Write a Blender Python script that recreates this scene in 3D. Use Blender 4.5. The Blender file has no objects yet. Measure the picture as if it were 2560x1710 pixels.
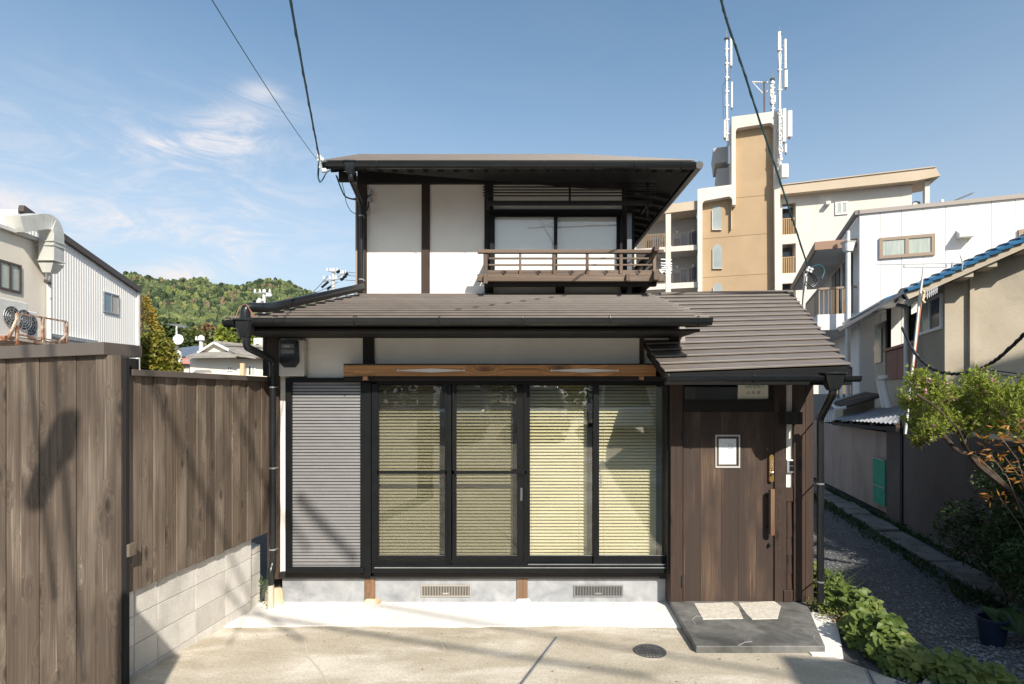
import bpy, math, random
from mathutils import Vector as V
rnd = random.Random(7)
S = bpy.context.scene
# ---------------------------------------------------------------- camera, sky, sun, exposure
F, CZ, HX, HY = 1423.0, 2.08, 1280.0, 987.0      # focal length and horizon of the photograph (px), eye height (m)
cam = bpy.data.cameras.new('camera'); camo = bpy.data.objects.new('camera', cam)
S.collection.objects.link(camo); S.camera = camo
cam.sensor_width = 36; cam.lens = 36*F/2560; cam.shift_y = (HY-855)/2560
cam.clip_start = .05; cam.clip_end = 3000
camo.location = (0, 0, CZ); camo.rotation_euler = (math.radians(90), 0, 0)
S.render.resolution_x, S.render.resolution_y = 1024, 684
SUN = V((.40, -1, .85)).normalized()             # towards the sun
el = math.asin(SUN.z); az = math.atan2(SUN.x, SUN.y)
W = bpy.data.worlds.new('World'); S.world = W; W.use_nodes = True
nt = W.node_tree; N = nt.nodes; L = nt.links; N.clear()
sky = N.new('ShaderNodeTexSky'); sky.sky_type = 'NISHITA'; sky.sun_disc = False
sky.sun_elevation = el; sky.sun_rotation = az; sky.air_density = 1.0; sky.dust_density = 1.0; sky.ozone_density = 3.0; sky.altitude = 0
tc = N.new('ShaderNodeTexCoord')
def wn(t, **k):
    n = N.new(t)
    for a, b in k.items(): setattr(n, a, b)
    return n
def wmath(op, a, b=None, clamp=False):
    n = N.new('ShaderNodeMath'); n.operation = op; n.use_clamp = clamp
    for i, q in enumerate((a, b)):
        if q is None: continue
        if isinstance(q, (int, float)): n.inputs[i].default_value = q
        else: L.new(q, n.inputs[i])
    return n.outputs[0]
def cloud_layer(scale, rot, off, lo, hi, detail=6, dist=.6, rough=.6):
    mp = wn('ShaderNodeMapping'); mp.inputs['Scale'].default_value = scale; mp.inputs['Rotation'].default_value = rot
    mp.inputs['Location'].default_value = off; L.new(tc.outputs['Generated'], mp.inputs['Vector'])
    no = wn('ShaderNodeTexNoise'); no.inputs['Scale'].default_value = 1; no.inputs['Detail'].default_value = detail
    no.inputs['Distortion'].default_value = dist; no.inputs['Roughness'].default_value = rough
    L.new(mp.outputs[0], no.inputs['Vector'])
    mr = wn('ShaderNodeMapRange', interpolation_type='SMOOTHSTEP'); mr.inputs[1].default_value = lo; mr.inputs[2].default_value = hi
    L.new(no.outputs[0], mr.inputs[0]); return mr.outputs[0]
def blob(px, py, rx, ry, rot=0):                 # soft patch of thin cloud standing in one direction of the sky
    d = V(((px-HX)/F, 1, -(py-HY)/F)).normalized()
    ex = V((d.y, -d.x, 0)).normalized(); ez = ex.cross(d)
    c, s = math.cos(rot), math.sin(rot); a = ex*c+ez*s; b = ez*c-ex*s
    q = []
    for ax, r in ((a, rx), (b, ry)):
        vm = wn('ShaderNodeVectorMath', operation='DOT_PRODUCT'); vm.inputs[1].default_value = ax; L.new(tc.outputs['Generated'], vm.inputs[0])
        q.append(wmath('POWER', wmath('ABSOLUTE', wmath('DIVIDE', wmath('SUBTRACT', vm.outputs['Value'], d.dot(ax)), r/F)), 2.0))
    vm = wn('ShaderNodeVectorMath', operation='DOT_PRODUCT'); vm.inputs[1].default_value = d; L.new(tc.outputs['Generated'], vm.inputs[0])
    return wmath('MULTIPLY', wmath('EXPONENT', wmath('MULTIPLY', wmath('ADD', q[0], q[1]), -1)), wmath('GREATER_THAN', vm.outputs['Value'], 0))
wisp = cloud_layer((2.2, 2.2, 9), (0, .22, 0), (3, 1, 0), .40, .72)
fine = cloud_layer((6, 6, 20), (0, -.5, 0), (1, 4, 2), .38, .68, 10, 1.4, .68)
patches = None
for b in ((560, 345, 120, 55, .45), (470, 375, 140, 34, .1), (230, 550, 380, 46, .02), (590, 590, 75, 90, -.5), (60, 530, 160, 40, .1), (650, 235, 50, 22, .2),
          (120, 330, 300, 110, .1), (460, 690, 120, 40, .3), (420, 480, 420, 160, .1)):
    o = blob(*b); w_ = {(120, 330, 300, 110, .1): .22, (420, 480, 420, 160, .1): .40, (650, 235, 50, 22, .2): .6}.get(b, 1.0)
    o = wmath('MULTIPLY', o, w_); patches = o if patches is None else wmath('MAXIMUM', patches, o)
f1 = wmath('MULTIPLY', patches, wmath('ADD', wmath('MULTIPLY', fine, .85), .15))
f2 = wmath('MULTIPLY', wisp, .04)
sep = wn('ShaderNodeSeparateXYZ'); L.new(tc.outputs['Generated'], sep.inputs[0])
hz = wn('ShaderNodeMapRange'); hz.inputs[1].default_value = .56; hz.inputs[2].default_value = .04; hz.inputs[3].default_value = 0; hz.inputs[4].default_value = 1
L.new(sep.outputs[2], hz.inputs[0]); hzp = wmath('MULTIPLY', wmath('POWER', hz.outputs[0], 1.7), .93)
fac = wmath('ADD', f2, hzp, True)
mx = wn('ShaderNodeMixRGB'); mx.inputs[2].default_value = (3.30, 3.50, 3.95, 1)
tint = wn('ShaderNodeMixRGB', blend_type='MULTIPLY'); tint.inputs[0].default_value = 1; tint.inputs[2].default_value = (1.07, 1.10, .97, 1); L.new(sky.outputs[0], tint.inputs[1])
L.new(fac, mx.inputs[0]); L.new(tint.outputs[0], mx.inputs[1])
mc2 = wn('ShaderNodeMixRGB'); mc2.inputs[2].default_value = (4.9, 4.75, 4.85, 1); L.new(wmath('MINIMUM', wmath('MULTIPLY', f1, 1.15), .95), mc2.inputs[0]); L.new(mx.outputs[0], mc2.inputs[1])
bg = wn('ShaderNodeBackground'); bg.inputs['Strength'].default_value = .122
wo = wn('ShaderNodeOutputWorld'); L.new(mc2.outputs[0], bg.inputs[0]); L.new(bg.outputs[0], wo.inputs[0])
sl = bpy.data.lights.new('sun', 'SUN'); sl.energy = 4.6; sl.angle = math.radians(.55); sl.color = (1, .93, .82)
so = bpy.data.objects.new('sun', sl); S.collection.objects.link(so); so.location = SUN*50
so.rotation_euler = SUN.to_track_quat('Z', 'Y').to_euler()
S.view_settings.view_transform = 'Standard'; S.view_settings.look = 'None'; S.view_settings.exposure = .62; S.view_settings.gamma = 1
S.view_settings.use_curve_mapping = False
try:
    S.cycles.max_bounces = 8; S.cycles.transparent_max_bounces = 16
except Exception: pass
# ---------------------------------------------------------------- helpers
C = S.collection; WPOS = {}; MCACHE = {}
def P(px, py, d): return V(((px-HX)/F*d, d, CZ-(py-HY)/F*d))
def X(px, d): return (px-HX)/F*d
def Z(py, d): return CZ-(py-HY)/F*d
def gz(y):
    if y >= 5.68: return 0.0
    if y >= 5.05: return .03*(5.68-y)/.63
    return .03+.07*(5.05-max(y, -20))
class M:
    def __init__(s): s.v = []; s.f = []
    def poly(s, pts):
        n = len(s.v); s.v += [V(p) for p in pts]; s.f.append(tuple(range(n, n+len(pts)))); return s
    def hexa(s, b, t):                            # bottom ring and top ring of the same length
        n = len(s.v); k = len(b); s.v += [V(p) for p in b]+[V(p) for p in t]
        s.f.append(tuple(range(n+k-1, n-1, -1))); s.f.append(tuple(range(n+k, n+2*k)))
        for i in range(k):
            j = (i+1) % k; s.f.append((n+i, n+j, n+k+j, n+k+i))
        return s
    def box(s, x0, x1, y0, y1, z0, z1):
        if x0 > x1: x0, x1 = x1, x0
        if y0 > y1: y0, y1 = y1, y0
        if z0 > z1: z0, z1 = z1, z0
        return s.hexa([(x0, y0, z0), (x1, y0, z0), (x1, y1, z0), (x0, y1, z0)], [(x0, y0, z1), (x1, y0, z1), (x1, y1, z1), (x0, y1, z1)])
    def pbox(s, x0, y0, x1, y1, d, th):           # rectangle of the picture standing at depth d, th metres deep
        return s.box(X(x0, d), X(x1, d), d, d+th, Z(y1, d), Z(y0, d))
    def prism(s, pts, off):
        off = V(off); pts = [V(p) for p in pts]; return s.hexa(pts, [p+off for p in pts])
    def beam(s, a, b, w, h, up=(0, 0, 1)):        # bar from a to b, w across, h along up
        a, b, up = V(a), V(b), V(up); d = (b-a).normalized()
        if abs(d.dot(up)) > .98: up = V((0, 1, 0))
        sx = d.cross(up).normalized()*(w/2); uz = sx.cross(d).normalized()*(h/2)
        r = lambda c: [c-sx-uz, c+sx-uz, c+sx+uz, c-sx+uz]
        return s.hexa(r(a), r(b))
    def loft(s, rings, caps=True):
        n = len(s.v); k = len(rings[0])
        for r in rings: s.v += [V(p) for p in r]
        for q in range(len(rings)-1):
            for i in range(k):
                j = (i+1) % k; s.f.append((n+q*k+i, n+q*k+j, n+(q+1)*k+j, n+(q+1)*k+i))
        if caps:
            s.f.append(tuple(range(n+k-1, n-1, -1))); s.f.append(tuple(range(n+(len(rings)-1)*k, n+len(rings)*k)))
        return s
    def tube(s, pts, r, n=8, radii=None, caps=True):
        pts = [V(p) for p in pts]; rings = []; prev = None
        for i, p in enumerate(pts):
            d = (pts[min(i+1, len(pts)-1)]-pts[max(i-1, 0)])
            if d.length < 1e-9: d = V((0, 0, 1))
            d.normalize()
            if prev is None: a = d.orthogonal().normalized()
            else:
                a = prev-d*prev.dot(d)
                if a.length < 1e-6: a = d.orthogonal()
                a.normalize()
            prev = a; b = d.cross(a); rr = radii[i] if radii else r
            rings.append([p+a*rr*math.cos(2*math.pi*k/n)+b*rr*math.sin(2*math.pi*k/n) for k in range(n)])
        return s.loft(rings, caps)
    def ball(s, c, rx, ry=None, rz=None, nu=8, nv=5, jit=0):
        ry = ry or rx; rz = rz or rx; c = V(c); rings = []
        for j in range(1, nv):
            t = math.pi*j/nv; ring = []
            for i in range(nu):
                a = 2*math.pi*(i+.5*(j % 2))/nu; q = 1+jit*(rnd.random()-.5)
                ring.append(c+V((rx*math.sin(t)*math.cos(a)*q, ry*math.sin(t)*math.sin(a)*q, -rz*math.cos(t)*q)))
            rings.append(ring)
        n = len(s.v); s.loft(rings, False); s.v += [c-V((0, 0, rz)), c+V((0, 0, rz))]; b = len(s.v)-2; k = nu; lr = n+(nv-2)*k
        for i in range(k):
            j = (i+1) % k; s.f.append((b, n+j, n+i)); s.f.append((b+1, lr+i, lr+j))
        return s
    def leaf(s, c, size, d=None, n=None, wide=.45):
        d = d or V((rnd.gauss(0, 1), rnd.gauss(0, 1), rnd.gauss(0, .7)))
        if d.length < 1e-5: d = V((1, 0, 0))
        d = d.normalized(); n = n or V((rnd.gauss(0, 1), rnd.gauss(0, 1), rnd.gauss(0, 1)+.6))
        a = d.cross(n)
        if a.length < 1e-5: a = d.orthogonal()
        a.normalize(); c = V(c); k = len(s.v)
        s.v += [c, c+d*size*.45+a*size*wide*.5, c+d*size, c+d*size*.45-a*size*wide*.5]; s.f.append((k, k+1, k+2, k+3)); return s
    def build(s, name, mat, parent=None, smooth=False, bevel=0, kind=None, label=None, cat=None, group=None, own=False):
        if not s.v: return None
        lo = V((min(p.x for p in s.v), min(p.y for p in s.v), min(p.z for p in s.v)))
        hi = V((max(p.x for p in s.v), max(p.y for p in s.v), max(p.z for p in s.v)))
        c = (lo+hi)/2
        if parent is None and not kind: c.z = lo.z
        key = None
        if len(s.v) <= 64:
            key = (mat.name, smooth, tuple((round(p.x-c.x, 4), round(p.y-c.y, 4), round(p.z-c.z, 4)) for p in s.v))
        me = MCACHE.get(key) if key else None
        if me is None:
            me = bpy.data.meshes.new(name); me.from_pydata([tuple(p-c) for p in s.v], [], [tuple(f) for f in s.f]); me.materials.append(mat)
            if smooth:
                me.polygons.foreach_set('use_smooth', [True]*len(me.polygons))
                try: me.set_sharp_from_angle(angle=math.radians(40))
                except Exception: pass
            me.update()
            if key: MCACHE[key] = me
        o = bpy.data.objects.new(name, me); C.objects.link(o)
        if parent is not None: o.parent = parent; o.location = c-WPOS[parent.name]
        else: o.location = c
        WPOS[o.name] = c
        if bevel:
            b = o.modifiers.new('edge', 'BEVEL'); b.width = bevel; b.segments = 2; b.limit_method = 'ANGLE'; b.angle_limit = math.radians(50)
        tag(o, label, cat, group, kind); return o
def tag(o, label=None, cat=None, group=None, kind=None):
    if label: o['label'] = label
    if cat: o['category'] = cat
    if group: o['group'] = group
    if kind: o['kind'] = kind
    return o
def thing(name, label, cat, loc, group=None):
    o = bpy.data.objects.new(name, None); C.objects.link(o); o.location = V(loc); o.empty_display_size = .2
    WPOS[o.name] = V(loc); return tag(o, label, cat, group)
def copy_thing(src, delta, label, group=None):
    def rec(o, par):
        c = o.copy(); C.objects.link(c); WPOS[c.name] = WPOS[o.name]+delta
        if par is not None: c.parent = par
        for ch in list(kids.get(o.name, [])): rec(ch, c)
        return c
    kids = {}
    for o in C.objects:
        if o.parent is not None: kids.setdefault(o.parent.name, []).append(o)
    c = rec(src, None); c.location = src.location+delta; c['label'] = label
    if group: c['group'] = group
    return c
class Pl:                                         # vertical plane seen in the picture: through px at depth d, plan direction u
    def __init__(s, px, d, u):
        s.a = V((X(px, d), d)); s.u = V(u).normalized(); s.U = V((s.u.x, s.u.y, 0))
        s.n = V((-s.u.y, s.u.x, 0))
        if s.n.y < 0 and abs(s.n.y) > .3 or (abs(s.n.y) <= .3 and s.n.x*s.a.x < 0): s.n = -s.n
    def t(s, px):
        k = (px-HX)/F; return (k*s.a.y-s.a.x)/(s.u.x-k*s.u.y)
    def T(s, t, z, off=0): return V((s.a.x+s.u.x*t, s.a.y+s.u.y*t, z))+s.n*off
    def p(s, px, py, off=0):
        q = V((s.a.x, s.a.y))+s.u*s.t(px); return V((q.x, q.y, CZ-(py-HY)/F*q.y))+s.n*off
    def z(s, px, py): return s.p(px, py).z
    def slab(s, m, t0, t1, z0, z1, off=0, th=.1):
        return m.hexa([s.T(t0, z0, off), s.T(t1, z0, off), s.T(t1, z0, off+th), s.T(t0, z0, off+th)], [s.T(t0, z1, off), s.T(t1, z1, off), s.T(t1, z1, off+th), s.T(t0, z1, off+th)])
    def rect(s, m, x0, y0, x1, y1, off=0, th=.1): # upright rectangle: heights from its middle
        xm = (x0+x1)/2; return s.slab(m, s.t(x0), s.t(x1), s.z(xm, y1), s.z(xm, y0), off, th)
    def poly(s, m, pts, off=0, th=.1): return m.prism([s.p(a, b, off) for a, b in pts], s.n*th)
# ---------------------------------------------------------------- materials
def MT(name, c1, c2=None, rough=.6, scale=4, st=(1, 1, 1), lo=.35, hi=.65, detail=5, bump=0, bscale=None, bst=None, var=0, metal=0, spec=.5,
       c3=None, s3=1.5, f3=.5, lo3=.5, hi3=.7, st3=(1, 1, 1), distort=0, objrand=True, rv=0, grit=0, gs=150):
    m = bpy.data.materials.new(name); m.use_nodes = True; t = m.node_tree; b = t.nodes['Principled BSDF']; K = t.links.new
    b.inputs['Roughness'].default_value = rough; b.inputs['Metallic'].default_value = metal; b.inputs['Specular IOR Level'].default_value = spec
    g = t.nodes.new('ShaderNodeNewGeometry'); oi = t.nodes.new('ShaderNodeObjectInfo')
    sh = t.nodes.new('ShaderNodeVectorMath'); sh.operation = 'MULTIPLY_ADD'
    K(oi.outputs['Random'], sh.inputs[0]); sh.inputs[1].default_value = (31, 47, 59) if objrand else (0, 0, 0); K(g.outputs['Position'], sh.inputs[2])
    def noise(sc, stt, det=5, di=0):
        mp = t.nodes.new('ShaderNodeMapping'); mp.inputs['Scale'].default_value = [sc*q for q in stt]; K(sh.outputs[0], mp.inputs[0])
        n = t.nodes.new('ShaderNodeTexNoise'); n.inputs['Scale'].default_value = 1; n.inputs['Detail'].default_value = det; n.inputs['Distortion'].default_value = di
        n.inputs['Roughness'].default_value = .6
        K(mp.outputs[0], n.inputs['Vector']); return n.outputs[0]
    def mapr(o, a, bb, c=0, d=1):
        r = t.nodes.new('ShaderNodeMapRange'); r.inputs[1].default_value = a; r.inputs[2].default_value = bb; r.inputs[3].default_value = c; r.inputs[4].default_value = d
        K(o, r.inputs[0]); return r.outputs[0]
    def mix(f, a, bb, typ='MIX'):
        x = t.nodes.new('ShaderNodeMixRGB'); x.blend_type = typ
        for i, q in enumerate((f, a, bb)):
            if isinstance(q, (int, float)): x.inputs[i].default_value = q
            elif isinstance(q, tuple): x.inputs[i].default_value = (*q, 1) if len(q) == 3 else q
            else: K(q, x.inputs[i])
        return x.outputs[0]
    col = c1
    if c2:
        n1 = noise(scale, st, detail, distort); col = mix(mapr(n1, lo, hi), c1, c2)
    if c3: col = mix(mapr(noise(s3, st3, 6, .4), lo3, hi3, 0, f3), col, c3)
    if grit:
        gv = mapr(noise(gs, (1, 1, 1), 2), .3, .7, 1-grit, 1+grit*.6); gc_ = t.nodes.new('ShaderNodeCombineXYZ'); [K(gv, gc_.inputs[i]) for i in range(3)]; col = mix(1.0, col, gc_.outputs[0], 'MULTIPLY')
    if var:
        r = mapr(oi.outputs['Random'], 0, 1, 1-var, 1+var)
        cc = t.nodes.new('ShaderNodeCombineXYZ'); [K(r, cc.inputs[i]) for i in range(3)]; col = mix(1.0, col, cc.outputs[0], 'MULTIPLY')
    if isinstance(col, tuple): b.inputs['Base Color'].default_value = (*col, 1)
    else: K(col, b.inputs['Base Color'])
    if bump:
        nb = noise(bscale or scale, bst or st, 6, distort); bu = t.nodes.new('ShaderNodeBump'); bu.inputs['Strength'].default_value = 1
        bu.inputs['Distance'].default_value = bump; K(nb, bu.inputs['Height']); K(bu.outputs[0], b.inputs['Normal'])
    if rv:
        K(mapr(noise(scale*1.7, st, 4), .3, .7, rough-rv, rough+rv), b.inputs['Roughness'])
    m['_n'] = 1; return m
def WOOD(name, dark, light, pale, scale=1.0, axis='z', knots=True, rough=.7, var=.14, palef=.55, spec=.35):
    m = bpy.data.materials.new(name); m.use_nodes = True; t = m.node_tree; b = t.nodes['Principled BSDF']; K = t.links.new
    b.inputs['Roughness'].default_value = rough; b.inputs['Specular IOR Level'].default_value = spec
    g = t.nodes.new('ShaderNodeNewGeometry'); oi = t.nodes.new('ShaderNodeObjectInfo')
    sh = t.nodes.new('ShaderNodeVectorMath'); sh.operation = 'MULTIPLY_ADD'
    K(oi.outputs['Random'], sh.inputs[0]); sh.inputs[1].default_value = (31, 47, 59); K(g.outputs['Position'], sh.inputs[2])
    long, wide = .55, 44
    def st(l, w): return {'z': (w, w, l), 'x': (l, w, w), 'y': (w, l, w)}[axis]
    def noise(v, sc, det, di=0):
        mp = t.nodes.new('ShaderNodeMapping'); mp.inputs['Scale'].default_value = [q*scale for q in sc]; K(v, mp.inputs[0])
        n = t.nodes.new('ShaderNodeTexNoise'); n.inputs['Scale'].default_value = 1; n.inputs['Detail'].default_value = det; n.inputs['Distortion'].default_value = di
        K(mp.outputs[0], n.inputs['Vector']); return n.outputs[0]
    def mapr(o, a, bb, c=0, d=1):
        r = t.nodes.new('ShaderNodeMapRange'); r.inputs[1].default_value = a; r.inputs[2].default_value = bb; r.inputs[3].default_value = c; r.inputs[4].default_value = d
        K(o, r.inputs[0]); return r.outputs[0]
    def mix(f, a, bb, typ='MIX'):
        x = t.nodes.new('ShaderNodeMixRGB'); x.blend_type = typ
        for i, q in enumerate((f, a, bb)):
            if isinstance(q, (int, float)): x.inputs[i].default_value = q
            elif isinstance(q, tuple): x.inputs[i].default_value = (*q, 1)
            else: K(q, x.inputs[i])
        return x.outputs[0]
    def ml(a, bb, op='MULTIPLY'):
        n = t.nodes.new('ShaderNodeMath'); n.operation = op; n.use_clamp = True
        for i, q in enumerate((a, bb)):
            if isinstance(q, (int, float)): n.inputs[i].default_value = q
            else: K(q, n.inputs[i])
        return n.outputs[0]
    base = sh.outputs[0]; knot = None
    if knots:
        mp = t.nodes.new('ShaderNodeMapping'); mp.inputs['Scale'].default_value = [q*scale for q in st(2.3, 6)]; K(base, mp.inputs[0])
        vo = t.nodes.new('ShaderNodeTexVoronoi'); vo.inputs['Scale'].default_value = 1; K(mp.outputs[0], vo.inputs['Vector'])
        knot = mapr(vo.outputs['Distance'], .05, .22, 1, 0)
        halo = mapr(vo.outputs['Distance'], .08, .45, 1, 0)
        wv = t.nodes.new('ShaderNodeVectorMath'); wv.operation = 'MULTIPLY_ADD'; K(halo, wv.inputs[0])
        wv.inputs[1].default_value = {'z': (.06, .06, 0), 'x': (0, .06, .06), 'y': (.06, 0, .06)}[axis]; K(base, wv.inputs[2]); base = wv.outputs[0]
    gr = noise(base, st(long, wide), 6, .5); gr2 = noise(base, st(long*3, wide*4.5), 3)
    pt = noise(base, st(.7, 3), 4)
    grain = mapr(gr, .30, .74); fin = mapr(gr2, .3, .7)
    col = mix(grain, dark, light)
    col = mix(ml(mapr(pt, .48, .68), ml(fin, palef)), col, pale)
    thin = mapr(noise(base, st(1.1, 60), 4), .62, .72); col = mix(ml(thin, ml(mapr(pt, .4, .6), palef)), col, pale)
    if knot is not None: col = mix(ml(knot, .8), col, tuple(q*.35 for q in dark))
    r = mapr(oi.outputs['Random'], 0, 1, 1-var, 1+var); cc = t.nodes.new('ShaderNodeCombineXYZ'); [K(r, cc.inputs[i]) for i in range(3)]
    col = mix(1.0, col, cc.outputs[0], 'MULTIPLY'); K(col, b.inputs['Base Color'])
    bu = t.nodes.new('ShaderNodeBump'); bu.inputs['Distance'].default_value = .0025; bu.inputs['Strength'].default_value = .8
    K(ml(gr, fin, 'MULTIPLY'), bu.inputs['Height']); K(bu.outputs[0], b.inputs['Normal'])
    return m
def GLASS(name, tint=(1, 1, 1), ior=1.5, boost=1.0, rough=0.0):
    m = bpy.data.materials.new(name); m.use_nodes = True; t = m.node_tree; t.nodes.clear(); K = t.links.new
    o = t.nodes.new('ShaderNodeOutputMaterial'); mx = t.nodes.new('ShaderNodeMixShader'); tr = t.nodes.new('ShaderNodeBsdfTransparent'); gl = t.nodes.new('ShaderNodeBsdfGlossy')
    g0 = t.nodes.new('ShaderNodeNewGeometry'); dp = t.nodes.new('ShaderNodeVectorMath'); dp.operation = 'DOT_PRODUCT'; K(g0.outputs['Normal'], dp.inputs[0]); K(g0.outputs['Incoming'], dp.inputs[1])
    def mm(op, a, b):
        n = t.nodes.new('ShaderNodeMath'); n.operation = op
        for i, q in enumerate((a, b)):
            if isinstance(q, (int, float)): n.inputs[i].default_value = q
            elif q is not None: K(q, n.inputs[i])
        return n.outputs[0]
    mu = t.nodes.new('ShaderNodeMath'); mu.operation = 'MULTIPLY_ADD'; mu.use_clamp = True     # Schlick reflectance, same from both sides
    K(mm('POWER', mm('SUBTRACT', 1.0, mm('ABSOLUTE', dp.outputs['Value'], None)), 5.0), mu.inputs[0]); mu.inputs[1].default_value = .9; mu.inputs[2].default_value = .04*boost
    tr.inputs[0].default_value = (*tint, 1); gl.inputs['Roughness'].default_value = rough
    no = t.nodes.new('ShaderNodeTexNoise'); no.inputs['Scale'].default_value = 2.5; g = t.nodes.new('ShaderNodeNewGeometry'); K(g.outputs['Position'], no.inputs['Vector'])
    bu = t.nodes.new('ShaderNodeBump'); bu.inputs['Distance'].default_value = .004; bu.inputs['Strength'].default_value = .14; K(no.outputs[0], bu.inputs['Height']); K(bu.outputs[0], gl.inputs['Normal'])
    K(mu.outputs[0], mx.inputs[0]); K(tr.outputs[0], mx.inputs[1]); K(gl.outputs[0], mx.inputs[2]); K(mx.outputs[0], o.inputs[0]); return m
def LEAF(name, c1, c2, trans=.35, scale=9, c3=None):
    m = MT(name, c1, c2, .5, scale, lo=.3, hi=.7, spec=.35, c3=c3, s3=3, f3=.8) ; t = m.node_tree; K = t.links.new
    b = t.nodes['Principled BSDF']; o = [n for n in t.nodes if n.type == 'OUTPUT_MATERIAL'][0]
    tl = t.nodes.new('ShaderNodeBsdfTranslucent'); mx = t.nodes.new('ShaderNodeMixShader'); mx.inputs[0].default_value = trans
    src = b.inputs['Base Color'].links[0].from_socket; hs = t.nodes.new('ShaderNodeHueSaturation'); hs.inputs['Value'].default_value = 1.6; hs.inputs['Hue'].default_value = .485
    K(src, hs.inputs['Color']); K(hs.outputs[0], tl.inputs[0]); K(b.outputs[0], mx.inputs[1]); K(tl.outputs[0], mx.inputs[2]); K(mx.outputs[0], o.inputs[0]); return m
def MESHMAT(name, col, opac):                     # woven insect screen
    m = bpy.data.materials.new(name); m.use_nodes = True; t = m.node_tree; t.nodes.clear(); K = t.links.new
    o = t.nodes.new('ShaderNodeOutputMaterial'); mx = t.nodes.new('ShaderNodeMixShader'); mx.inputs[0].default_value = opac
    tr = t.nodes.new('ShaderNodeBsdfTransparent'); d = t.nodes.new('ShaderNodeBsdfDiffuse'); d.inputs[0].default_value = (*col, 1)
    K(tr.outputs[0], mx.inputs[1]); K(d.outputs[0], mx.inputs[2]); K(mx.outputs[0], o.inputs[0]); return m
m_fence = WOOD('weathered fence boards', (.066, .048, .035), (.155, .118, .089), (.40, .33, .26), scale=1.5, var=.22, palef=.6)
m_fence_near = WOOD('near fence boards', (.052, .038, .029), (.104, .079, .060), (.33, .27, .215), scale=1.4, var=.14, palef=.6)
m_cap = MT('brown sheet metal', (.095, .080, .070), (.11, .094, .083), .45, 3, spec=.5)
m_white = MT('white plaster', (.79, .745, .69), (.84, .80, .75), .85, 2.2, bump=.0015, bscale=60, c3=(.60, .56, .50), s3=.8, f3=.22, objrand=False)
m_dark = WOOD('dark stained wood', (.009, .008, .0075), (.020, .016, .014), (.06, .05, .04), var=.12, palef=.3, knots=False)
m_darkx = WOOD('dark stained beam', (.010, .009, .008), (.020, .016, .014), (.05, .04, .034), var=.12, palef=.3, axis='x', knots=False)
m_brown = WOOD('brown stained wood', (.032, .019, .014), (.056, .035, .026), (.13, .085, .06), scale=1.2, var=.08, palef=.35)
m_door = WOOD('door boards', (.037, .0245, .019), (.050, .034, .027), (.32, .20, .125), scale=1.5, var=.03, knots=False, palef=.36)
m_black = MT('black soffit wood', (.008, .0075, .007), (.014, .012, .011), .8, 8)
m_orange = WOOD('charred cedar board', (.13, .055, .02), (.46, .225, .08), (.56, .32, .13), scale=.9, axis='x', var=.05, palef=.6, rough=.55)
m_rail = WOOD('weathered rail wood', (.075, .050, .036), (.15, .105, .078), (.28, .22, .17), axis='x', var=.12, palef=.5, knots=False)
m_railz = WOOD('weathered post wood', (.075, .050, .036), (.15, .105, .078), (.28, .22, .17), axis='z', var=.12, palef=.5, knots=False)
m_alu = MT('black aluminium', (.0055, .0062, .0075), (.008, .009, .010), .5, 5, spec=.16)
m_gut = MT('black gutter plastic', (.010, .0115, .013), (.015, .017, .019), .30, 4, spec=.45)
m_roof = MT('brown roof metal', (.125, .104, .090), (.155, .130, .112), .42, 5, c3=(.17, .15, .135), s3=1.2, f3=.5, var=.06, spec=.5, st3=(.4, 3, 3))
m_shut = MT('grey shutter slats', (.20, .197, .20), (.225, .22, .222), .5, 6, metal=.15, var=.02)
m_found = MT('grey mortar', (.20, .21, .225), (.33, .34, .355), .8, 5, c3=(.44, .44, .44), s3=2.2, f3=.5, bump=.002, bscale=30, objrand=False, distort=.6)
m_glass = GLASS('window glass', (.955, .965, .925), 1.5, 4.2)
m_glassu = GLASS('upper window glass', (.985, .99, .99), 1.5, 1.3)
m_glassd = GLASS('dark far glass', (.6, .66, .68), 1.5, 2.5)
m_blind = MT('cream blind slat', (.79, .725, .53), None, .6)
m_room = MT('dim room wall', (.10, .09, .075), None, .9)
m_curtain = MT('white screen', (.74, .74, .73), None, .9)
m_steel = MT('galvanised steel', (.35, .36, .37), (.48, .49, .5), .4, 8, metal=.7)
m_chrome = MT('bright steel', (.7, .7, .7), None, .2, metal=1)
m_brass = MT('brass', (.50, .30, .10), (.42, .25, .09), .35, 10, metal=.8)
m_plastic = MT('ivory plastic', (.52, .50, .46), None, .4)
m_blackp = MT('black plastic', (.012, .012, .013), None, .25)
m_paper = MT('white paper', (.78, .78, .78), None, .8)
m_cable = MT('teal insulated cable', (.02, .075, .095), None, .4)
m_blackc = MT('black cable', (.012, .012, .014), None, .45)
m_porc = MT('white porcelain', (.72, .72, .70), None, .3)
m_conc = MT('concrete', (.40, .345, .26), (.50, .44, .345), .85, 1.6, distort=.6, detail=8, c3=(.72, .66, .57), s3=.9, f3=.75, lo3=.48, hi3=.66, bump=.003, bscale=35, objrand=False, st3=(1.2, 2.6, 1), grit=.22, gs=70)
m_apron = MT('pale concrete', (.76, .72, .67), (.83, .79, .745), .85, 2.2, detail=7, c3=(.60, .54, .46), s3=1.6, f3=.4, lo3=.5, hi3=.75, bump=.002, bscale=40, objrand=False, grit=.10, gs=60)
m_block = MT('concrete block', (.54, .51, .47), (.66, .63, .585), .9, 2.5, detail=7, c3=(.36, .33, .29), s3=5, f3=.45, var=.06, bump=.0025, bscale=110, st3=(1, 1, .5), grit=.12, gs=90)
m_mortar = MT('mortar', (.38, .36, .33), None, .95)
m_slate = MT('dark slate mortar', (.060, .060, .057), (.15, .148, .14), .6, 3, detail=8, c3=(.30, .29, .27), s3=2.6, f3=.7, lo3=.48, hi3=.78, bump=.0015, bscale=20, objrand=False, distort=1.2, rv=.12)
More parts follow.
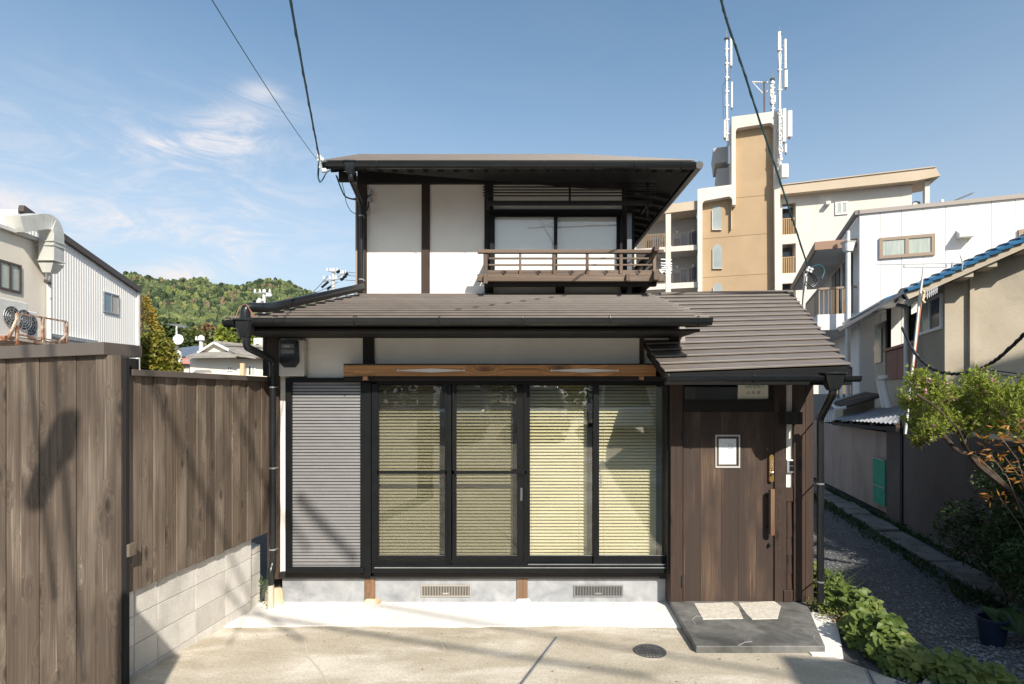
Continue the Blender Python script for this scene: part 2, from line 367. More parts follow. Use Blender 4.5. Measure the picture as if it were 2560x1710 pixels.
m_granite = MT('granite', (.50, .45, .37), (.66, .62, .55), .8, 30, detail=3, c3=(.20, .17, .14), s3=60, f3=.8, lo3=.58, hi3=.66, bump=.002, bscale=50)
m_stone = MT('rough yellow stone', (.42, .32, .20), (.60, .50, .36), .9, 12, bump=.006, bscale=14)
m_gravel = MT('dark gravel bed', (.042, .042, .044), (.13, .13, .134), .9, 38, detail=4, bump=.012, bscale=40, objrand=False, c3=(.03, .028, .025), s3=2, f3=.5)
m_pebble = MT('gravel stones', (.075, .075, .08), (.22, .22, .226), .85, 25, detail=2, objrand=False)
m_soil = MT('dark soil', (.03, .025, .018), (.07, .06, .04), .95, 8, bump=.01, bscale=20, objrand=False)
m_ground = MT('asphalt ground', (.045, .045, .046), (.07, .07, .07), .9, 6, bump=.004, bscale=80, objrand=False)
m_iron = MT('grey iron grate', (.09, .09, .095), (.13, .13, .135), .5, 20, metal=.4)
m_hole = MT('dark hollow', (.006, .006, .006), None, .9)  # near-black colour stands in for the shade inside gaps and hollows
m_rust = MT('rusty steel', (.22, .085, .035), (.50, .42, .33), .8, 7, lo=.4, hi=.6)
m_beige = MT('beige wall panel', (.72, .65, .55), (.77, .70, .60), .8, 2, c3=(.5, .42, .33), s3=1, f3=.2, objrand=False)
m_clad = MT('white ribbed cladding', (.80, .77, .73), (.83, .80, .76), .7, 1, objrand=False)
m_trim = MT('dark brown trim', (.07, .055, .05), None, .5)
m_duct = MT('galvanised duct', (.50, .50, .46), (.60, .60, .56), .45, 3, metal=.35)
m_acw = MT('aged white metal', (.60, .59, .55), (.68, .67, .64), .5, 4)
# ---------------------------------------------------------------- ground
def sheet(name, rows, mat, dz=0, kind='structure', label=None):
    """rows: list of (y, x_left, x_right); follows the fall of the ground"""
    m = M(); n = 0
    for y, a, b in rows: m.v += [V((a, y, gz(y)+dz)), V((b, y, gz(y)+dz))]
    for i in range(len(rows)-1): m.f.append((2*i, 2*i+1, 2*i+3, 2*i+2))
    return m.build(name, mat, None, kind=kind, label=label)
sheet('ground', [(-900, -900, 900), (-20, -900, 900), (5.05, -900, 900), (5.68, -900, 900), (1200, -900, 900)], m_ground, -.012)
fore = [(-20, -9, 9), (1.0, -9, 4.6), (2.6, -4.5, 3.35), (3.4, -4, 2.88), (3.9, -3.4, 2.68), (4.1, -2.9, 2.58), (4.27, -2.9, 2.49), (4.41, -2.9, 2.42), (4.7, -2.9, 2.38), (5.06, -2.9, 2.3)]
sheet('concrete_forecourt', fore, m_conc, 0)
# pale apron along the house: a sheet with a worn front edge, and a wedge right of the step
am = M()
fr = []; n = 40
for i in range(n+1):
    x = -2.62+4.42*i/n; fr.append(V((x, 5.03+.02*math.sin(x*3.1)+rnd.uniform(-.012, .012)-(.02 if x > 1.4 else 0), 0)))
for i in range(n):
    a, b = fr[i], fr[i+1]
    q = [V((a.x, a.y, gz(a.y)+.012)), V((b.x, b.y, gz(b.y)+.012)), V((b.x, 5.70, .012)), V((a.x, 5.70, .012))]
    am.hexa([p-V((0, 0, .03)) for p in q], q)
am.build('concrete_apron', m_apron, None, kind='structure')
wm = M(); q = [(2.30, 4.36), (2.52, 4.33), (2.66, 4.60), (2.86, 5.0), (3.02, 5.35), (2.6, 5.45), (2.4, 5.0)]
wm.hexa([V((x, y, gz(y)-.02)) for x, y in q], [V((x, y, gz(y)+.010)) for x, y in q]); wm.build('concrete_apron', m_apron, None, kind='structure')
# joint strips let into the forecourt
def strip(px0, py0, px1, py1, w, name='joint_strip'):
    def g(px, py):
        d = 4.5
        for _ in range(30): d = F*(CZ-gz(d))/(py-HY)
        return V((X(px, d), d, gz(d)))
    a, b = g(px0, py0), g(px1, py1); u = (b-a).normalized(); b = b+u*.8; s = V((u.y, -u.x, 0))*w/2
    b.z = gz(b.y)
    m = M(); m.hexa([a-s, a+s, b+s, b-s], [p+V((0, 0, .006)) for p in (a-s, a+s, b+s, b-s)])
    m2 = M(); s2 = s*.28; m2.hexa([a-s2+V((0, 0, .006)), a+s2+V((0, 0, .006)), b+s2+V((0, 0, .006)), b-s2+V((0, 0, .006))], [p+V((0, 0, .0085)) for p in (a-s2, a+s2, b+s2, b-s2)])
    o = m.build(name, MT('joint filler', (.25, .25, .25), (.33, .33, .33), .8, 20), None, kind='structure')
    m2.build(name, m_trim, None, kind='structure')
strip(1391, 1594, 1303, 1710, .030); strip(2168, 1676, 2184, 1710, .03)
# gravel lane beside the house
def laneL(y): return 3.05 if y > 5.4 else 3.05-.42*(5.4-y)*.9
def laneR(y): return 4.06+.239*y+.02
sheet('gravel_lane', [(y, laneL(y), laneR(y)) for y in (-3, 0, 1, 2, 3, 3.9, 4.4, 5.05, 5.4, 5.68, 7, 9, 12, 16, 22)], m_gravel, -.006)
ey = [3.0+.25*i for i in range(60)]
gm = M()
for i in range(9000):
    y = 3.6+(rnd.random()**1.7)*9.0; a, b = laneL(y), laneR(y); x = rnd.uniform(a+.15, b-.5)
    r = rnd.uniform(.008, .019)*(1.35 if y < 4.6 and rnd.random() < .3 else 1); c = V((x, y, gz(y)-.004+r*.2)); an = rnd.random()*6.28; e = rnd.uniform(.6, 1)
    k = len(gm.v)
    for j in range(4): gm.v.append(c+V((r*math.cos(an+j*1.57), r*e*math.sin(an+j*1.57), rnd.uniform(-.1, .3)*r)))
    gm.v.append(c+V((rnd.uniform(-.3, .3)*r, 0, r*.75)))
    for j in range(4): gm.f.append((k+j, k+(j+1) % 4, k+4))
gm.build('gravel', m_pebble, None, kind='stuff', label='loose dark grey stones lying along the lane', smooth=False)
# edging stones along the right side of the lane
ed = thing('stone_edging', 'worn concrete edging slabs laid along the foot of the brown sheet fence', 'edging', (laneR(8)-.45, 8, 0))
y = 4.6
while y < 13.5:
    ln = rnd.uniform(.5, .85); w = rnd.uniform(.34, .42); x0 = laneR(y)-.62+rnd.uniform(-.04, .04); x1 = laneR(y+ln)-.62+rnd.uniform(-.04, .04); h = rnd.uniform(.03, .06)
    m = M(); b = [V((x0, y, -.02)), V((x0+w, y, -.02)), V((x1+w, y+ln-.03, -.02)), V((x1, y+ln-.03, -.02))]
    b = [V((p.x, p.y, gz(p.y)-.02)) for p in b]; m.hexa(b, [p+V((0, 0, h+.02+rnd.uniform(-.008, .008))) for p in b])
    m.build('edging_stone', MT('edging concrete', (.10, .095, .085), (.20, .19, .17), .9, 4, c3=(.05, .055, .03), s3=3, f3=.6, bump=.004, bscale=30) if 'edging concrete' not in bpy.data.materials else bpy.data.materials['edging concrete'], ed, bevel=.012); y += ln
# round iron drain grate in the forecourt
def ring(c, r, z, n=28): return [V((c.x+r*math.cos(2*math.pi*i/n), c.y+r*math.sin(2*math.pi*i/n), z)) for i in range(n)]
gd = F*(CZ-.05)/(1637-HY); gc = V((X(1625, gd), gd, gz(gd)))
dr = thing('drain_grate', 'round grey iron drain grate with square holes let into the forecourt', 'drain', gc)
R0 = .125
m = M(); m.loft([ring(gc, R0, gc.z-.02), ring(gc, R0, gc.z+.010), ring(gc, R0-.014, gc.z+.010), ring(gc, R0-.014, gc.z-.02)], False); m.build('rim', m_iron, dr)
m = M(); m.poly(ring(gc, R0-.013, gc.z+.0035)); m.build('sump', m_hole, dr)
m = M(); zz = gc.z+.008
for i in range(-4, 5):
    o = i*.026+.013*0; L_ = math.sqrt(max(0, (R0-.012)**2-o*o))
    if L_ > .02:
        m.box(gc.x-L_, gc.x+L_, gc.y+o-.0055, gc.y+o+.0055, zz-.006, zz); m.box(gc.x+o-.0055, gc.x+o+.0055, gc.y-L_, gc.y+L_, zz-.0065, zz-.0006)
m.build('grid', m_iron, dr)
# dark manhole cover in the lane
mc = V((2.98, 3.62, gz(3.62)))
mh = thing('manhole_cover', 'dark round manhole cover in the shaded gravel at the corner', 'manhole cover', mc)
M().loft([ring(mc, .30, mc.z-.03, 36), ring(mc, .30, mc.z+.025, 36), ring(mc, .27, mc.z+.03, 36)]).build('rim', m_conc, mh)
M().loft([ring(mc, .25, mc.z+.028, 36), ring(mc, .25, mc.z+.042, 36)]).build('lid', m_iron, mh)
# ---------------------------------------------------------------- step slab at the door
DA = 5.5
st = thing('entrance_step', 'dark slate coloured entrance step slab in front of the wooden door', 'step', (2.0, 4.9, .05))
ft = [V((X(1740, 4.42), 4.42, .129)), V((X(2063, 4.42), 4.42, .129)), V((X(2014, 5.52), 5.52, .085)), V((X(1674, 5.52), 5.52, .085))]
M().hexa([V((p.x, p.y, gz(p.y)-.01)) for p in ft], ft).build('slab', m_slate, st, bevel=.006)
def onst(px, py):                                  # point of the slab's top seen at a pixel
    d = 5.0
    for _ in range(25): d = F*(CZ-(.129-(d-4.42)*.04-.0))/(py-HY)
    return V((X(px, d), d, .129-(d-4.42)*.04))
for pts in ([(1735, 1509), (1830, 1507), (1846, 1520), (1858, 1547), (1757, 1549), (1752, 1540)], [(1846, 1508), (1936, 1504), (1952, 1516), (1944, 1547), (1880, 1549), (1866, 1536)]):
    q = [onst(*p) for p in pts]; M().hexa([p-V((0, 0, .01)) for p in q], [p+V((0, 0, .006)) for p in q]).build('granite_inset', m_granite, st, bevel=.003)
# hairline cracks in the slab skin
cm = M()
for line in ([(1712, 1527), (1730, 1532), (1742, 1540), (1755, 1541)], [(1742, 1540), (1730, 1549), (1738, 1560)], [(2036, 1588), (2034, 1598), (2046, 1606), (2060, 1612)], [(1846, 1614), (1862, 1606), (1880, 1604)]):
    for a, b in zip(line, line[1:]):
        A, B = onst(*a), onst(*b); cm.beam(A+V((0, 0, .0015)), B+V((0, 0, .0015)), .004, .003)
cm.build('surface_cracks', MT('crack filler', (.35, .35, .34)), st, kind='stuff')
# ---------------------------------------------------------------- left fences
def FD(px): return F/(.321*(1455-px))              # depth of the far fence plane
FA = V((X(300, FD(300)), FD(300))); FB = V((X(673, FD(673)), FD(673)))
FU = V((FB.x-FA.x, FB.y-FA.y)).normalized()
far = Pl(314, FD(314), (FU.x, FU.y)); far.n = V((-abs(FU.y), FU.x, 0)) if FU.y > 0 else far.n
far.n = V((-FU.y, FU.x, 0))                        # points away from the camera side (to -x)
fb = thing('board_fence', 'long brown board fence standing on the concrete block wall beside the house', 'fence', far.T(.8, .72))
t0, t1 = .012, far.t(671); w = .1165; t = t0; i = 0
while t < t1-.02:
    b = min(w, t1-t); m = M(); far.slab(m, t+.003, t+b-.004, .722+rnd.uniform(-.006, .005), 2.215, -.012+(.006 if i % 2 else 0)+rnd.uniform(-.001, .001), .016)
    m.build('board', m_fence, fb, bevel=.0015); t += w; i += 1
m = M(); far.slab(m, t0, t1, .74, 2.21, .008, .003); m.build('gap_shade_sheet', m_hole, fb)  # added black sheet that darkens the gaps between the boards
m = M(); far.slab(m, t0, t1, .80, .86, .012, .04); far.slab(m, t0, t1, 2.10, 2.16, .012, .04); far.slab(m, t0, t1, 1.4, 1.46, .012, .04); m.build('rear_rails', m_dark, fb)
m = M(); far.slab(m, t0, t1+.02, 2.212, 2.255, -.045, .13); m.build('metal_cap', m_cap, fb, bevel=.002)
bw = thing('block_wall', 'low pale concrete block wall under the long board fence', 'wall', far.T(.8, 0))
tj = [.012]+[far.t(q) for q in (345.5, 403.4, 497.4, 572.4, 636)]
zj = [-.06, .120, .324, .527, .730]
m = M(); far.slab(m, tj[0], tj[-1]-.004, -.06, .725, .034, .08); m.build('mortar_core', m_mortar, bw)
for a, b in zip(tj, tj[1:]):
    for c, d in zip(zj, zj[1:]):
        m = M(); far.slab(m, a+.0035, b-.0035, c+.0035, d-.0035, .030+rnd.uniform(-.0012, .0012), .09); m.build('block', m_block, bw, bevel=.002)
tb = far.t(668)
for c, d in zip(zj[:-1], zj[1:]):
    m = M(); far.slab(m, tj[-1]+.004, tb, c+.004, (d-.004) if d < .7 else .60, .075, .09); m.build('block', m_block, bw, bevel=.002)
# near fence
nu = V((1, -.06)).normalized(); near = Pl(303, 3.80, (nu.x, nu.y))
nf = thing('board_fence', 'tall near board fence with a wide sheet metal cap at the left edge', 'fence', near.T(-1, .3))
edges = [303, 238, 190, 142, 97, 53, 14, -26, -66, -110, -160]
for i, (a, b) in enumerate(zip(edges, edges[1:])):
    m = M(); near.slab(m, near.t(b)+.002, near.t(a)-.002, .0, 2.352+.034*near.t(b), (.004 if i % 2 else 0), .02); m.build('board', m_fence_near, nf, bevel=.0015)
m = M(); near.slab(m, .001, .026, .0, 2.33, .012, .03); m.build('gap_shade_strip', m_hole, nf)  # near-black strip painted for the shaded gap at the fence end
cap0 = near.t(-170); q = [near.T(cap0, 2.347+.034*cap0, -.035), near.T(near.t(276)-.02, 2.347, -.035)]
back = V((q[1].x+.055, q[1].y+.31, 2.347)); q += [back, near.T(cap0, 2.347+.034*cap0, .28)]
m = M(); m.hexa(q, [p+V((0, 0, .084)) for p in q]); m.build('metal_cap', m_cap, nf, bevel=.003)
m = M(); near.slab(m, -.5, -.01, 2.25, 2.330, .10, .08); m.build('top_rail', m_dark, nf)
m = M(); near.slab(m, -.40, -.31, .1, 2.24, .04, .09); m.build('fence_post', m_dark, nf)
m = M(); near.slab(m, -1.2, -.01, .0, 2.28, .026, .004); m.build('gap_shade_sheet', m_hole, nf)  # same added dark sheet behind the near boards
m = M(); a = P(308, 1374, 3.86); m.beam(a+V((-.05, .01, 0)), a+V((.075, -.012, .002)), .075, .088); m.build('rail_end', m_fence, nf, bevel=.008)
# ---------------------------------------------------------------- the wooden house
D = 5.68
H = thing('wooden_house', 'two storey traditional timber and white plaster house with dark metal roofs', 'house', (0, D, 0))
def part(m, name, mat, parent=H, **k): return m.build(name, mat, parent, **k)
def pb(name, x0, y0, x1, y1, d, th, mat, parent=H, **k): return M().pbox(x0, y0, x1, y1, d, th).build(name, mat, parent, **k)
# facade plaster
for r in ((696, 841, 716, 1446), (716, 841, 907, 946), (716, 946, 930, 1442), (934, 832, 1600, 952), (1609, 832, 1677, 956)):
    pb('plaster_panel', *r, D, .08, m_white)
pb('corner_post', 668, 838, 696, 1448, D-.05, .12, m_brown); pb('corner_post', 657, 842, 668, 940, D+.0, .12, m_dark)
pb('post', 907, 826, 934, 1440, D-.04, .1, m_dark); pb('post', 1600, 826, 1610, 914, D-.03, .07, m_brown)
pb('corner_post', 1676, 808, 1699, 872, D-.04, .1, m_brown)
m = M(); m.box(X(1699, D-.1), X(1713, D-.1), D-.1, D+.02, Z(872, D), Z(806, D)); part(m, 'corner_flashing', MT('light grey flashing', (.30, .28, .26), None, .4))
# eave beam with a wavy lower edge
m = M(); pts = []; n = 34
for i in range(n+1):
    px = 655+(1700-655)*i/n; pts.append((px, 838+4.0*math.sin(i*.42+1)*(.5+.5*math.sin(i*.13))+(-3 if px > 1080 else 1)))
for a, b in zip(pts, pts[1:]):
    d = D-.09; m.hexa([V((X(a[0], d), d, Z(a[1], d))), V((X(b[0], d), d, Z(b[1], d))), V((X(b[0], d), d+.14, Z(b[1], d))), V((X(a[0], d), d+.14, Z(a[1], d)))],
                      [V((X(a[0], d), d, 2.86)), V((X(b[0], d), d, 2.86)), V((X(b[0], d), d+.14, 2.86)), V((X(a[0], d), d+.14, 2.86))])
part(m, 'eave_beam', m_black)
# long orange board with pointed slots, on brackets
bd = D-.22
m = M(); yt, yb = 912.5, 940; xs = [859, 993, 1162, 1377, 1546, 1640]
def quadp(m, pts, d, th): m.prism([P(a, b, d) for a, b in pts], (0, th, 0))
for a, b in ((859, 993), (1162, 1377), (1546, 1640)): m.pbox(a, yt, b, yb, bd, .03)
for a, b in ((993, 1162), (1377, 1546)):
    c = (a+b)/2; e = 2.0; h = 5.2; ym = 926.3
    quadp(m, [(a, yt), (c, yt), (c, ym-h), (a, ym-1)], bd, .03); quadp(m, [(c, yt), (b, yt), (b, ym-1), (c, ym-h)], bd, .03)
    quadp(m, [(a, ym+1), (c, ym+h), (c, yb), (a, yb)], bd, .03); quadp(m, [(c, ym+h), (b, ym+1), (b, yb), (c, yb)], bd, .03)
fb_ = part(m, 'slotted_board', m_orange); msb = MT('pale slot backing', (.55, .54, .52))
for a, b in ((990, 1165), (1374, 1549)): M().pbox(a, 918, b, 935, bd+.004, .004).build('slot_backing', msb, fb_)
m_pin = MT('pale pin', (.5, .49, .47))
for cx in (995, 1160, 1379, 1544):
    c = P(cx, 926.3, bd); m = M(); m.loft([[c+V((.011*math.cos(k*.785), y_, .011*math.sin(k*.785))) for k in range(8)] for y_ in (-.003, .001)]); m.build('slot_pin', m_pin, fb_)
m = M(); m.pbox(859, 909, 1640, 912.3, bd+.002, .20); part(m, 'hood_board', m_darkx)
m = M(); m.pbox(859, 941, 1660, 952, bd+.06, .12); part(m, 'lintel', m_darkx)
for x0, x1, y0, y1 in ((907, 918, 941, 951), (1600, 1610, 941, 949.5)): pb('bracket_end', x0, y0, x1, y1, bd+.01, .2, WOOD('orange bracket wood', (.30, .15, .08), (.42, .24, .13), (.5, .3, .18), axis='y', knots=False) if 'orange bracket wood' not in bpy.data.materials else bpy.data.materials['orange bracket wood'])
# foundation
pb('foundation', 706, 1446, 911, 1509, D-.0, .12, m_found); pb('foundation', 937, 1446, 1292, 1509, D, .12, m_found); pb('foundation', 1319, 1446, 1673, 1509, D, .12, m_found)
pb('sill_beam', 700, 1431, 1674, 1447, D-.04, .14, m_darkx)
for x0, x1, sx0, sx1, mt in ((911, 937, 902, 953, m_stone), (1292, 1319, 1284, 1331, m_apron)):
    fp = pb('foundation_post', x0, 1446, x1, 1498, D-.02, .12, WOOD('short post wood', (.11, .06, .035), (.24, .14, .075), (.32, .22, .15)) if 'short post wood' not in bpy.data.materials else bpy.data.materials['short post wood'], bevel=.003)
    m = M(); x0, x1, d = X(sx0, D-.07), X(sx1, D-.07), D-.07; z1 = Z(1497, D-.02)
    m.hexa([V((x0, d, -.01)), V((x1, d, -.01)), V((x1, D+.05, -.01)), V((x0, D+.05, -.01))], [V((x0+.035, d+.035, z1)), V((x1-.03, d+.03, z1+.002)), V((x1-.03, D+.05, z1)), V((x0+.03, D+.05, z1))])
    m.build('base_stone', mt, fp, bevel=.014)
for x0, x1, frm in ((1052, 1176.6, MT('bronze vent', (.34, .31, .27), None, .5)), (1434.5, 1558, MT('grey vent', (.20, .20, .20), None, .5))):
    y0, y1 = 1463.5, 1492; m = M(); d = D-.014
    m.pbox(x0, y0, x1, y0+2.4, d, .016); m.pbox(x0, y1-2.4, x1, y1, d, .016); m.pbox(x0, y0+2.4, x0+2.6, y1-2.4, d, .016); m.pbox(x1-2.6, y0+2.4, x1, y1-2.4, d, .016)
    ve = part(m, 'vent_frame', frm); M().pbox(x0+1, y0+1, x1-1, y1-1, D-.003, .002).build('vent_hollow', m_hole, ve)
    m = M(); k = 30
    for i in range(k):
        a = x0+3.2+(x1-x0-6.4)*(i+.5)/k; m.pbox(a-.75, y0+2.4, a+.75, y1-2.4, d+.002, .008)
    m.pbox((x0+x1)/2-8, y1-10, (x0+x1)/2+8, y1-6, d+.0005, .003); m.build('vent_bars', frm, ve)
# rubble stone and weeds behind the downpipe foot
M().hexa([P(660, 1532, 5.6), P(712, 1520, 5.6), P(712, 1516, 5.78), P(660, 1520, 5.78)], [P(664, 1475, 5.62), P(706, 1468, 5.62), P(704, 1466, 5.78), P(664, 1470, 5.78)]).build('corner_stone', m_stone, H, bevel=.02)
# shutter
sf = M(); d = D-.10
sf.pbox(713, 944, 909, 955, d, .10); sf.pbox(713, 1421, 909, 1433, d-.02, .12); sf.pbox(713, 955, 728, 1421, d, .10); sf.pbox(901, 955, 927, 1440, d+.01, .09)
sh = part(sf, 'shutter_frame', m_alu, bevel=.002)
n = 58
for i in range(n):
    y0 = 955+(1421.5-955)*i/n; y1 = 955+(1421.5-955)*(i+1)/n; dd = d+.035; a = X(726, dd); b = X(903, dd); z1, z0 = Z(y0, dd), Z(y1, dd); h = z1-z0
    m = M(); m.hexa([V((a, dd, z0+h*.20)), V((b, dd, z0+h*.20)), V((b, dd+.012, z0+h*.2)), V((a, dd+.012, z0+h*.2))], [V((a, dd+.003, z1-h*.08)), V((b, dd+.003, z1-h*.08)), V((b, dd+.012, z1-h*.08)), V((a, dd+.012, z1-h*.08))])
    m.build('slat', m_shut, sh)
pb('shutter_backing', 727, 955, 902, 1421, d+.048, .01, m_hole)
# big sliding windows
wf = M(); d = 5.58
wf.pbox(929, 944, 1677, 960, d, .09); wf.pbox(929, 1413, 1677, 1433, d-.01, .10); wf.pbox(929, 955, 943, 1418, d, .09); wf.pbox(1664, 955, 1686, 1433, d, .10)
part(wf, 'window_frame', m_alu, bevel=.0015)
tr = M(); tr.pbox(936, 1418.5, 1664, 1420.5, d-.013, .05); tr.pbox(1320, 1411, 1664, 1412.3, d-.002, .02); part(tr, 'sill_track', m_steel)
def sash(x0, x1, dd, lw, rw, y0=960, y1=1413, mid=False, parentname='sliding_window', top=4, bot=24):
    s = M(); s.pbox(x0, y0, x0+lw, y1, dd, .03); s.pbox(x1-rw, y0, x1, y1, dd, .03); s.pbox(x0+lw, y0, x1-rw, y0+top, dd, .03); s.pbox(x0+lw, y1-bot, x1-rw, y1, dd, .03)
    o = part(s, parentname, m_alu, bevel=.001)
    M().pbox(x0+lw, y0+top, x1-rw, y1-bot, dd+.014, .004).build('pane', m_glass, o)
    M().pbox(x0+lw, y1-bot-.8, x1-rw, y1-bot+.3, dd-.002, .004).build('glazing_bead', m_steel, o); return o
sash(943, 1128, 5.605, 3.6, 16); s2 = sash(1131, 1315, 5.64, 10, 23); sash(1316, 1498, 5.64, 9, 14); s4 = sash(1484, 1665, 5.605, 14, 3)
M().pbox(1301, 1220, 1306, 1252, 5.632, .01).build('pull', m_steel, s2); M().pbox(1501, 1185, 1505, 1218, 5.60, .012).build('latch', m_chrome, s4)
m_net = MESHMAT('dark insect net', (.03, .03, .03), .20)
for x0, x1 in ((941, 1117), (1131, 1316)):
    s = M(); dd = 5.585
    s.pbox(x0, 1177, x1, 1185, dd, .012); s.pbox(x0, 958, x0+5, 1414, dd, .012); s.pbox(x1-4, 958, x1, 1414, dd, .012); s.pbox(x0+5, 1406, x1-4, 1414, dd, .012)
    o = part(s, 'insect_screen', m_alu); M().pbox(x0+5, 960, x1-4, 1406, dd+.005, .001).build('net', m_net, o)
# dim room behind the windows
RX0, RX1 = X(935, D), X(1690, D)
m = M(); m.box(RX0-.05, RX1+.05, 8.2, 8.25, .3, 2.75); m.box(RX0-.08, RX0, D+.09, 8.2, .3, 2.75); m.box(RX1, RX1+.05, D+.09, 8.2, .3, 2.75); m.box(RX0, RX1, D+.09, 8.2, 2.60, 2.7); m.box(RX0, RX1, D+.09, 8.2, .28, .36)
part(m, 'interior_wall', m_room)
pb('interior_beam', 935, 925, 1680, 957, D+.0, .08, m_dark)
# venetian blinds
def blind(x0, x1, lab, dd=5.80):
    a, b = X(x0, dd), X(x1, dd); zt, zb = Z(960, dd), Z(1388, dd); n = 53
    o = thing('venetian_blind', lab, 'blind', ((a+b)/2, dd, zb), 'cream venetian blinds behind the four panes')
    p = (zt-zb)/n
    for i in range(n):
        z = zb+p*(i+.5); m = M(); t_ = math.radians(38); w_ = .0205; dy, dz = w_*math.cos(t_), w_*math.sin(t_)
        q = [V((a, dd-dy, z-dz)), V((b, dd-dy, z-dz)), V((b, dd, z+.0016)), V((b, dd+dy, z+dz)), V((a, dd+dy, z+dz)), V((a, dd, z+.0016))]
        m.f = []; k = 0
        m.poly([q[0], q[1], q[2], q[5]]); m.poly([q[5], q[2], q[3], q[4]]); m.build('slat', m_blind, o)
    for fx in (.12, .88):
        m = M(); x = a+(b-a)*fx; m.tube([(x, dd-.022, zb), (x, dd-.022, zt)], .0012, 4); m.build('cord', m_blind, o)
    M().box(a, b, dd-.015, dd+.015, zb-.018, zb-.002).build('bottom_rail', m_blind, o); M().box(a, b, dd-.02, dd+.02, zt, zt+.03).build('head_rail', m_blind, o)
for x0, x1, lab in ((939, 1100, 'cream venetian blind behind the leftmost netted pane'), (1139, 1282, 'cream venetian blind behind the second pane, netted'),
                    (1312, 1467, 'cream venetian blind behind the third pane, beside the mid post'), (1492, 1640, 'cream venetian blind behind the rightmost pane, next to the door')): blind(x0, x1, lab)
# ---------------------------------------------------------------- roofs
def courses(owner, bl, br, tl, tr, n, mat, lip=.02, th=.03, ragged=True):
    bl, br, tl, tr = map(V, (bl, br, tl, tr)); out = []
    for i in range(n):
        f0, f1 = i/n, (i+1)/n
        a, b = bl.lerp(tl, f0), br.lerp(tr, f0); c, e = br.lerp(tr, f1), bl.lerp(tl, f1)
        if ragged: e = V((a.x, e.y, e.z)); c = V((b.x, c.y, c.z))
        up = V((0, 0, 1)); m = M()
        nd_ = (e-a).normalized()*.03; m.hexa([a+up*lip*.45, b+up*lip*.45, b+nd_-up*.004, c-up*th*.3, e-up*th*.3, a+nd_-up*.004][:2]+[c-up*th*.2, e-up*th*.2], [a+up*(lip+.002), b+up*(lip+.002), c+up*.004+V((0, .012, .003)), e+up*.004+V((0, .012, .003))])
        m.build('roof_panel', mat, owner, bevel=.002)
# lower roof
E = 4.95; ze = 2.735
BL, BR, TL, TR = V((X(573, E), E, ze)), V((X(1773, E), E, ze)), V((X(905, 6.7), 6.7, ze+.3*1.75)), V((X(1619, 6.7), 6.7, ze+.3*1.75))
m = M(); m.hexa([BL-V((0, -.03, .06)), BR-V((.01, -.03, .06)), TR-V((0, 0, .06)), TL-V((-.0, 0, .06))], [BL-V((0, -.03, .008)), BR-V((.01, -.03, .008)), TR-V((0, 0, .008)), TL-V((0, 0, .008))])
lr = part(m, 'lower_roof', m_dark); courses(lr, BL, BR, TL, TR, 12, m_roof, lip=.03)
m = M(); m.box(BL.x+.01, BR.x-.01, E-.006, E+.025, ze-.055, ze-.004); part(m, 'eave_trim', m_alu)
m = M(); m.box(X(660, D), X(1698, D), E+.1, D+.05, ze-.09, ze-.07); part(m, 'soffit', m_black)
# left slope of the lower roof, seen on its end
sx = thing  # keep name short
m = M(); q = [BL+V((-.015, 0, -.03)), TL+V((0, 0, -.03)), V((TL.x-1.2, TL.y+.6, ze-.03)), V((BL.x-.02, BL.y+1.6, ze-.05))]
m.hexa([p-V((0, 0, .03)) for p in q], q); m.build('side_slope', m_roof, lr)
def gutter(name, x0, x1, y, z, r=.048, n=9, br=(), mat=None, parent=H):
    m = M(); prof = [(y+r*math.cos(math.pi+math.pi*i/n), z+r*1.15*math.sin(math.pi+math.pi*i/n)) for i in range(n+1)]
    inner = [(y+(r-.004)*math.cos(math.pi+math.pi*i/n), z+(r-.004)*1.15*math.sin(math.pi+math.pi*i/n)) for i in range(n, -1, -1)]
    pr = prof+inner; k = len(pr)
    m.v += [V((x0, a, b)) for a, b in pr]+[V((x1, a, b)) for a, b in pr]
    for i in range(k):
        j = (i+1) % k; m.f.append((i, j, k+j, k+i))
    for X_ in (x0, x1):
        b = len(m.v); m.v += [V((X_, a, c)) for a, c in prof]; m.f.append(tuple(range(b, b+n+1)))
    g = m.build(name, m_gut, parent, smooth=True)
    M().tube([(x0, y-r, z+.002), (x1, y-r, z+.002)], .005, 6).build('rim', m_gut, g, smooth=True)
    for bx in br:
        b = M(); rr = r+.004
        pts = [V((bx, y+rr*math.cos(math.pi+math.pi*i/8), z+rr*1.15*math.sin(math.pi+math.pi*i/8))) for i in range(9)]
        b.tube(pts, .0045, 5); b.tube([(bx, y-rr, z), (bx, y-rr+.004, z+.018), (bx+.008, y+.02, z+.03), (bx, y+rr, z+.02)], .004, 5); b.build('bracket', m_gut, g)
    return g
gE = E-.03
gutter('gutter', X(630, gE), X(1778, gE), gE, Z(796, gE-.05), br=[X(q, gE) for q in (688, 887, 1097, 1308, 1523, 1745)])
gutter('gutter', X(562, gE), X(590, gE), gE, Z(801, gE-.05), br=[X(570, gE)])
def rr(cx, cy, z, wx, wy, c=.3):                     # ring of a box with cut corners
    a, b = wx/2, wy/2; k = c*min(a, b)
    return [V((cx+x, cy+y, z)) for x, y in ((-a+k, -b), (a-k, -b), (a, -b+k), (a, b-k), (a-k, b), (-a+k, b), (-a, b-k), (-a, -b+k))]
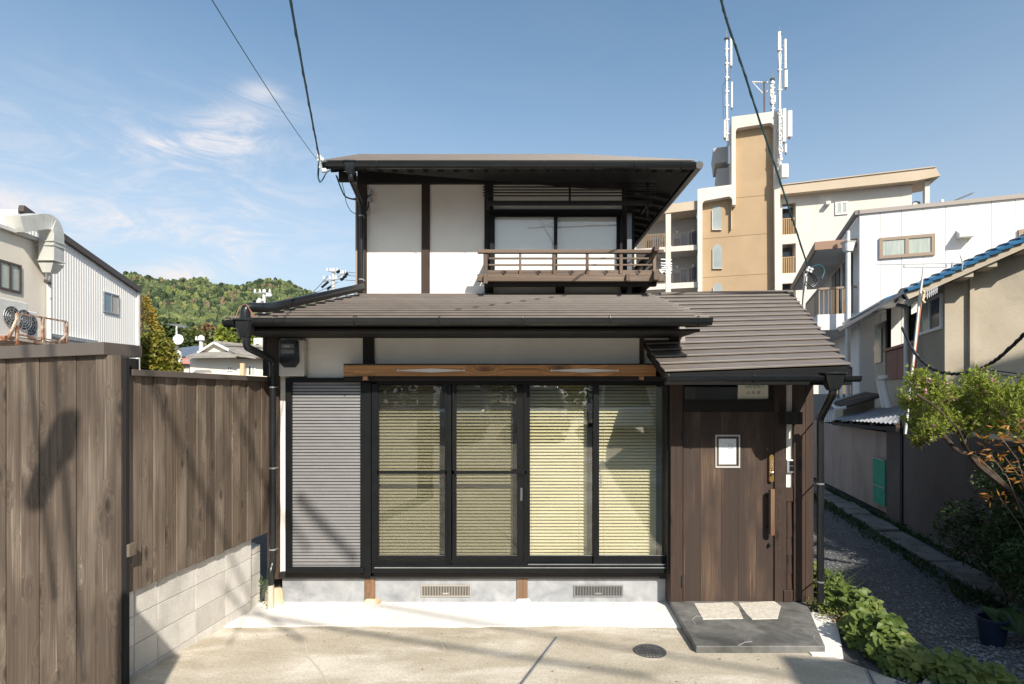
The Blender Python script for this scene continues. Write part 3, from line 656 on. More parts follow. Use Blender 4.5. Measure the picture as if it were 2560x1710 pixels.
def hopper(cx, cy, zt, w=.17, h=.13):
    m = M(); m.loft([rr(cx, cy, zt-h*1.0, w*.45, w*.45), rr(cx, cy, zt-h*.78, w*.62, w*.6), rr(cx, cy, zt-h*.35, w*.86, w*.7), rr(cx, cy, zt-.018, w*.92, w*.75), rr(cx, cy, zt-.016, w*1.08, w*.88), rr(cx, cy, zt, w*1.08, w*.88), rr(cx, cy, zt, w*.9, w*.7), rr(cx, cy, zt-.03, w*.86, w*.66)])
    return m.build('rain_hopper', m_gut, H, bevel=.004, smooth=True)
def smooth_path(pts, r=.05, n=5):
    pts = [V(p) for p in pts]; out = [pts[0]]
    for i in range(1, len(pts)-1):
        a, b, c = pts[i-1], pts[i], pts[i+1]; q = min(r, (b-a).length*.45, (c-b).length*.45); p0 = b+(a-b).normalized()*q; p1 = b+(c-b).normalized()*q
        for k in range(n+1): t_ = k/n; out.append(p0*(1-t_)**2+b*2*t_*(1-t_)+p1*t_*t_)
    out.append(pts[-1]); return out
def pipe(name, pts, r, mat=m_gut, parent=H, bend=.05, n=12): return M().tube(smooth_path(pts, bend), r, n).build(name, mat, parent, smooth=True)
def clamp(pipeobj, c, r, toward):                    # steel clamp round a pipe with its arm to the wall
    m = M(); m.tube([V(c)-V((0, 0, .007)), V(c)+V((0, 0, .007))], r+.003, 12); m.beam(c, toward, .006, .012); m.build('clamp', m_steel, pipeobj)
hc = V((X(613, 4.93), 4.93, 0)); zt = Z(795, 4.85); hopper(hc.x, hc.y, zt, .165, .16)
dl = pipe('downpipe', [(hc.x+.01, hc.y, zt-.14), (hc.x+.012, hc.y, zt-.24), (X(682, 5.55), 5.55, Z(900, 5.55)), (X(682, 5.55), 5.55, Z(1408, 5.55)), (X(676, 5.5), 5.5, Z(1428, 5.5)), (X(676, 5.5), 5.5, Z(1465, 5.5))], .033, bend=.07)
pipe('drain_stub', [(X(676, 5.5), 5.5, Z(1462, 5.5)), (X(676, 5.5), 5.5, -.01)], .034, MT('beige pipe', (.46, .42, .35), None, .5))
for y_ in (968, 1170, 1373): clamp(dl, V((X(682, 5.55), 5.55, Z(y_, 5.55))), .033, V((X(692, 5.6), 5.63, Z(y_, 5.6))))
# fat pipe lying on the lower roof from the upper downpipe to the hopper
def onroof(px, d, up=.05): return V((X(px, d), d, ze+.3*(d-E)+up))
a = onroof(632, 4.98, .075); b_ = V((X(905, 6.45), 6.45, Z(725, 6.45)))
rp = pipe('roof_pipe', [(hc.x, hc.y, zt-.02), (hc.x, hc.y, a.z+.02), (a.x+.1, a.y+.09, a.z+.035), b_+V((0, 0, .03))], .043, bend=.09)
m = M(); m.tube([(hc.x-.06, hc.y-.06, zt+.0), (hc.x-.02, hc.y-.047, zt+.11), (hc.x+.03, hc.y-.04, zt+.125), (hc.x+.10, hc.y-.05, zt)], .003, 5); m.tube([(hc.x+.03, hc.y-.047, zt+.12), (hc.x+.125, hc.y-.05, zt-.005)], .003, 5); m.build('copper_wire', MT('copper wire', (.55, .25, .15), None, .4, metal=.6), rp)
# ---------------------------------------------------------------- upper storey
U = 6.7
def pu(name, x0, y0, x1, y1, mat, d=U, th=.08, parent=H, **k): return pb(name, x0, y0, x1, y1, d, th, mat, parent, **k)
for r in ((914, 440, 1056, 735), (1072, 440, 1213, 735), (1230, 440, 1562, 530), (1232, 706, 1389, 735), (1411, 706, 1560, 735)): pu('plaster_panel', *r, m_white)
pu('corner_post', 893, 440, 916, 735, m_brown, U-.03, .1); pu('post', 1054, 440, 1074, 735, m_brown, U-.03, .1); pu('post', 1211, 440, 1233, 735, m_dark, U-.04, .1)
pu('post', 1389, 706, 1411, 735, m_dark, U-.02, .1); pu('post', 1556, 440, 1569, 735, m_brown, U-.04, .1); pu('corner_post', 1560, 440, 1586, 735, m_dark, U+.01, .1)
pu('side_board', 888.5, 440, 893, 735, WOOD('pale edge board', (.25, .17, .12), (.40, .29, .21), (.5, .4, .3), knots=False), U-.02, .02)
pu('wall_plate', 893, 404, 1586, 457, m_black, U-.06, .12)
pu('door_box', 1568, 533, 1579.5, 735, MT('blue grey aluminium', (.10, .115, .13), None, .4), U-.14, .12)
# side wall of the house on the right, both storeys, and left
zr = 4.75
m = M(); m.box(X(1586, U)-.1, X(1586, U), U+.11, 9.8, 3.0, zr); part(m, 'side_wall', m_dark)
m = M(); m.box(X(893, U), X(893, U)+.1, U+.09, 9.8, 3.0, zr); part(m, 'side_wall', m_white)
m = M(); m.box(X(893, U), X(1586, U), 9.8, 9.9, 3.0, zr); part(m, 'rear_wall', m_white)
m = M(); m.box(X(668, D), X(668, D)+.1, D+.08, 9.8, 0, 2.75); part(m, 'side_wall', m_dark); m = M(); m.box(X(668, D), 3.0, 9.9, 10, 0, 2.75); part(m, 'rear_wall', m_white)
# upper window
uf = M(); d = U-.10
uf.pbox(1225, 523, 1556, 534, d, .1); uf.pbox(1225, 534, 1233.5, 704, d, .1); uf.pbox(1550, 534, 1556, 704, d, .1); uf.pbox(1225, 698, 1556, 706, d, .1); part(uf, 'window_frame', m_alu)
def usash(x0, x1, dd, lw, rw):
    s = M(); s.pbox(x0, 534, x0+lw, 698, dd, .03); s.pbox(x1-rw, 534, x1, 698, dd, .03); s.pbox(x0+lw, 534, x1-rw, 541, dd, .03); s.pbox(x0+lw, 688, x1-rw, 698, dd, .03)
    o = part(s, 'sliding_window', m_alu); M().pbox(x0+lw, 541, x1-rw, 688, dd+.013, .004).build('pane', m_glassu, o)
    M().pbox(x0+lw-2, 538, x1-rw+2, 690, dd+.05, .01).build('paper_screen', m_curtain, o)
usash(1233.5, 1393, d+.02, 3.5, 8); usash(1386, 1550, d+.055, 7.5, 8)
# lattice hood over the upper window
lt = M(); d = U-.34; lt.pbox(1221, 501.5, 1631, 512, d, .03); LT = part(lt, 'lattice_hood', m_darkx)
for v in (345, 367, 390, 412, 436): M().pbox(1207, 350+v/3.136-1.4, 1642, 350+v/3.136+1.2, d-.012, .012).build('lattice_bar', m_darkx, LT)
for x0, x1, y1 in ((1215, 1219, 523), (1422, 1427, 501), (1617, 1622, 540)): M().pbox(x0, 455, x1, y1, d+.002, .02).build('lattice_post', m_dark, LT)
for px in (1220, 1620):
    m = M(); m.beam(P(px, 506, d), V((X(px, d), U, Z(506, d))), .02, .045); m.build('lattice_arm', m_dark, LT)
# balcony
bf = 6.28; BK = M(); BK.pbox(1193, 685, 1660, 703, bf, .06); BA = part(BK, 'balcony', m_rail, bevel=.003)
def bp(name, x0, y0, x1, y1, mat, dd=bf, th=.035): return M().pbox(x0, y0, x1, y1, dd, th).build(name, mat, BA, bevel=.002)
bp('top_rail', 1193.6, 623.6, 1660, 632, m_rail, bf-.015, .06)
for y0, y1 in ((643.5, 648), (660, 664)): bp('rail', 1222, y0, 1632, y1, m_rail, bf+.008, .018)
bp('floor_board', 1218, 675, 1634, 686, m_rail, bf+.025, .02)
for x0, x1 in ((1211, 1219), (1297.5, 1303.5), (1381.7, 1388.7), (1465, 1472), (1549, 1557), (1633, 1640.6)): bp('baluster', x0, 626, x1, 684.5, m_railz, bf, .033)
m = M(); zf = Z(676, bf); m.box(X(1219, bf), X(1640, bf), bf+.05, U-.15, zf-.02, zf); m.box(X(1586, U)+.02, X(1640, bf), bf+.05, 7.75, zf-.02, zf); m.build('floor', m_darkx, BA)
rx = X(1637, bf)
for (za, zb, w) in ((Z(632, bf), Z(620, bf), .05), (Z(648, bf), Z(643.5, bf), .018), (Z(664, bf), Z(660, bf), .018), (Z(703, bf), Z(682, bf), .06)):
    M().box(rx-w/2, rx+w/2, bf-.09 if w > .02 else bf+.03, 7.75, za, zb).build('side_rail', m_railz if w < .02 else WOOD('side rail wood', (.06, .042, .032), (.12, .085, .065), (.2, .16, .13), axis='y', knots=False) if 'side rail wood' not in bpy.data.materials else bpy.data.materials['side rail wood'], BA)
for yy in (6.75, 7.2, 7.7): M().box(rx-.016, rx+.016, yy, yy+.035, Z(684, bf), Z(626, bf)).build('baluster', m_railz, BA)
lx = X(1215, bf)
for (za, zb, w) in ((Z(632, bf), Z(623.6, bf), .04), (Z(648, bf), Z(643.5, bf), .018), (Z(664, bf), Z(660, bf), .018), (Z(703, bf), Z(686, bf), .05)):
    M().box(lx-w/2, lx+w/2, bf+.04, U-.045, za, zb).build('side_rail', m_railz, BA)
for x0, x1 in ((1566, 1575), (1209, 1219)): bp('joist_end', x0, 684, x1, 702 if x0 > 1300 else 708, m_railz, bf-.05, .05)
m = M(); m.pbox(1212, 703, 1642, 714, bf+.06, .08); m.build('bearer', m_darkx, BA)
for px in (1225, 1400, 1560, 1616):
    m = M(); m.beam(V((X(px, bf), bf+.05, Z(700, bf))), V((X(px, U), U-.02 if px < 1600 else U+.3, Z(724, U))), .07, .09); m.build('brace', m_dark, BA)
for u in (370, 640, 898, 1168, 1422):               # small dark cleats under the lowest rail
    c = P(1140+u/3.136, 680, bf-.01); m = M(); m.beam(c+V((-.03, 0, .0)), c+V((.035, -.004, 0)), .012, .008); m.beam(c+V((0, 0, .02)), c+V((.035, -.004, 0)), .008, .008); m.beam(c+V((0, 0, -.02)), c+V((.035, -.004, 0)), .008, .008); m.build('cleat', m_blackp, BA)
# upper roof
E2 = 5.95; z2 = Z(403, E2)
bl, br = V((X(809, E2), E2, z2)), V((X(1737, E2), E2, z2)); tl, tr_ = V((X(900, 8.2), 8.2, z2+.45*2.25)), V((X(1440, 8.2), 8.2, z2+.45*2.25))
m = M(); o_ = V((0, 0, .05)); m.hexa([bl-o_, br-o_, tr_-o_, tl-o_], [bl-V((0, 0, .006)), br-V((0, 0, .006)), tr_-V((0, 0, .006)), tl-V((0, 0, .006))]); ur = part(m, 'upper_roof', m_black)
courses(ur, bl, br, tl, tr_, 15, m_roof, lip=.018)
rb = V((br.x, 10.4, z2)); lb = V((bl.x, 10.4, z2))
m = M(); q = [br, rb, tr_]; m.hexa([p-o_ for p in q], q); m.build('hip_slope', m_roof, ur); m = M(); q = [tl, tr_, rb, lb]; m.hexa([p-o_ for p in q], q); m.build('rear_slope', m_roof, ur)
m = M(); n = 24
for i in range(n):                                  # rafters under the boards
    x = bl.x+.08+(br.x-bl.x-.16)*i/(n-1); m.beam(V((x, E2+.04, z2-.075)), V((x, U+.2, z2-.075+.41*.95)), .04, .05)
m.build('rafters', m_black, ur, kind='stuff')
m = M(); n = 14
for i in range(n):
    y = U+.1+i*.26; m.beam(V((br.x-.03, y, z2-.085)), V((X(1586, U)-.05, y, z2+.0)), .04, .05)
m.build('side_rafters', m_black, ur, kind='stuff')
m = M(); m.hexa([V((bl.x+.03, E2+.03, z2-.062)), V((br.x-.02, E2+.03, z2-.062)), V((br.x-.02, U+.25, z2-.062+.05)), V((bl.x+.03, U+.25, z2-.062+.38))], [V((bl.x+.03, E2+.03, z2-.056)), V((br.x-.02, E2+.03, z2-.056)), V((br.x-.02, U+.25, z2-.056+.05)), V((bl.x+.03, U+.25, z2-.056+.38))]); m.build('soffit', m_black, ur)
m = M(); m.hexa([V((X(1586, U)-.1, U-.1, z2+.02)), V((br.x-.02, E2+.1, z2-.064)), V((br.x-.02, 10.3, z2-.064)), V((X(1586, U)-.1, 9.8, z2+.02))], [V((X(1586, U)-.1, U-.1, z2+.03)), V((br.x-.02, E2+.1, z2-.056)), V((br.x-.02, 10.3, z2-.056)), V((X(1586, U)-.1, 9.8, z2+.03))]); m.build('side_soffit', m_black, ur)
m = M(); m.box(bl.x+.12, bl.x+.30, E2+.12, E2+.17, z2-.16, z2-.06); m.build('purlin_end', m_dark, ur)
m = M(); m.box(bl.x+.0, br.x, E2-.006, E2+.02, z2-.05, z2-.003); m.build('eave_trim', m_alu, ur)
m = M(); m.box(br.x-.02, br.x+.006, E2, 10.3, z2-.05, z2-.003); m.build('eave_trim', m_alu, ur)
g2 = E2-.03
gutter('gutter', X(806, g2), X(1738, g2), g2, z2-.045, .042, br=[X(q, g2) for q in (944, 1086, 1224, 1362, 1483, 1586, 1702)])
m = M(); m.tube([(br.x+.04, g2, z2-.05), (br.x+.04, 10.3, z2-.05)], .042, 8); part(m, 'side_gutter', m_gut, smooth=True)
hx = X(876, g2); hopper(hx, g2, z2-.02, .14, .13)
ud = pipe('downpipe', [(hx+.005, g2, z2-.14), (hx+.008, g2, z2-.21), (X(903, 6.58), 6.58, Z(508, 6.58)), (X(903, 6.58), 6.58, Z(722, 6.58))], .027, bend=.05)
for y_ in (540, 699): clamp(ud, V((X(903, 6.58), 6.58, Z(y_, 6.58))), .027, V((X(912, 6.66), 6.67, Z(y_, 6.6))))
# ---------------------------------------------------------------- canopy over the door
E3 = 4.9
cbl, cbr = V((X(1662, E3), E3, Z(933, E3))), V((X(2127, E3), E3, Z(915, E3))); ctr = V((X(1980, 7.34), 7.34, Z(733, 7.34))); ctl = V((X(1617, D)-.0, 7.34, ctr.z-.06))
# the left edge runs back to the house wall and on behind it
s_ = .50; ctl = V((X(1617, D), D, Z(872, D))); slope_l = (ctl-cbl)/(D-E3)
full_tl = V((1.30, 7.34, ctr.z-.03))
m = M(); dn = V((0, 0, .055)); q = [cbl, cbr, ctr, full_tl]; m.hexa([p-dn for p in q], [p-V((0, 0, .008)) for p in q]); cr = part(m, 'canopy_roof', m_dark)
courses(cr, cbl, cbr, full_tl, ctr, 15, m_roof, lip=.026)
m = M(); q = [cbl-V((0, .006, .0)), cbr-V((0, .006, .0))]; l_, r_ = V((0, 0, -.10)), V((0, 0, -.165)); b3 = V((0, .03, 0)); u3 = V((0, 0, -.006)); m.hexa([q[0]+l_, q[1]+r_, q[1]+r_+b3, q[0]+l_+b3], [q[0]+u3, q[1]+u3, q[1]+u3+b3, q[0]+u3+b3]); m.build('eave_trim', m_alu, cr)  # trim deepened, more at the right, to block sun between gutter and eave
m = M(); m.beam(cbr-V((.01, 0, .04)), ctr-V((.01, 0, .04)), .02, .06); m.build('verge_trim', m_alu, cr); m = M(); m.beam(cbl-V((-.01, 0, .04)), ctl-V((-.01, 0, .04)), .02, .06); m.build('verge_trim', m_alu, cr)
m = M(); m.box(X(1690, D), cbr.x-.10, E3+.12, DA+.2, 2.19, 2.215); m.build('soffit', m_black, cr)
m = M(); m.beam(ctr+V((-1.7, .02, -.01)), ctr+V((0, .02, .02)), .12, .03); m.build('ridge_cap', m_roof, cr)
g3 = 4.78; zg = Z(942, g3)
gutter('gutter', X(1664, g3), X(2055, g3), g3, zg, .038, br=[X(q, g3) for q in (1669, 1883)]); gutter('gutter', X(2106, g3), X(2149, g3), g3, zg, .038, br=[X(2108, g3)])
hopper(X(2082, g3), g3, Z(931, g3), .175, .15)
pr = pipe('downpipe', [(X(2082, g3), g3, Z(966, g3)), (X(2082, g3), g3, Z(984, g3)), (X(2051, 5.25), 5.25, Z(1045, 5.25)), (X(2051, 5.25), 5.25, Z(1505, 5.25))], .031, bend=.06)
for y_ in (1052, 1209, 1454): clamp(pr, V((X(2051, 5.25), 5.25, Z(y_, 5.25))), .031, V((X(2036, DA), DA, Z(y_, DA))))
m = M(); m.box(X(1716, D), X(1738, D), E3+.62, E3+.66, Z(872, D)-.0, Z(864, D)+.0); m.build('flashing_end', m_cap, cr)
# ---------------------------------------------------------------- door bay
def pd(name, x0, y0, x1, y1, mat, d=DA, th=.07, parent=H, **k): return pb(name, x0, y0, x1, y1, d, th, mat, parent, **k)
pd('door_post', 1677, 950, 1707, 1506, m_brown, DA-.02, .12, bevel=.003); pd('window_jamb', 1668, 950, 1676, 1433, m_alu, DA+.02, .06)
m = M(); m.box(X(1677, DA)-.005, X(1677, DA), DA+.0, D, .05, 2.3); part(m, 'bay_side', m_brown)
pd('door_head', 1707, 998.6, 1940, 1028, m_darkx, DA-.01, .08); pd('transom_bar', 1700, 940, 1966, 957, m_darkx, DA-.0, .08)
pd('door_post', 1937, 950, 1966, 1507, m_brown, DA-.02, .12, bevel=.003)
tw = pd('transom_window', 1707, 956, 1712, 999, m_dark, DA, .05); M().pbox(1712, 957, 1937, 999, DA+.03, .004).build('pane', m_glassd, tw); M().pbox(1923, 956, 1937, 999, DA, .05).build('frame', m_dark, tw)
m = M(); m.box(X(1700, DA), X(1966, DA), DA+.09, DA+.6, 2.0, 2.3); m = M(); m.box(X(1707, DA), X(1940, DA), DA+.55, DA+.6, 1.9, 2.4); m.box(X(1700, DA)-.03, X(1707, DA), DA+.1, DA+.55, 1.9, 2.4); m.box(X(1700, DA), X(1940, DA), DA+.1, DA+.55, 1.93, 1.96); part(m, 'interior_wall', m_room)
pd('plaster_strip', 1965, 930, 1992, 1220, m_white, DA+.01, .06); pd('stub_beam', 1964, 1030, 2007, 1061, m_dark, DA-.16, .2, bevel=.003); 
pd('lower_backing', 1962, 1218, 1992, 1507, m_hole, DA+.03, .03); pd('wood_block', 1963.5, 1219, 1990, 1254, m_brown, DA-.015, .05, bevel=.004)
# lapped bark-brown pipe below the block
segs = [(1254, 1342), (1342, 1387), (1387, 1433), (1433, 1476)]
for y0, y1 in segs:
    m = M(); cx = X(1972, DA-.0); r0 = .030; z1, z0 = Z(y0, DA), Z(y1, DA)
    rg = lambda z, r: [V((cx+r*math.cos(k*math.pi/5), DA+.005+r*.7*math.sin(k*math.pi/5), z)) for k in range(10)]
    m.loft([rg(z0, r0+.004), rg(z0+.004, r0+.004), rg(z1, r0-.003)]); part(m, 'lapped_pipe', m_brown, smooth=True)
pd('pipe_foot', 1960, 1476, 1983, 1506, m_brown, DA-.035, .07, bevel=.006)
pd('side_post', 1985, 940, 2014, 1503, m_brown, DA-.03, .12, bevel=.003); pd('side_board', 2014.5, 940, 2034, 1511, m_brown, DA-.015, .1, bevel=.002)
m = M(); m.box(X(2034, DA)-.02, X(2034, DA), DA+.09, 9.8, 0, 2.36); part(m, 'side_wall', m_brown)
# door leaf of boards
dm = M(); dm.pbox(1707, 1028, 1937, 1505, DA+.012, .03); dob = part(dm, 'door', m_hole)
be = [1708, 1752, 1803, 1846, 1890, 1936]
for a, b in zip(be, be[1:]): M().pbox(a+.15, 1029, b-.15, 1504, DA+.001, .02).build('door_board', m_door, dob, bevel=.0008)
hb = M(); c0 = P(1930, 1223, DA-.07); hb.pbox(1927, 1223, 1937, 1339, DA-.075, .02); ho = hb.build('handle', m_orange if False else WOOD('handle wood', (.12, .06, .035), (.24, .13, .07), (.4, .28, .18), knots=False), dob, bevel=.002)
M().pbox(1922, 1226, 1926.6, 1336, DA-.07, .012).build('handle_bar', m_blackp, dob)
for y_ in (1243, 1320):
    m = M(); c = P(1925, y_, DA-.065); m.tube([c, c+V((0, .07, 0))], .009, 8); m.build('handle_mount', m_blackp, dob)
m = M(); pts = []
for k in range(13): a_ = math.pi*k/12; pts.append((1929.5+5.6*math.cos(a_), 1142-5.6*math.sin(a_)))
for k in range(13): a_ = math.pi+math.pi*k/12; pts.append((1929.5+5.6*math.cos(a_), 1200-5.6*math.sin(a_)))
m.prism([P(a, b, DA-.03) for a, b in pts], (0, .03, 0)); kl = m.build('keypad_lock', m_brass, dob, bevel=.001)
for i in range(7):
    for j in (-1, 1):
        c = P(1929.5+2.4*j, 1147+i*4.6, DA-.032); m = M(); m.ball(c, .0055, .006, .0055, 8, 5); m.build('key_button', m_chrome, kl, smooth=True)
m = M(); c = P(1930, 1183, DA-.034); m.tube([c+V((0, .004, 0)), c-V((0, .022, 0)), c-V((0, .024, 0))], .011, 12, [.011, .012, .008]); m.build('turn_knob', m_chrome, kl, smooth=True)
m = M(); c = P(1922, 1362, DA-.0); m.tube([c, c-V((0, .03, 0))], .016, 14, [.017, .013]); m.build('lock_cylinder', m_blackp, dob, smooth=True); m = M(); m.tube([c-V((0, .03, 0)), c-V((0, .034, 0))], .010, 12); m.build('lock_face', m_chrome, dob)
for y0, y1 in ((1440, 1468), (1080, 1098)): pd('hinge', 1704, y0, 1708, y1, m_blackp, DA-.03, .03, dob)
# ---------------------------------------------------------------- things fixed to or hung on the house
mt = thing('electricity_meter', 'ivory electricity meter box with dark window beside the left corner post', 'meter', P(728, 941, D-.1))
m = M(); m.pbox(696, 849, 761, 941, D-.105, .10); m.build('case', m_plastic, mt, bevel=.014)
m = M(); hexp = [(697.5, 853), (701, 851), (742, 851), (746, 854), (748, 905), (738, 918.5), (710, 918.5), (697.5, 906)]
m.prism([P(a, b, D-.118) for a, b in hexp], (0, .015, 0)); wd = m.build('window', m_blackp, mt, bevel=.003)
m = M(); m.pbox(703, 860, 735, 870, D-.121, .003); m.pbox(703, 874, 735, 884, D-.121, .003); m.build('register', MT('meter register', (.16, .165, .16), None, .4), wd)
M().pbox(709, 863, 724, 869, D-.1225, .002).build('dial', MT('meter dial', (.34, .34, .33), None, .5), wd)
ic = thing('intercom', 'silver door intercom with black panel on the white strip', 'intercom', P(1979, 1182, DA))
M().pbox(1967.5, 1149.5, 1990.5, 1182, DA-.02, .03).build('case', m_steel, ic, bevel=.003); M().pbox(1974, 1153, 1985.5, 1164, DA-.0235, .004).build('camera_window', m_blackp, ic); M().pbox(1974, 1165.5, 1985.5, 1178, DA-.0235, .004).build('speaker', m_blackp, ic); M().pbox(1987, 1153, 1988.8, 1160, DA-.0225, .003).build('label_plate', m_porc, ic)
ns = thing('notice', 'white notice sheet in a clear sleeve fixed to the door', 'notice', P(1820, 1170, DA-.01))
m_sleeve = GLASS('clear sleeve', (.985, .985, .985), 1.4, 1.2, .15)
M().pbox(1788.5, 1087, 1850.5, 1170, DA-.008, .001).build('sleeve', m_sleeve, ns)
m = M(); m.pbox(1788.5, 1087, 1850.5, 1091, DA-.0105, .0015); m.pbox(1788.5, 1165, 1850.5, 1170, DA-.0105, .0015); m.pbox(1788.5, 1091, 1792, 1165, DA-.0105, .0015); m.pbox(1847, 1091, 1850.5, 1165, DA-.0105, .0015); m.build('sleeve_edge', MT('cloudy vinyl', (.42, .40, .38), None, .4), ns)
M().pbox(1797, 1097, 1840.5, 1161, DA-.0055, .0015).build('paper', m_paper, ns)
m_blue = MT('blue print', (.06, .22, .36), None, .8); m_faint = MT('faint print', (.50, .52, .56), None, .8)
def prn(m, x0, y0, x1, y1): m.pbox(x0, y0, x1, y1, DA-.0062, .0005)
m = M(); ax, ay = 1826.5, 1109
for a, b in (((1820.5, 1114.5), (1826.5, 1109.5)), ((1826.5, 1109.5), (1832.5, 1114.5)), ((1821.5, 1114), (1821.5, 1121)), ((1831.5, 1114), (1831.5, 1121)), ((1821, 1121), (1832, 1121)), ((1823.5, 1118), (1829.5, 1118))):
    m.beam(P(*a, DA-.006), P(*b, DA-.006), .001, .0035, (0, 0, 1))
m.build('house_logo', m_blue, ns)
m = M(); prn(m, 1810, 1106.4, 1824, 1107.6); prn(m, 1804, 1119, 1817, 1120)
for i in range(9):
    y_ = 1124+i*3.7; prn(m, 1806, y_, 1806+rnd.uniform(16, 28), y_+.9)
m.build('print_lines', m_faint, ns)
sg = thing('shop_sign', 'cream paper sign with Japanese characters at the transom glass above the door', 'sign', P(1884, 998, DA+.05))
m = M(); m.prism([P(1846, 950, DA+.022), P(1923, 950, DA+.022), P(1920, 997.5, DA+.022), P(1844, 997.5, DA+.022)], (0, .004, 0)); m.build('card', MT('cream card', (.80, .79, .66), None, .8), sg)
def text(body, px, py, h, d, mat, parent, shear=0, name='lettering', space=1.0, align='CENTER'):
    cu = bpy.data.curves.new('t', 'FONT'); cu.body = body; cu.size = 1; cu.extrude = .0; cu.align_x = align; cu.align_y = 'CENTER'; cu.shear = shear; cu.space_character = space; cu.resolution_u = 3
    o = bpy.data.objects.new('t', cu); C.objects.link(o); bpy.context.view_layer.update(); dg = bpy.context.evaluated_depsgraph_get(); me = bpy.data.meshes.new_from_object(o.evaluated_get(dg)); bpy.data.objects.remove(o)
    s = h; c = P(px, py, d); m = M(); m.v = [V((v.co.x*s+c.x, c.y, v.co.y*s+c.z)) for v in me.vertices]; m.f = [tuple(p.vertices) for p in me.polygons]
    return m.build(name, mat, parent)
text('谷町君旅行', 1886, 967, .038, DA+.021, MT('teal lettering', (.02, .20, .22), None, .6), sg, .25)
text('山 科 家', 1884, 982, .036, DA+.021, MT('dark lettering', (.03, .03, .03), None, .6), sg, 0, space=1.15)

def ongr(px, py, up=.003):
    d = 4.6
    for _ in range(30): d = F*(CZ-gz(d))/(py-HY)
    return V((X(px, d), d, gz(d)+up+(.012 if d > 5.03 else 0)))
m = M()
for line in ([(737, 1580), (762, 1600), (768, 1640), (800, 1676), (822, 1710)], [(812, 1582), (780, 1603), (745, 1618), (700, 1640)], [(858, 1628), (872, 1648), (864, 1656), (880, 1652)], [(1030, 1588), (1060, 1592), (1110, 1604), (1125, 1620)], [(1090, 1588), (1150, 1590), (1160, 1596)], [(1100, 1600), (1112, 1625), (1108, 1640)]):
    for a, b in zip(line, line[1:]):
        A, B = ongr(*a), ongr(*b); m.beam(A, B, rnd.uniform(.006, .013), .001)
m.build('scrape_marks', MT('pale scrape', (.52, .47, .39)), None, kind='stuff', label='pale scrape marks on the concrete forecourt')
lt_ = M()
for i in range(90):
    px = rnd.uniform(480, 2050); py = rnd.choice((rnd.gauss(1584, 5), rnd.uniform(1590, 1710), rnd.gauss(1512, 2) if px < 1660 else 1650)); p = ongr(px, py, .003); r = rnd.uniform(.004, .011)
    lt_.leaf(p, r*2.2, V((rnd.gauss(0, 1), rnd.gauss(0, 1), .15)), V((0, 0, 1)), wide=.7)
lt_.build('litter', MT('dry litter', (.16, .09, .05), (.30, .22, .14), .9, 60), None, kind='stuff', label='scattered dry leaf bits on the forecourt')
# ---------------------------------------------------------------- warehouse on the left
wu = (-.08, 1)
Wh = thing('warehouse', 'pale warehouse with white ribbed cladding and a beige wing at the left edge', 'building', (-13, 15, 0))
wp = Pl(343, 20, wu); wp.n = V((-1, -.08, 0)).normalized()
def whz(px, py): return wp.p(px, py)
a0, a1 = wp.t(343), wp.t(70)
ztop = lambda t: whz(343, 727).z+(whz(105, 562).z-whz(343, 727).z)*(a0-t)/(a0-wp.t(105))
m = M(); tlen = a0-a1; n = int(abs(tlen)/.11); dir_ = 1 if a1 > a0 else -1
pts = []
for i in range(n+1):
    t = a0+dir_*.11*i; pts += [(t, 0), (t+dir_*.05, 0), (t+dir_*.065, -.007), (t+dir_*.095, -.007)]
for (t, o), (t2, o2) in zip(pts, pts[1:]): m.poly([wp.T(t, -.2, o), wp.T(t2, -.2, o2), wp.T(t2, ztop(t2), o2), wp.T(t, ztop(t), o)])
m.build('ribbed_cladding', m_clad, Wh)
far_end = wp.T(a1, 0, 0)
m = M(); q = [wp.T(a0, 0, .03), wp.T(a1+dir_*.3, 0, .03), wp.T(a1+dir_*.3, 0, 9), wp.T(a0, 0, 9)]
zt_ = [ztop(a0), ztop(a1+dir_*.3), ztop(a1+dir_*.3), ztop(a0)]; m.hexa(q, [V((p.x, p.y, z-.02)) for p, z in zip(q, zt_)]); m.build('wall', m_clad, Wh)
m = M(); m.beam(wp.T(a0-dir_*.06, ztop(a0)+.02, -.05), wp.T(a1+dir_*.3, ztop(a1+dir_*.3)+.02, -.05), .14, .17); m.build('roof_edge', m_trim, Wh)
m = M(); m.beam(wp.T(a0, 0, -.02), wp.T(a0, ztop(a0), -.02), .10, .10); m.build('corner_trim', m_acw, Wh)
m = M(); q0, q1 = wp.p(120, 838, -.05), wp.p(236, 856, -.05); m.beam(q0, q1, .1, .10); m.build('ledge', m_steel, Wh)
# window in the cladding
def win(pl, x0, y0, x1, y1, owner, fm, gm, off=-.02, div=1, fw=.05, name='window', cur=None):
    m = M(); t_0, t_1 = sorted((pl.t(x0), pl.t(x1))); xm = (x0+x1)/2; z1, z0 = pl.z(xm, y0), pl.z(xm, y1)
    pl.slab(m, t_0, t_1, z1-fw, z1, off, .05); pl.slab(m, t_0, t_1, z0, z0+fw, off, .05); w_ = (t_1-t_0)
    for k in range(div+1):
        c = t_0+fw/2+(w_-fw)*k/div; pl.slab(m, c-fw/2, c+fw/2, z0+fw, z1-fw, off, .05)
    o = m.build(name, fm, owner)
    for k in range(div):
        m = M(); pl.slab(m, t_0+w_*k/div+fw*.4, t_0+w_*(k+1)/div-fw*.4, z0+fw*.5, z1-fw*.5, off+.02+.006*(k % 2), .008); m.build('pane', (cur or gm) if not isinstance(gm, list) else gm[k % len(gm)], o)
    return o
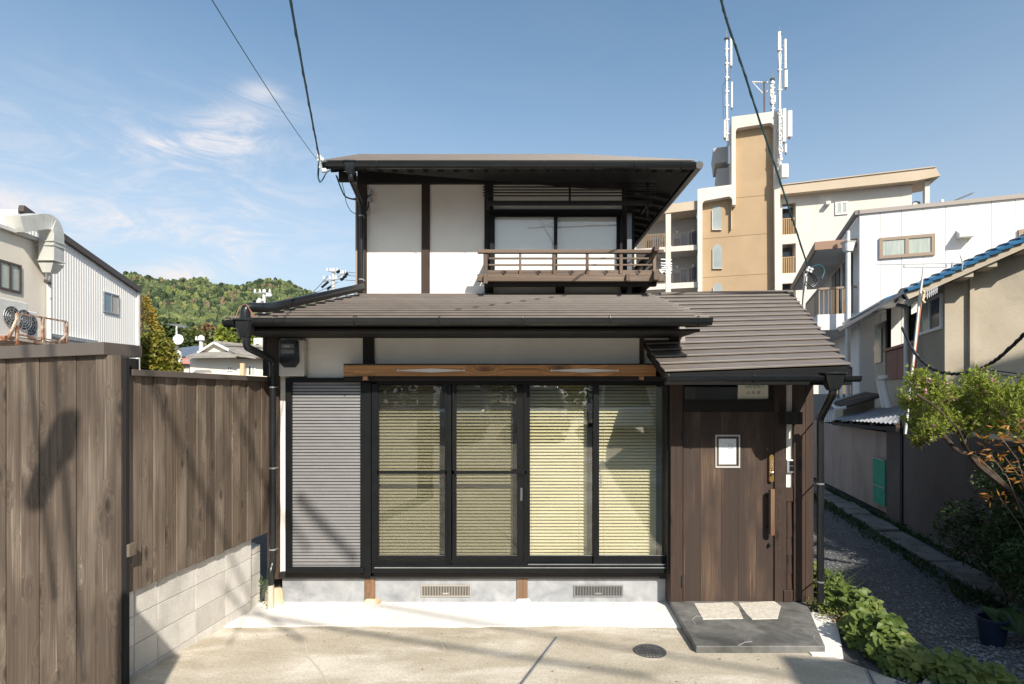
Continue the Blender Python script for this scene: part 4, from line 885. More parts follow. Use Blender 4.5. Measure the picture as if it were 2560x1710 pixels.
m_pane = MT('sky blue pane', (.10, .17, .21), (.16, .24, .29), .08, 2, spec=.8); m_paneg = MT('frosted grey pane', (.42, .38, .33), None, .4); m_paned = MT('dark pane', (.04, .055, .06), (.09, .11, .11), .1, 3, spec=.8)
m_panef = MT('curtained pane', (.33, .38, .34), (.45, .48, .42), .15, 5, st=(6, 6, .3), spec=.6)
win(wp, 256.7, 733, 295.6, 784, Wh, m_steel, [m_pane, m_paneg], -.04, 2, .04)
# beige wing, standing proud
bp_ = Pl(114, 13.6, wu); bp_.n = V((-1, -.08, 0)).normalized(); e0 = bp_.t(114); e1 = e0-6
if bp_.T(e1, 0).y > 13.6: e1 = e0+6
m = M(); s1 = 1 if e1 > e0 else -1; bz = 5.70
k = 0; t = e0
while abs(t-e0) < 6:
    m = M(); t2 = t+s1*.595; bp_.slab(m, min(t, t2), max(t, t2), 2.0, bz-.065, 0, .06); m.build('wall_panel', m_beige, Wh); t += s1*.6; k += 1
m = M(); q = [bp_.T(e0, 0, .065), bp_.T(e1, 0, .065), bp_.T(e1, 0, 6), bp_.T(e0, 0, 6)]; m.hexa(q, [p+V((0, 0, bz-.02)) for p in q]); m.build('wing_wall', m_beige, Wh)
m = M(); m.beam(bp_.T(e0-s1*.05, bz, -.03), bp_.T(e1, bz, -.03), .14, .08); m.build('roof_edge', m_acw, Wh)
win(bp_, -6, 655, 51, 728, Wh, m_trim, m_panef, -.03, 2, .05)
m = M(); m.tube([bp_.T(e0-s1*.0, 1.5, -.08), bp_.T(e0, bz, -.08)], .05, 8); m.build('white_pipe', m_acw, Wh, smooth=True)
# duct: a pipe that rises from the roof and bends down along the corner
def dpt(px, py, off): return bp_.p(px, py, off)
c1 = dpt(95, 660, -.3); up = c1.copy(); up.z = dpt(95, 605, -.3).z
path = [c1+V((-.05, .0, -.05)), c1, up, up+V((-.02, 0, .28)), dpt(62, 545, .10)+V((0, 0, .05)), dpt(40, 548, .5), dpt(16, 552, .9)]
m = M(); rings = []
pp = smooth_path([dpt(95, 655, -.3), dpt(95, 548, -.3), dpt(12, 556, -.3)+V((-.2, .1, 0))], .42, 9)
m.tube(pp, .30, 4)
du = thing('exhaust_duct', 'curved square galvanised exhaust duct on the corner of the beige wing', 'duct', c1)
rg = []
for i, p in enumerate(pp):
    d = (pp[min(i+1, len(pp)-1)]-pp[max(i-1, 0)]).normalized(); sidev = V((bp_.n.x, bp_.n.y, 0)); b_ = d.cross(sidev).normalized(); h = .17
    rg.append([p+sidev*h+b_*h, p+sidev*h-b_*h, p-sidev*h-b_*h, p-sidev*h+b_*h])
M().loft(rg).build('duct_body', m_duct, du)
for f in (c1+V((0, 0, .05)), up-V((0, 0, .12)), up-V((0, 0, .02))):
    r = [f+V((x*.19, y*.19, 0)) for x, y in ((-1, -1), (1, -1), (1, 1), (-1, 1))]; M().hexa(r, [p+V((0, 0, .02)) for p in r]).build('flange', m_duct, du)
bt = [c1+V((x*.172, y*.172, 0)) for x, y in ((-1, -1), (1, -1), (1, 1), (-1, 1))]; M().hexa([p*.0+c1+(p-c1)*.55+V((0, -.05, -.22)) for p in bt], bt).build('outlet', m_duct, du)
cc = thing('security_camera', 'small camera under the duct outlet', 'camera', c1+V((.1, 0, -.55))); m = M(); m.beam(c1+V((-.02, -.15, -.42)), c1+V((.16, -.25, -.50)), .07, .07); m.build('body', m_trim, cc); m = M(); m.beam(c1+V((.05, -.1, -.3)), c1+V((.05, -.15, -.46)), .03, .03); m.build('bracket', m_steel, cc)
# air conditioners on a platform and the rusty rail
acp = Pl(60, 11.2, wu); acp.n = V((-1, -.08, 0)).normalized()
pf = thing('steel_platform', 'rusty steel platform carrying the air conditioner units', 'platform', acp.p(70, 860))
pz = acp.p(50, 849).z
m = M(); ta, tb_ = sorted((acp.t(-40), acp.t(168))); acp.slab(m, ta, tb_, pz-.09, pz, -.35, 1.2); m.build('deck', m_rust, pf)
for px in (36, 108):
    m = M(); b = acp.p(px, 852, -.3); m.box(b.x-.035, b.x+.035, b.y-.035, b.y+.035, -.1, pz-.09); m.build('leg', m_acw if px == 36 else m_rust, pf)
m = M(); acp.slab(m, ta, tb_, pz-.35, pz-.28, -.1, .1); m.build('lower_beam', m_trim, pf)
rl = Pl(45, 10.6, wu); rl.n = V((-1, -.08, 0)).normalized()
RR = thing('safety_railing', 'rusty steel railing in front of the air conditioner units', 'railing', rl.p(100, 870))
for x0, y0, y1 in ((43, 784, 862), (107, 794, 866), (166, 804, 866)):
    m = M(); m.beam(rl.p(x0, y0), rl.p(x0, y1), .045, .045); m.build('post', m_rust, RR)
for A, B, w_ in (((43, 783), (166, 804), .03), ((50, 837), (166, 856), .03), ((43, 848), (166, 868), .05), ((42, 800), (21, 846), .04), ((166, 838), (145, 858), .035)):
    m = M(); m.beam(rl.p(*A), rl.p(*B), w_, w_); m.build('rail', m_rust, RR)
def acunit(px0, px1, py0, py1, fans, lab, off=0, grp='air conditioner units on the platform'):
    t_0, t_1 = sorted((acp.t(px0), acp.t(px1))); xm = (px0+px1)/2; z1, z0 = acp.z(xm, py0), max(acp.z(xm, py1), pz)
    o = thing('air_conditioner', lab, 'air conditioner', acp.T((t_0+t_1)/2, z0), grp); m = M(); acp.slab(m, t_0, t_1, z0, z1, off, .40); m.build('case', m_acw, o, bevel=.02)
    for fx, fy, r in fans:
        c = acp.p(fx, fy, off-.015); U_ = acp.U; m = M()
        for rr_ in (r, r*.75, r*.5, r*.25): m.tube([c+U_*rr_*math.cos(k*math.pi/10)+V((0, 0, rr_*math.sin(k*math.pi/10))) for k in range(21)], .008, 4)
        for k in range(10): a_ = k*math.pi/5; m.beam(c, c+U_*r*math.cos(a_)+V((0, 0, r*math.sin(a_))), .007, .007)
        g = m.build('fan_grille', m_steel, o); m = M(); m.poly([c+acp.n*.012+U_*r*math.cos(k*math.pi/10)+V((0, 0, r*math.sin(k*math.pi/10))) for k in range(20)]); m.build('fan_opening', m_paned, g)
    return o
acunit(-30, 70, 747, 846, [(28, 792, .20), (58, 800, .20)], 'large white air conditioner with two fans on the platform', .0)
acunit(75, 114, 778, 846, [(92, 812, .22)], 'smaller white air conditioner nearest the ribbed wall', .15)
# ---------------------------------------------------------------- hill and the trees
def hillz(px): # skyline of the hill in the picture
    pts = [(100, 700), (330, 708), (373, 713), (445, 711), (491, 716), (535, 728), (577, 726), (625, 721), (652, 718), (719, 722), (776, 740), (840, 775), (950, 830), (1200, 900)]
    for (a, b), (c, d) in zip(pts, pts[1:]):
        if a <= px <= c: return b+(d-b)*(px-a)/(c-a)
    return 700 if px < 100 else 905
m = M(); cols, rows = 46, 12; grid = []
for j in range(rows):
    f = j/(rows-1); d = 130+f*190
    for i in range(cols):
        px = 60+(1180-60)*i/(cols-1); ztopp = CZ+(HY-hillz(px)-8)/F*320; z = 0+ztopp*(f**.85)+math.sin(i*.9+j)*1.2*f; m.v.append(V((X(px, 320)*(.42+.58*f)+0, d, z)))
for j in range(rows-1):
    for i in range(cols-1): a = j*cols+i; m.f.append((a, a+1, a+cols+1, a+cols))
k = len(m.v)
for i in range(cols): p = m.v[(rows-1)*cols+i]; m.v.append(V((p.x, p.y+60, -5)))
for i in range(cols-1): a = (rows-1)*cols+i; m.f.append((a, a+1, k+i+1, k+i))
m.build('hill', MT('forest floor', (.02, .03, .012), (.04, .05, .02), .95, .2), None, kind='structure', smooth=True)
hv = [(p.x, p.y, p.z) for p in m.v]
m_forest = MT('forest crowns', (.058, .085, .030), (.115, .14, .055), .9, .16, lo=.36, hi=.64, detail=5, c3=(.19, .22, .06), s3=.04, f3=.8, lo3=.54, hi3=.64, objrand=False, bump=.5, bscale=2.2)
fm = M(); fr_ = random.Random(5)
for i in range(11000):
    u = fr_.random()*(cols-1.01); f = fr_.random()**.62*(rows-1.01); i0, j0 = int(u), int(f); a = m.v[j0*cols+i0]; b = m.v[j0*cols+i0+1]; c = m.v[(j0+1)*cols+i0]
    p = a+(b-a)*(u-i0)+(c-a)*(f-j0)
    if not (-.72*p.y < p.x < -.30*p.y+10): continue
    r = fr_.uniform(.8, 1.7); h = r*fr_.uniform(1.1, 2.4); fm.ball(p+V((0, 0, h*.55+1)), r, r, h, 5, 4, .7)
for nm_, cnt_, c_1, c_2, lb_ in (('yellow_green_trees', 260, (.115, .145, .04), (.17, .19, .055), 'lighter yellow green crowns dotted over the wooded hill'), ('brown_trees', 160, (.13, .09, .05), (.20, .15, .09), 'bare brownish crowns dotted over the wooded hill'), ('dark_gap_crowns', 900, (.018, .035, .014), (.04, .06, .022), 'dark crowns standing for shaded gaps dotted over the wooded hill')):  # the dark crowns put the shaded gaps between trees into colour
    f2m = M()
    for i in range(cnt_):
        u = fr_.random()*(cols-1.01); f = fr_.random()**.62*(rows-1.01); i0, j0 = int(u), int(f); a = m.v[j0*cols+i0]; b = m.v[j0*cols+i0+1]; c = m.v[(j0+1)*cols+i0]; p = a+(b-a)*(u-i0)+(c-a)*(f-j0)
        if not (-.72*p.y < p.x < -.30*p.y+10): continue
        for q_ in range(3): r = fr_.uniform(.9, 1.5); h = r*fr_.uniform(1.2, 2.6); f2m.ball(p+V((fr_.gauss(0, 1.2), -.8, h*.6+1.6)), r, r, h, 5, 4, .7)
    f2m.build(nm_, MT(nm_.replace('_', ' '), c_1, c_2, .9, .3, bump=.4, bscale=2), None, kind='stuff', label=lb_)
fm.build('forest_trees', m_forest, None, kind='stuff', label='wooded hillside of dense green trees')
m_bark = MT('pale pine bark', (.30, .25, .20), (.45, .39, .33), .9, 3, st=(3, 3, .4)); m_bark2 = MT('brown bark', (.10, .07, .05), (.18, .13, .10), .9, 6, bump=.01)
def tree(name, px, d, ytop, crown, mat, lab, nleaf=500, leafs=.3, trunkr=.16, bark=m_bark, grp=None, ybase=None, trunkto=.9):
    base = V((X(px, d), d, 0)); H_ = Z(ytop, d); o = thing(name, lab, 'tree', base, grp)
    m = M(); lean = rnd.uniform(-.4, .4); top = base+V((lean, 0, H_*trunkto)); m.tube([base, base+(top-base)*.5+V((lean*.3, 0, 0)), top], trunkr, 6, [trunkr, trunkr*.7, trunkr*.25])
    for k in range(5):
        f = rnd.uniform(.55, .85); p = base+(top-base)*f; m.tube([p, p+V((rnd.uniform(-1, 1)*H_*.12, rnd.uniform(-.5, .5), H_*.06))], trunkr*.25, 4)
    m.build('trunk', bark, o); m = M()
    for (cx, cy, rx, rz) in crown:                   # crown lobes in fractions of the height
        c = base+V((cx*H_, 0, cy*H_))
        for k in range(int(nleaf/len(crown))):
            q = V((rnd.gauss(0, 1), rnd.gauss(0, 1), rnd.gauss(0, 1))).normalized()*(rnd.random()**.45)
            # leaves gather on twigs: snap towards a few clump centres
            p = c+V((q.x*rx*H_, q.y*rx*H_, q.z*rz*H_)); p += V((math.sin(p.z*3.1)*.12, 0, math.sin(p.x*4)*.12))*leafs*2
            m.leaf(p, leafs*rnd.uniform(.6, 1.3), wide=.8)
    m.build('crown', mat, o); return o
m_pine = LEAF('pine needles', (.030, .052, .016), (.075, .10, .030), .2, 1.5); m_rusty = LEAF('rusty crown', (.14, .085, .035), (.24, .14, .06), .25, 1.5); m_lime = LEAF('spring green crown', (.15, .20, .03), (.28, .30, .05), .3, 1.5); m_olive = LEAF('olive crown', (.06, .08, .022), (.13, .14, .04), .25, 1.5)
specs = [(402, 795, m_pine), (418, 785, m_pine), (440, 800, m_olive), (462, 812, m_pine), (480, 806, m_olive), (497, 822, m_olive), (515, 800, m_rusty), (525, 812, m_olive), (547, 812, m_rusty), (563, 790, m_lime), (562, 822, m_rusty), (585, 820, m_lime), (606, 808, m_olive), (640, 800, m_lime), (412, 830, m_pine), (450, 835, m_pine), (470, 838, m_pine)]
where_ = ['just right of the orange topped conifer', 'second right of the conifer', 'left of the satellite dish', 'right above the satellite dish', 'behind the small pole', 'above the small pole', 'above the house gable', 'in front of the gable end ridge', 'over the tiled roof, right of the gable', 'tall one by the gutter corner', 'nearest to the rain hopper', 'partly hidden by the hopper', 'low, below the gutter end', 'seen behind the downpipe', 'low, behind the conifer bush', 'lowest, behind the satellite dish', 'low, between the dish and the small pole']
kindn = {'pine needles': 'dark pine', 'rusty crown': 'rusty brown tree', 'spring green crown': 'bright spring green tree', 'olive crown': 'olive green tree'}
for i, (px, yt_, mt_) in enumerate(specs):
    sp = [(0, .82, .10, .15), (rnd.uniform(-.06, .06), .70, .13, .09), (rnd.uniform(-.09, .09), .62, .10, .07)]
    if mt_ in (m_lime, m_olive): sp += [(0, .45, .16, .16), (0, .3, .15, .14)]
    tree('pine_tree' if mt_ is m_pine else 'broadleaf_tree', px, rnd.uniform(88, 104), yt_, sp, mt_, kindn[mt_.name]+' at the foot of the hill, '+where_[i].replace('over the tiled roof, right of the gable', 'right of the house gable'), 900, .75, .22, m_bark, 'trees at the foot of the hill')
# conifer with an orange top, a leafy mass below
cb = V((X(356, 24), 24, 0)); ct = thing('conifer_tree', 'tall conifer with orange tinted top beside the warehouse', 'tree', cb)
M().tube([cb, cb+V((0, 0, Z(748, 24)))], .1, 6, [.14, .03]).build('trunk', m_bark2, ct)
m = M(); zt0, zb0 = Z(737, 24), 1.2
m2 = M()
for i in range(11000):
    f = rnd.random()**.75; z = zt0+(zb0-zt0)*f; r = (.08+1.5*f**.75)*(.55+.45*rnd.random())*(1+.18*math.sin(z*9+1)); a_ = rnd.random()*6.28
    (m2 if f < .20+.10*rnd.random() else m).leaf(cb+V((r*math.cos(a_)+(.30 if z < 3.6 else 0)*rnd.random(), r*math.sin(a_), z-.12*r)), rnd.uniform(.09, .17), V((math.cos(a_), math.sin(a_), rnd.uniform(-.5, .2))), wide=.5)
m_orc = LEAF('orange conifer', (.09, .11, .016), (.21, .20, .03), .3, 1.6, c3=(.34, .25, .05)); m.build('crown', m_orc, ct); m2.build('crown_top', LEAF('orange crown top', (.26, .19, .03), (.42, .32, .06), .3, 1.6), ct)
bu_ = thing('broadleaf_tree', 'round yellow green bushy tree below the conifer', 'tree', V((X(385, 22), 22, 0)))
M().tube([V((X(385, 22), 22, 0)), V((X(385, 22), 22, 2))], .1, 6, [.14, .06]).build('trunk', m_bark2, bu_)
m = M()
for (px, py, r) in ((375, 900, .75), (400, 880, .6), (395, 915, .8), (365, 925, .8), (415, 925, .6), (385, 860, .5)):
    c = P(px, py, 22)
    for i in range(1000):
        q = V((rnd.gauss(0, 1), rnd.gauss(0, 1), rnd.gauss(0, 1))).normalized()*(rnd.random()**.33)*r; m.leaf(c+q, rnd.uniform(.10, .19), wide=.6)
m.build('crown', m_orc, bu_)
# ---------------------------------------------------------------- houses below the hill
m_tile = MT('grey roof tiles', (.19, .175, .155), (.30, .275, .245), .8, 2.2, bump=.03, bscale=9, bst=(1, 1, .1)); m_ivory = MT('ivory stucco', (.66, .60, .50), (.72, .67, .58), .85, .6)
hp = Pl(475, 46, (1, .10))
WH_ = thing('tiled_house', 'ivory house with grey tiled hip and gable roof below the hill', 'house', (X(560, 46), 46, 0))
m = M(); hp.slab(m, hp.t(475), hp.t(700), 0, hp.z(475, 892), 0, 7); m.build('wall', m_ivory, WH_)
def rp_(pts, mat, name, owner, th=.18): 
    m = M(); q = [V(p) for p in pts]; m.hexa([p-V((0, 0, th)) for p in q], q); return m.build(name, mat, owner)
e0_, e1_ = P(464, 891, 45.2), P(690, 899, 46); g0 = P(592, 882, 45.3)
rid0, rid1 = P(536, 857, 48.5), P(690, 873, 50)
rp_([P(588, 884, 45.2), e1_, rid1, rid0], m_tile, 'roof', WH_); 
rp_([P(464, 890, 45.2), P(590, 888, 45.2), P(584, 878, 46.6), P(496, 880, 46.6)], m_tile, 'skirt_roof', WH_)
gq = [P(500, 881, 46.6), P(578, 879, 46.6), P(536, 858, 46.6)]; m = M(); m.prism(gq, (0, .2, 0)); m.build('gable', m_ivory, WH_)
m = M(); m.beam(P(496, 882, 46.4), P(536, 857, 46.4), .35, .16); m.beam(P(536, 857, 46.4), P(582, 880, 46.4), .35, .16); m.build('barge_board', m_acw, WH_)
m = M(); m.beam(P(534, 855, 46.5), rid1+V((0, 0, .1)), .3, .2); m.build('roof_ridge', m_tile, WH_)
m = M()
for i in range(26): 
    f = (i+.5)/26; a = P(588, 884, 45.2).lerp(e1_, f); b = rid0.lerp(rid1, f); m.beam(a+V((0, 0, .03)), b+V((0, 0, .03)), .12, .07)
m.build('tile_rolls', m_tile, WH_, kind='stuff')
m = M(); m.pbox(592, 893, 690, 897, 45.6, .15); m.build('gutter', m_trim, WH_)
win(hp, 567.5, 915, 582.5, 928, WH_, m_acw, m_paned, -.06, 2, .10); win(hp, 610, 912, 640, 941, WH_, m_acw, [m_panef, m_paned, m_panef], -.08, 3, .12); m = M(); m.pbox(600, 908, 609, 940, 45.7, .3); m.build('pilaster', MT('peach stucco', (.6, .42, .26), None, .8), WH_)
m = M(); m.hexa([P(481, 932, 44), P(532, 932, 44), P(530, 930, 44.9), P(483, 930, 44.9)], [P(483, 930, 44), P(530, 930, 44), P(524, 925, 44.9), P(489, 925, 44.9)]); m.build('porch_roof', m_tile, WH_)
BH = thing('blue_roofed_house', 'house with a flat blue grey roof behind the tiled house', 'house', (X(470, 62), 62, 0))
m = M(); m.box(X(430, 60), X(515, 60), 58, 66, 0, Z(887, 58)); m.build('wall', m_ivory, BH)
rp_([P(425, 888, 57.5), P(500, 886, 57.5), P(512, 866, 63), P(495, 864, 66), P(432, 872, 63)], MT('blue slate', (.085, .11, .15), (.12, .145, .185), .6, 1.5), 'roof', BH)
RH = thing('red_roofed_house', 'low house with a faded red roof behind the satellite pole', 'house', (X(450, 50), 50, 0))
m = M(); m.box(X(424, 50), X(474, 50), 50, 54, 0, Z(900, 50)); m.build('wall', MT('brown grey wall', (.23, .20, .18), (.3, .27, .24), .8, 1), RH)
rp_([P(422, 902, 49.6), P(475, 905, 49.6), P(473, 896, 52), P(424, 893, 52)], MT('faded red roof', (.42, .16, .13), (.50, .22, .18), .7, 1), 'roof', RH); m = M(); m.box(X(424, 50)-.05, X(474, 50), 49.9, 49.97, Z(925, 50)-1, Z(923, 50)); m.build('parapet', m_ivory, RH)
WB = thing('small_white_building', 'small white building seen between the downpipe and the corner post', 'building', (X(650, 70), 70, 0)); m = M(); m.box(X(634, 70), X(668, 70), 70, 76, 0, Z(845, 70)); m.build('wall', m_ivory, WB); m = M(); m.box(X(640, 70), X(648, 70), 69.9, 69.98, Z(870, 70), Z(860, 70)); m.build('window', m_paned, WB)
OS = thing('orange_shed_roof', 'low orange brown metal shed roof behind the near fence cap', 'shed', P(340, 925, 9)); rp_([P(300, 925, 9), P(352, 923, 9), P(322, 911, 11), P(300, 910, 11)], MT('orange metal', (.50, .27, .16), (.6, .36, .22), .7, 2), 'roof', OS, .05); m = M(); m.box(X(300, 9.3), X(340, 9.3), 9.3, 11, 0, Z(925, 9)); m.build('wall', m_acw, OS)
# poles
m_pole = MT('pale concrete pole', (.50, .49, .47), (.58, .57, .55), .8, 2)
def upole(px, ytop, d, lab, arms, r=.17):
    b = V((X(px, d), d, 0)); zt = Z(ytop, d); o = thing('utility_pole', lab, 'utility pole', b, 'utility poles beyond the house')
    M().tube([b, b+V((0, 0, zt))], r, 10, [r*1.3, r]).build('pole', m_pole, o, smooth=True)
    for (py, x0, x1, tilt) in arms:
        z = Z(py, d); m = M(); m.beam(V((X(x0, d), d-.2, z+tilt)), V((X(x1, d), d-.2, z-tilt)), .12, .12); c = m.build('crossarm', m_steel, o)
        for k in range(4):
            x = X(x0+(x1-x0)*(k+.2)/3.6, d); m = M(); m.tube([(x, d-.2, z+.05), (x, d-.2, z+.4)], .09, 6, [.11, .06]); m.build('insulator', m_porc, c)
    return o
p1 = upole(833, 672, 62, 'pale utility pole with crossarms and black cutouts beside the upper storey', [(680, 818, 848, .15), (700, 808, 862, -.2), (686, 845, 868, -.3)])
for (x, y) in ((842, 681), (862, 688), (858, 694), (851, 700)): m = M(); c = P(x, y, 61.7); m.tube([c, c+V((.35, 0, .2))], .16, 6); m.build('cutout', m_blackp, p1)
for (x, y) in ((812, 712), (804, 719), (818, 724)): m = M(); c = P(x, y, 61.7); m.tube([c, c+V((.4, 0, .35))], .12, 6); m.build('cutout', m_blackp, p1)
m = M()
for q in (((868, 688), (960, 694)), ((862, 700), (960, 703)), ((845, 705), (780, 735)), ((820, 690), (770, 742)), ((860, 680), (960, 684))): m.tube([P(*q[0], 61.5), P((q[0][0]+q[1][0])/2, (q[0][1]+q[1][1])/2+2, 61.5), P(*q[1], 61.5)], .03, 4)
m.build('wires', m_blackc, p1, kind='stuff')
p2 = upole(660, 724, 60, 'pale utility pole standing above the roof edge before the hill', [(733, 637, 681, 0), (742, 668, 680, 0)]); m = M(); m.tube([P(643, 762, 59.6), P(653, 748, 59.6)], .3, 8); m.build('transformer', m_pole, p2); m = M(); m.tube([P(637, 758, 59.6), P(641, 752, 59.6)], .3, 8); m.build('cutout', m_blackp, p2)
upole(503, 838, 58, 'small white topped utility pole in front of the wood', [(851, 492, 514, 0)], .2)
sd = thing('antenna_pole', 'pale post carrying a white satellite dish and a television antenna', 'antenna', (X(444, 40), 40, 0))
M().tube([(X(446, 40), 40, 0), (X(446, 40), 40, Z(872, 40))], .25, 10, [.28, .22]).build('post', m_pole, sd, smooth=True)
M().tube([(X(443.5, 40), 39.9, Z(872, 40)), (X(443.5, 40), 39.9, Z(815, 40))], .06, 8).build('mast', m_acw, sd, smooth=True)
m = M(); m.beam(P(426, 811, 39.9), P(464, 819, 39.9), .06, .06)
for k in range(8): px = 428+k*4.8; c = P(px, 811+(px-426)*.21, 39.9); m.beam(c-V((0, .5, 0)), c+V((0, .5, .1)), .03, .03)
m.build('antenna', m_steel, sd)
m = M(); c = P(446.5, 849, 39.5); ax = V((.25, -1, .15)).normalized(); u1 = V((1, .25, 0)).normalized(); v1 = ax.cross(u1).normalized(); rg = []
for q in range(5):
    r = .33*q/4+.002; rg.append([c+ax*(r*r*.8)+u1*r*math.cos(k*math.pi/10)+v1*r*1.08*math.sin(k*math.pi/10) for k in range(20)])
m.loft(rg, False); dsh = m.build('dish', m_porc, sd, smooth=True)
# ---------------------------------------------------------------- apartment block with the tower
au = (.958, -.285); ap = Pl(1944, 40, au)
if ap.n.y < 0: ap.n = -ap.n
m_cream = MT('cream stucco', (.60, .545, .48), (.66, .61, .545), .85, .25, objrand=False, c3=(.42, .37, .31), s3=1.2, f3=.35, st3=(1, 1, .08), lo3=.5, hi3=.75); m_ochre = MT('ochre render', (.37, .262, .155), (.42, .30, .18), .9, .5, c3=(.36, .25, .15), s3=.25, f3=.5, objrand=False); m_band = MT('tan parapet', (.47, .38, .28), (.52, .425, .32), .85, .4, objrand=False)
m_greyw = MT('grey corridor wall', (.42, .40, .38), (.47, .45, .43), .85, .4); m_navy = MT('navy steel door', (.045, .06, .09), None, .4); m_ochrail = MT('ochre rail', (.42, .27, .13), None, .6)
AB = thing('apartment_block', 'cream and ochre apartment block with a tall stair tower', 'building', (17, 42, 0))
T = ap.t
def az(px, py): return ap.z(px, py)
zT = az(1944, 277); zS = az(1743, 474)
# ochre face set back behind the cream frame
m = M(); ap.slab(m, T(1838), T(1951), 0, zT-.3, .55, 5); m.build('tower_wall', m_ochre, AB); m = M(); ap.slab(m, T(1750), T(1838), 0, zS-.3, .55, 5); m.build('tower_wall', m_ochre, AB)
def rrect(x0, x1, ytop, y2top, r=13, n=5):           # arch-cornered opening, top line from ytop (left) to y2top (right)
    pts = [(x0, 760)]
    for k in range(n+1): a_ = math.pi-math.pi/2*k/n; pts.append((x0+r+r*math.cos(a_), ytop+r-r*math.sin(a_)))
    for k in range(n+1): a_ = math.pi/2-math.pi/2*k/n; pts.append((x1-r+r*math.cos(a_), y2top+r-r*math.sin(a_)))
    pts.append((x1, 760)); return pts
def strips(m, outer_top, open_pts, off, th):         # frame above an opening: quads from the opening's top line up to the outer top
    for (a, b), (c, d) in zip(open_pts, open_pts[1:]):
        if c-a < .01: continue
        q = [(a, b), (c, d), (c, outer_top(c)), (a, outer_top(a))]; ap.poly(m, q, off, th)
top1 = lambda x: 292-15/115*(x-1829); top2 = lambda x: 472.5-11.5/88*(x-1743)
m = M(); op = rrect(1839.5, 1934.5, 319, 307, 10)[1:-1]; strips(m, top1, op, 0, .55)
ap.poly(m, [(1829, 292), (1839.5, 290.6), (1839.5, 512), (1831, 512), (1831, 461), (1829, 461)], 0, .55); ap.poly(m, [(1934.5, 278.2), (1947, 276.6), (1951, 735), (1938, 735)], 0, .55); m.build('tower_frame', m_cream, AB)
m = M(); op = rrect(1756, 1831, 501, 491, 10)[1:-1]; strips(m, top2, op, 0, .55); ap.poly(m, [(1743.6, 472.5), (1756, 471), (1756, 735), (1745, 735)], 0, .55); m.build('stair_frame', m_cream, AB)
m = M(); ap.slab(m, T(1946.5), T(1951), 0, zT-.1, .1, 6); m.build('tower_side', m_cream, AB); m = M(); ap.slab(m, T(1829), T(1830), zS-3, zT-.1, .3, 6); m.build('tower_side', m_cream, AB)
# arched windows
def arch(x0, x1, y0, y1):
    cx, r = (x0+x1)/2, (x1-x0)/2; up_ = [(cx-r*math.cos(math.pi*k/10), y0+r-r*math.sin(math.pi*k/10)) for k in range(11)]
    o = None; m = M(); ap.poly(m, [(x0-1.2, y1+1.5), (x1+1.2, y1+1.5), (x1+1.2, y1), (x0-1.2, y1)], .42, .2); ap.poly(m, [(x0-1.2, y1), (x0, y1), (x0, y0+r), (x0-1.2, y0+r)], .44, .15); o = m.build('window', m_cream, AB)
    m = M(); ap.poly(m, [(x0, y1)]+up_+[(x1, y1)], .52, .06); m.build('pane', MT('frosted arch pane', (.24, .28, .28), (.34, .36, .35), .35, .5) if 'frosted arch pane' not in bpy.data.materials else bpy.data.materials['frosted arch pane'], o)
arch(1782, 1804.5, 508, 569); arch(1783.5, 1806, 606, 667); arch(1784.5, 1807, 704, 765)
# floor joints in the render
m = M()
for (a, b) in (((1841, 488), (1921, 481)), ((1756, 592), (1922, 578)), ((1756, 690), (1922, 680))): m.beam(ap.p(*a, .545), ap.p(*b, .545), .02, .03)
m.build('joint_lines', MT('dark joint line', (.26, .18, .1)), AB, kind='stuff')
# right wing
zb_ = az(2293, 452); m = M(); ap.slab(m, T(1951), T(1961), 0, az(1955, 484), .9, 8)
def wallp(x0, y0, x1, y1, mat=m_cream, off=.9, th=.3, name='wall'): m = M(); ap.slab(m, T(x0), T(x1), az((x0+x1)/2, y1), az((x0+x1)/2, y0), off, th); return m.build(name, mat, AB)
zr1, zr2 = az(1955, 484), az(2293, 450)
m.build('wall', m_cream, AB); m = M(); ap.slab(m, T(1996), T(2293), 0, zr2, .9, 9); m.build('wall', m_cream, AB)
zopen = [(497, 577), (601, 676), (702, 780)]; yprev = 470
for y0, y1 in zopen:
    m = M(); ap.slab(m, T(1961), T(1996), az(1978, y0), az(1978, yprev) if yprev > 470 else zr2, .9, .3); m.build('wall', m_cream, AB); yprev = y1
    m = M(); ap.slab(m, T(1961), T(1996), az(1978, y1), az(1978, y0), 2.2, .1); m.build('stairwell_back', m_paned, AB)
    m = M(); yr = y1-42; ap.slab(m, T(1961), T(1996), az(1978, yr+2), az(1978, yr), .95, .06)
    rlg = m.build('railing', m_ochrail, AB)
    for k in range(8):
        m = M(); t_ = T(1961)+(T(1996)-T(1961))*(k+.3)/7.6; ap.slab(m, t_, t_+.05, az(1978, y1), az(1978, yr+2), .97, .04); m.build('baluster', m_ochrail, rlg)
m = M(); ap.poly(m, [(1951, 461), (2341, 415), (2354, 437), (2293, 449), (1951, 484)], .15, 3); m.build('roof_band', m_band, AB); m = M(); ap.poly(m, [(1951, 459.8), (2341, 413.8), (2342, 416), (1951, 462)], .08, 3); m.build('roof_coping', m_band, AB)
m = M(); ap.slab(m, T(2322), T(2334), az(2330, 560), az(2330, 444), .6, .4); m.build('balcony_pillar', m_cream, AB); m = M(); ap.slab(m, T(2293), T(2340), az(2316, 516)-.25, az(2316, 516), .6, 3); m.build('balcony_floor', m_cream, AB)
m = M(); ap.slab(m, T(2295), T(2322), az(2308, 508), az(2308, 506), .6, .05); [ap.slab(m, T(2296+k*5), T(2296.8+k*5), az(2308, 516), az(2308, 508), .6, .05) for k in range(6)]; m.build('balcony_rail', m_trim, AB)
win(ap, 2096, 494, 2129, 527, AB, m_acw, m_panef, .82, 2, .12)
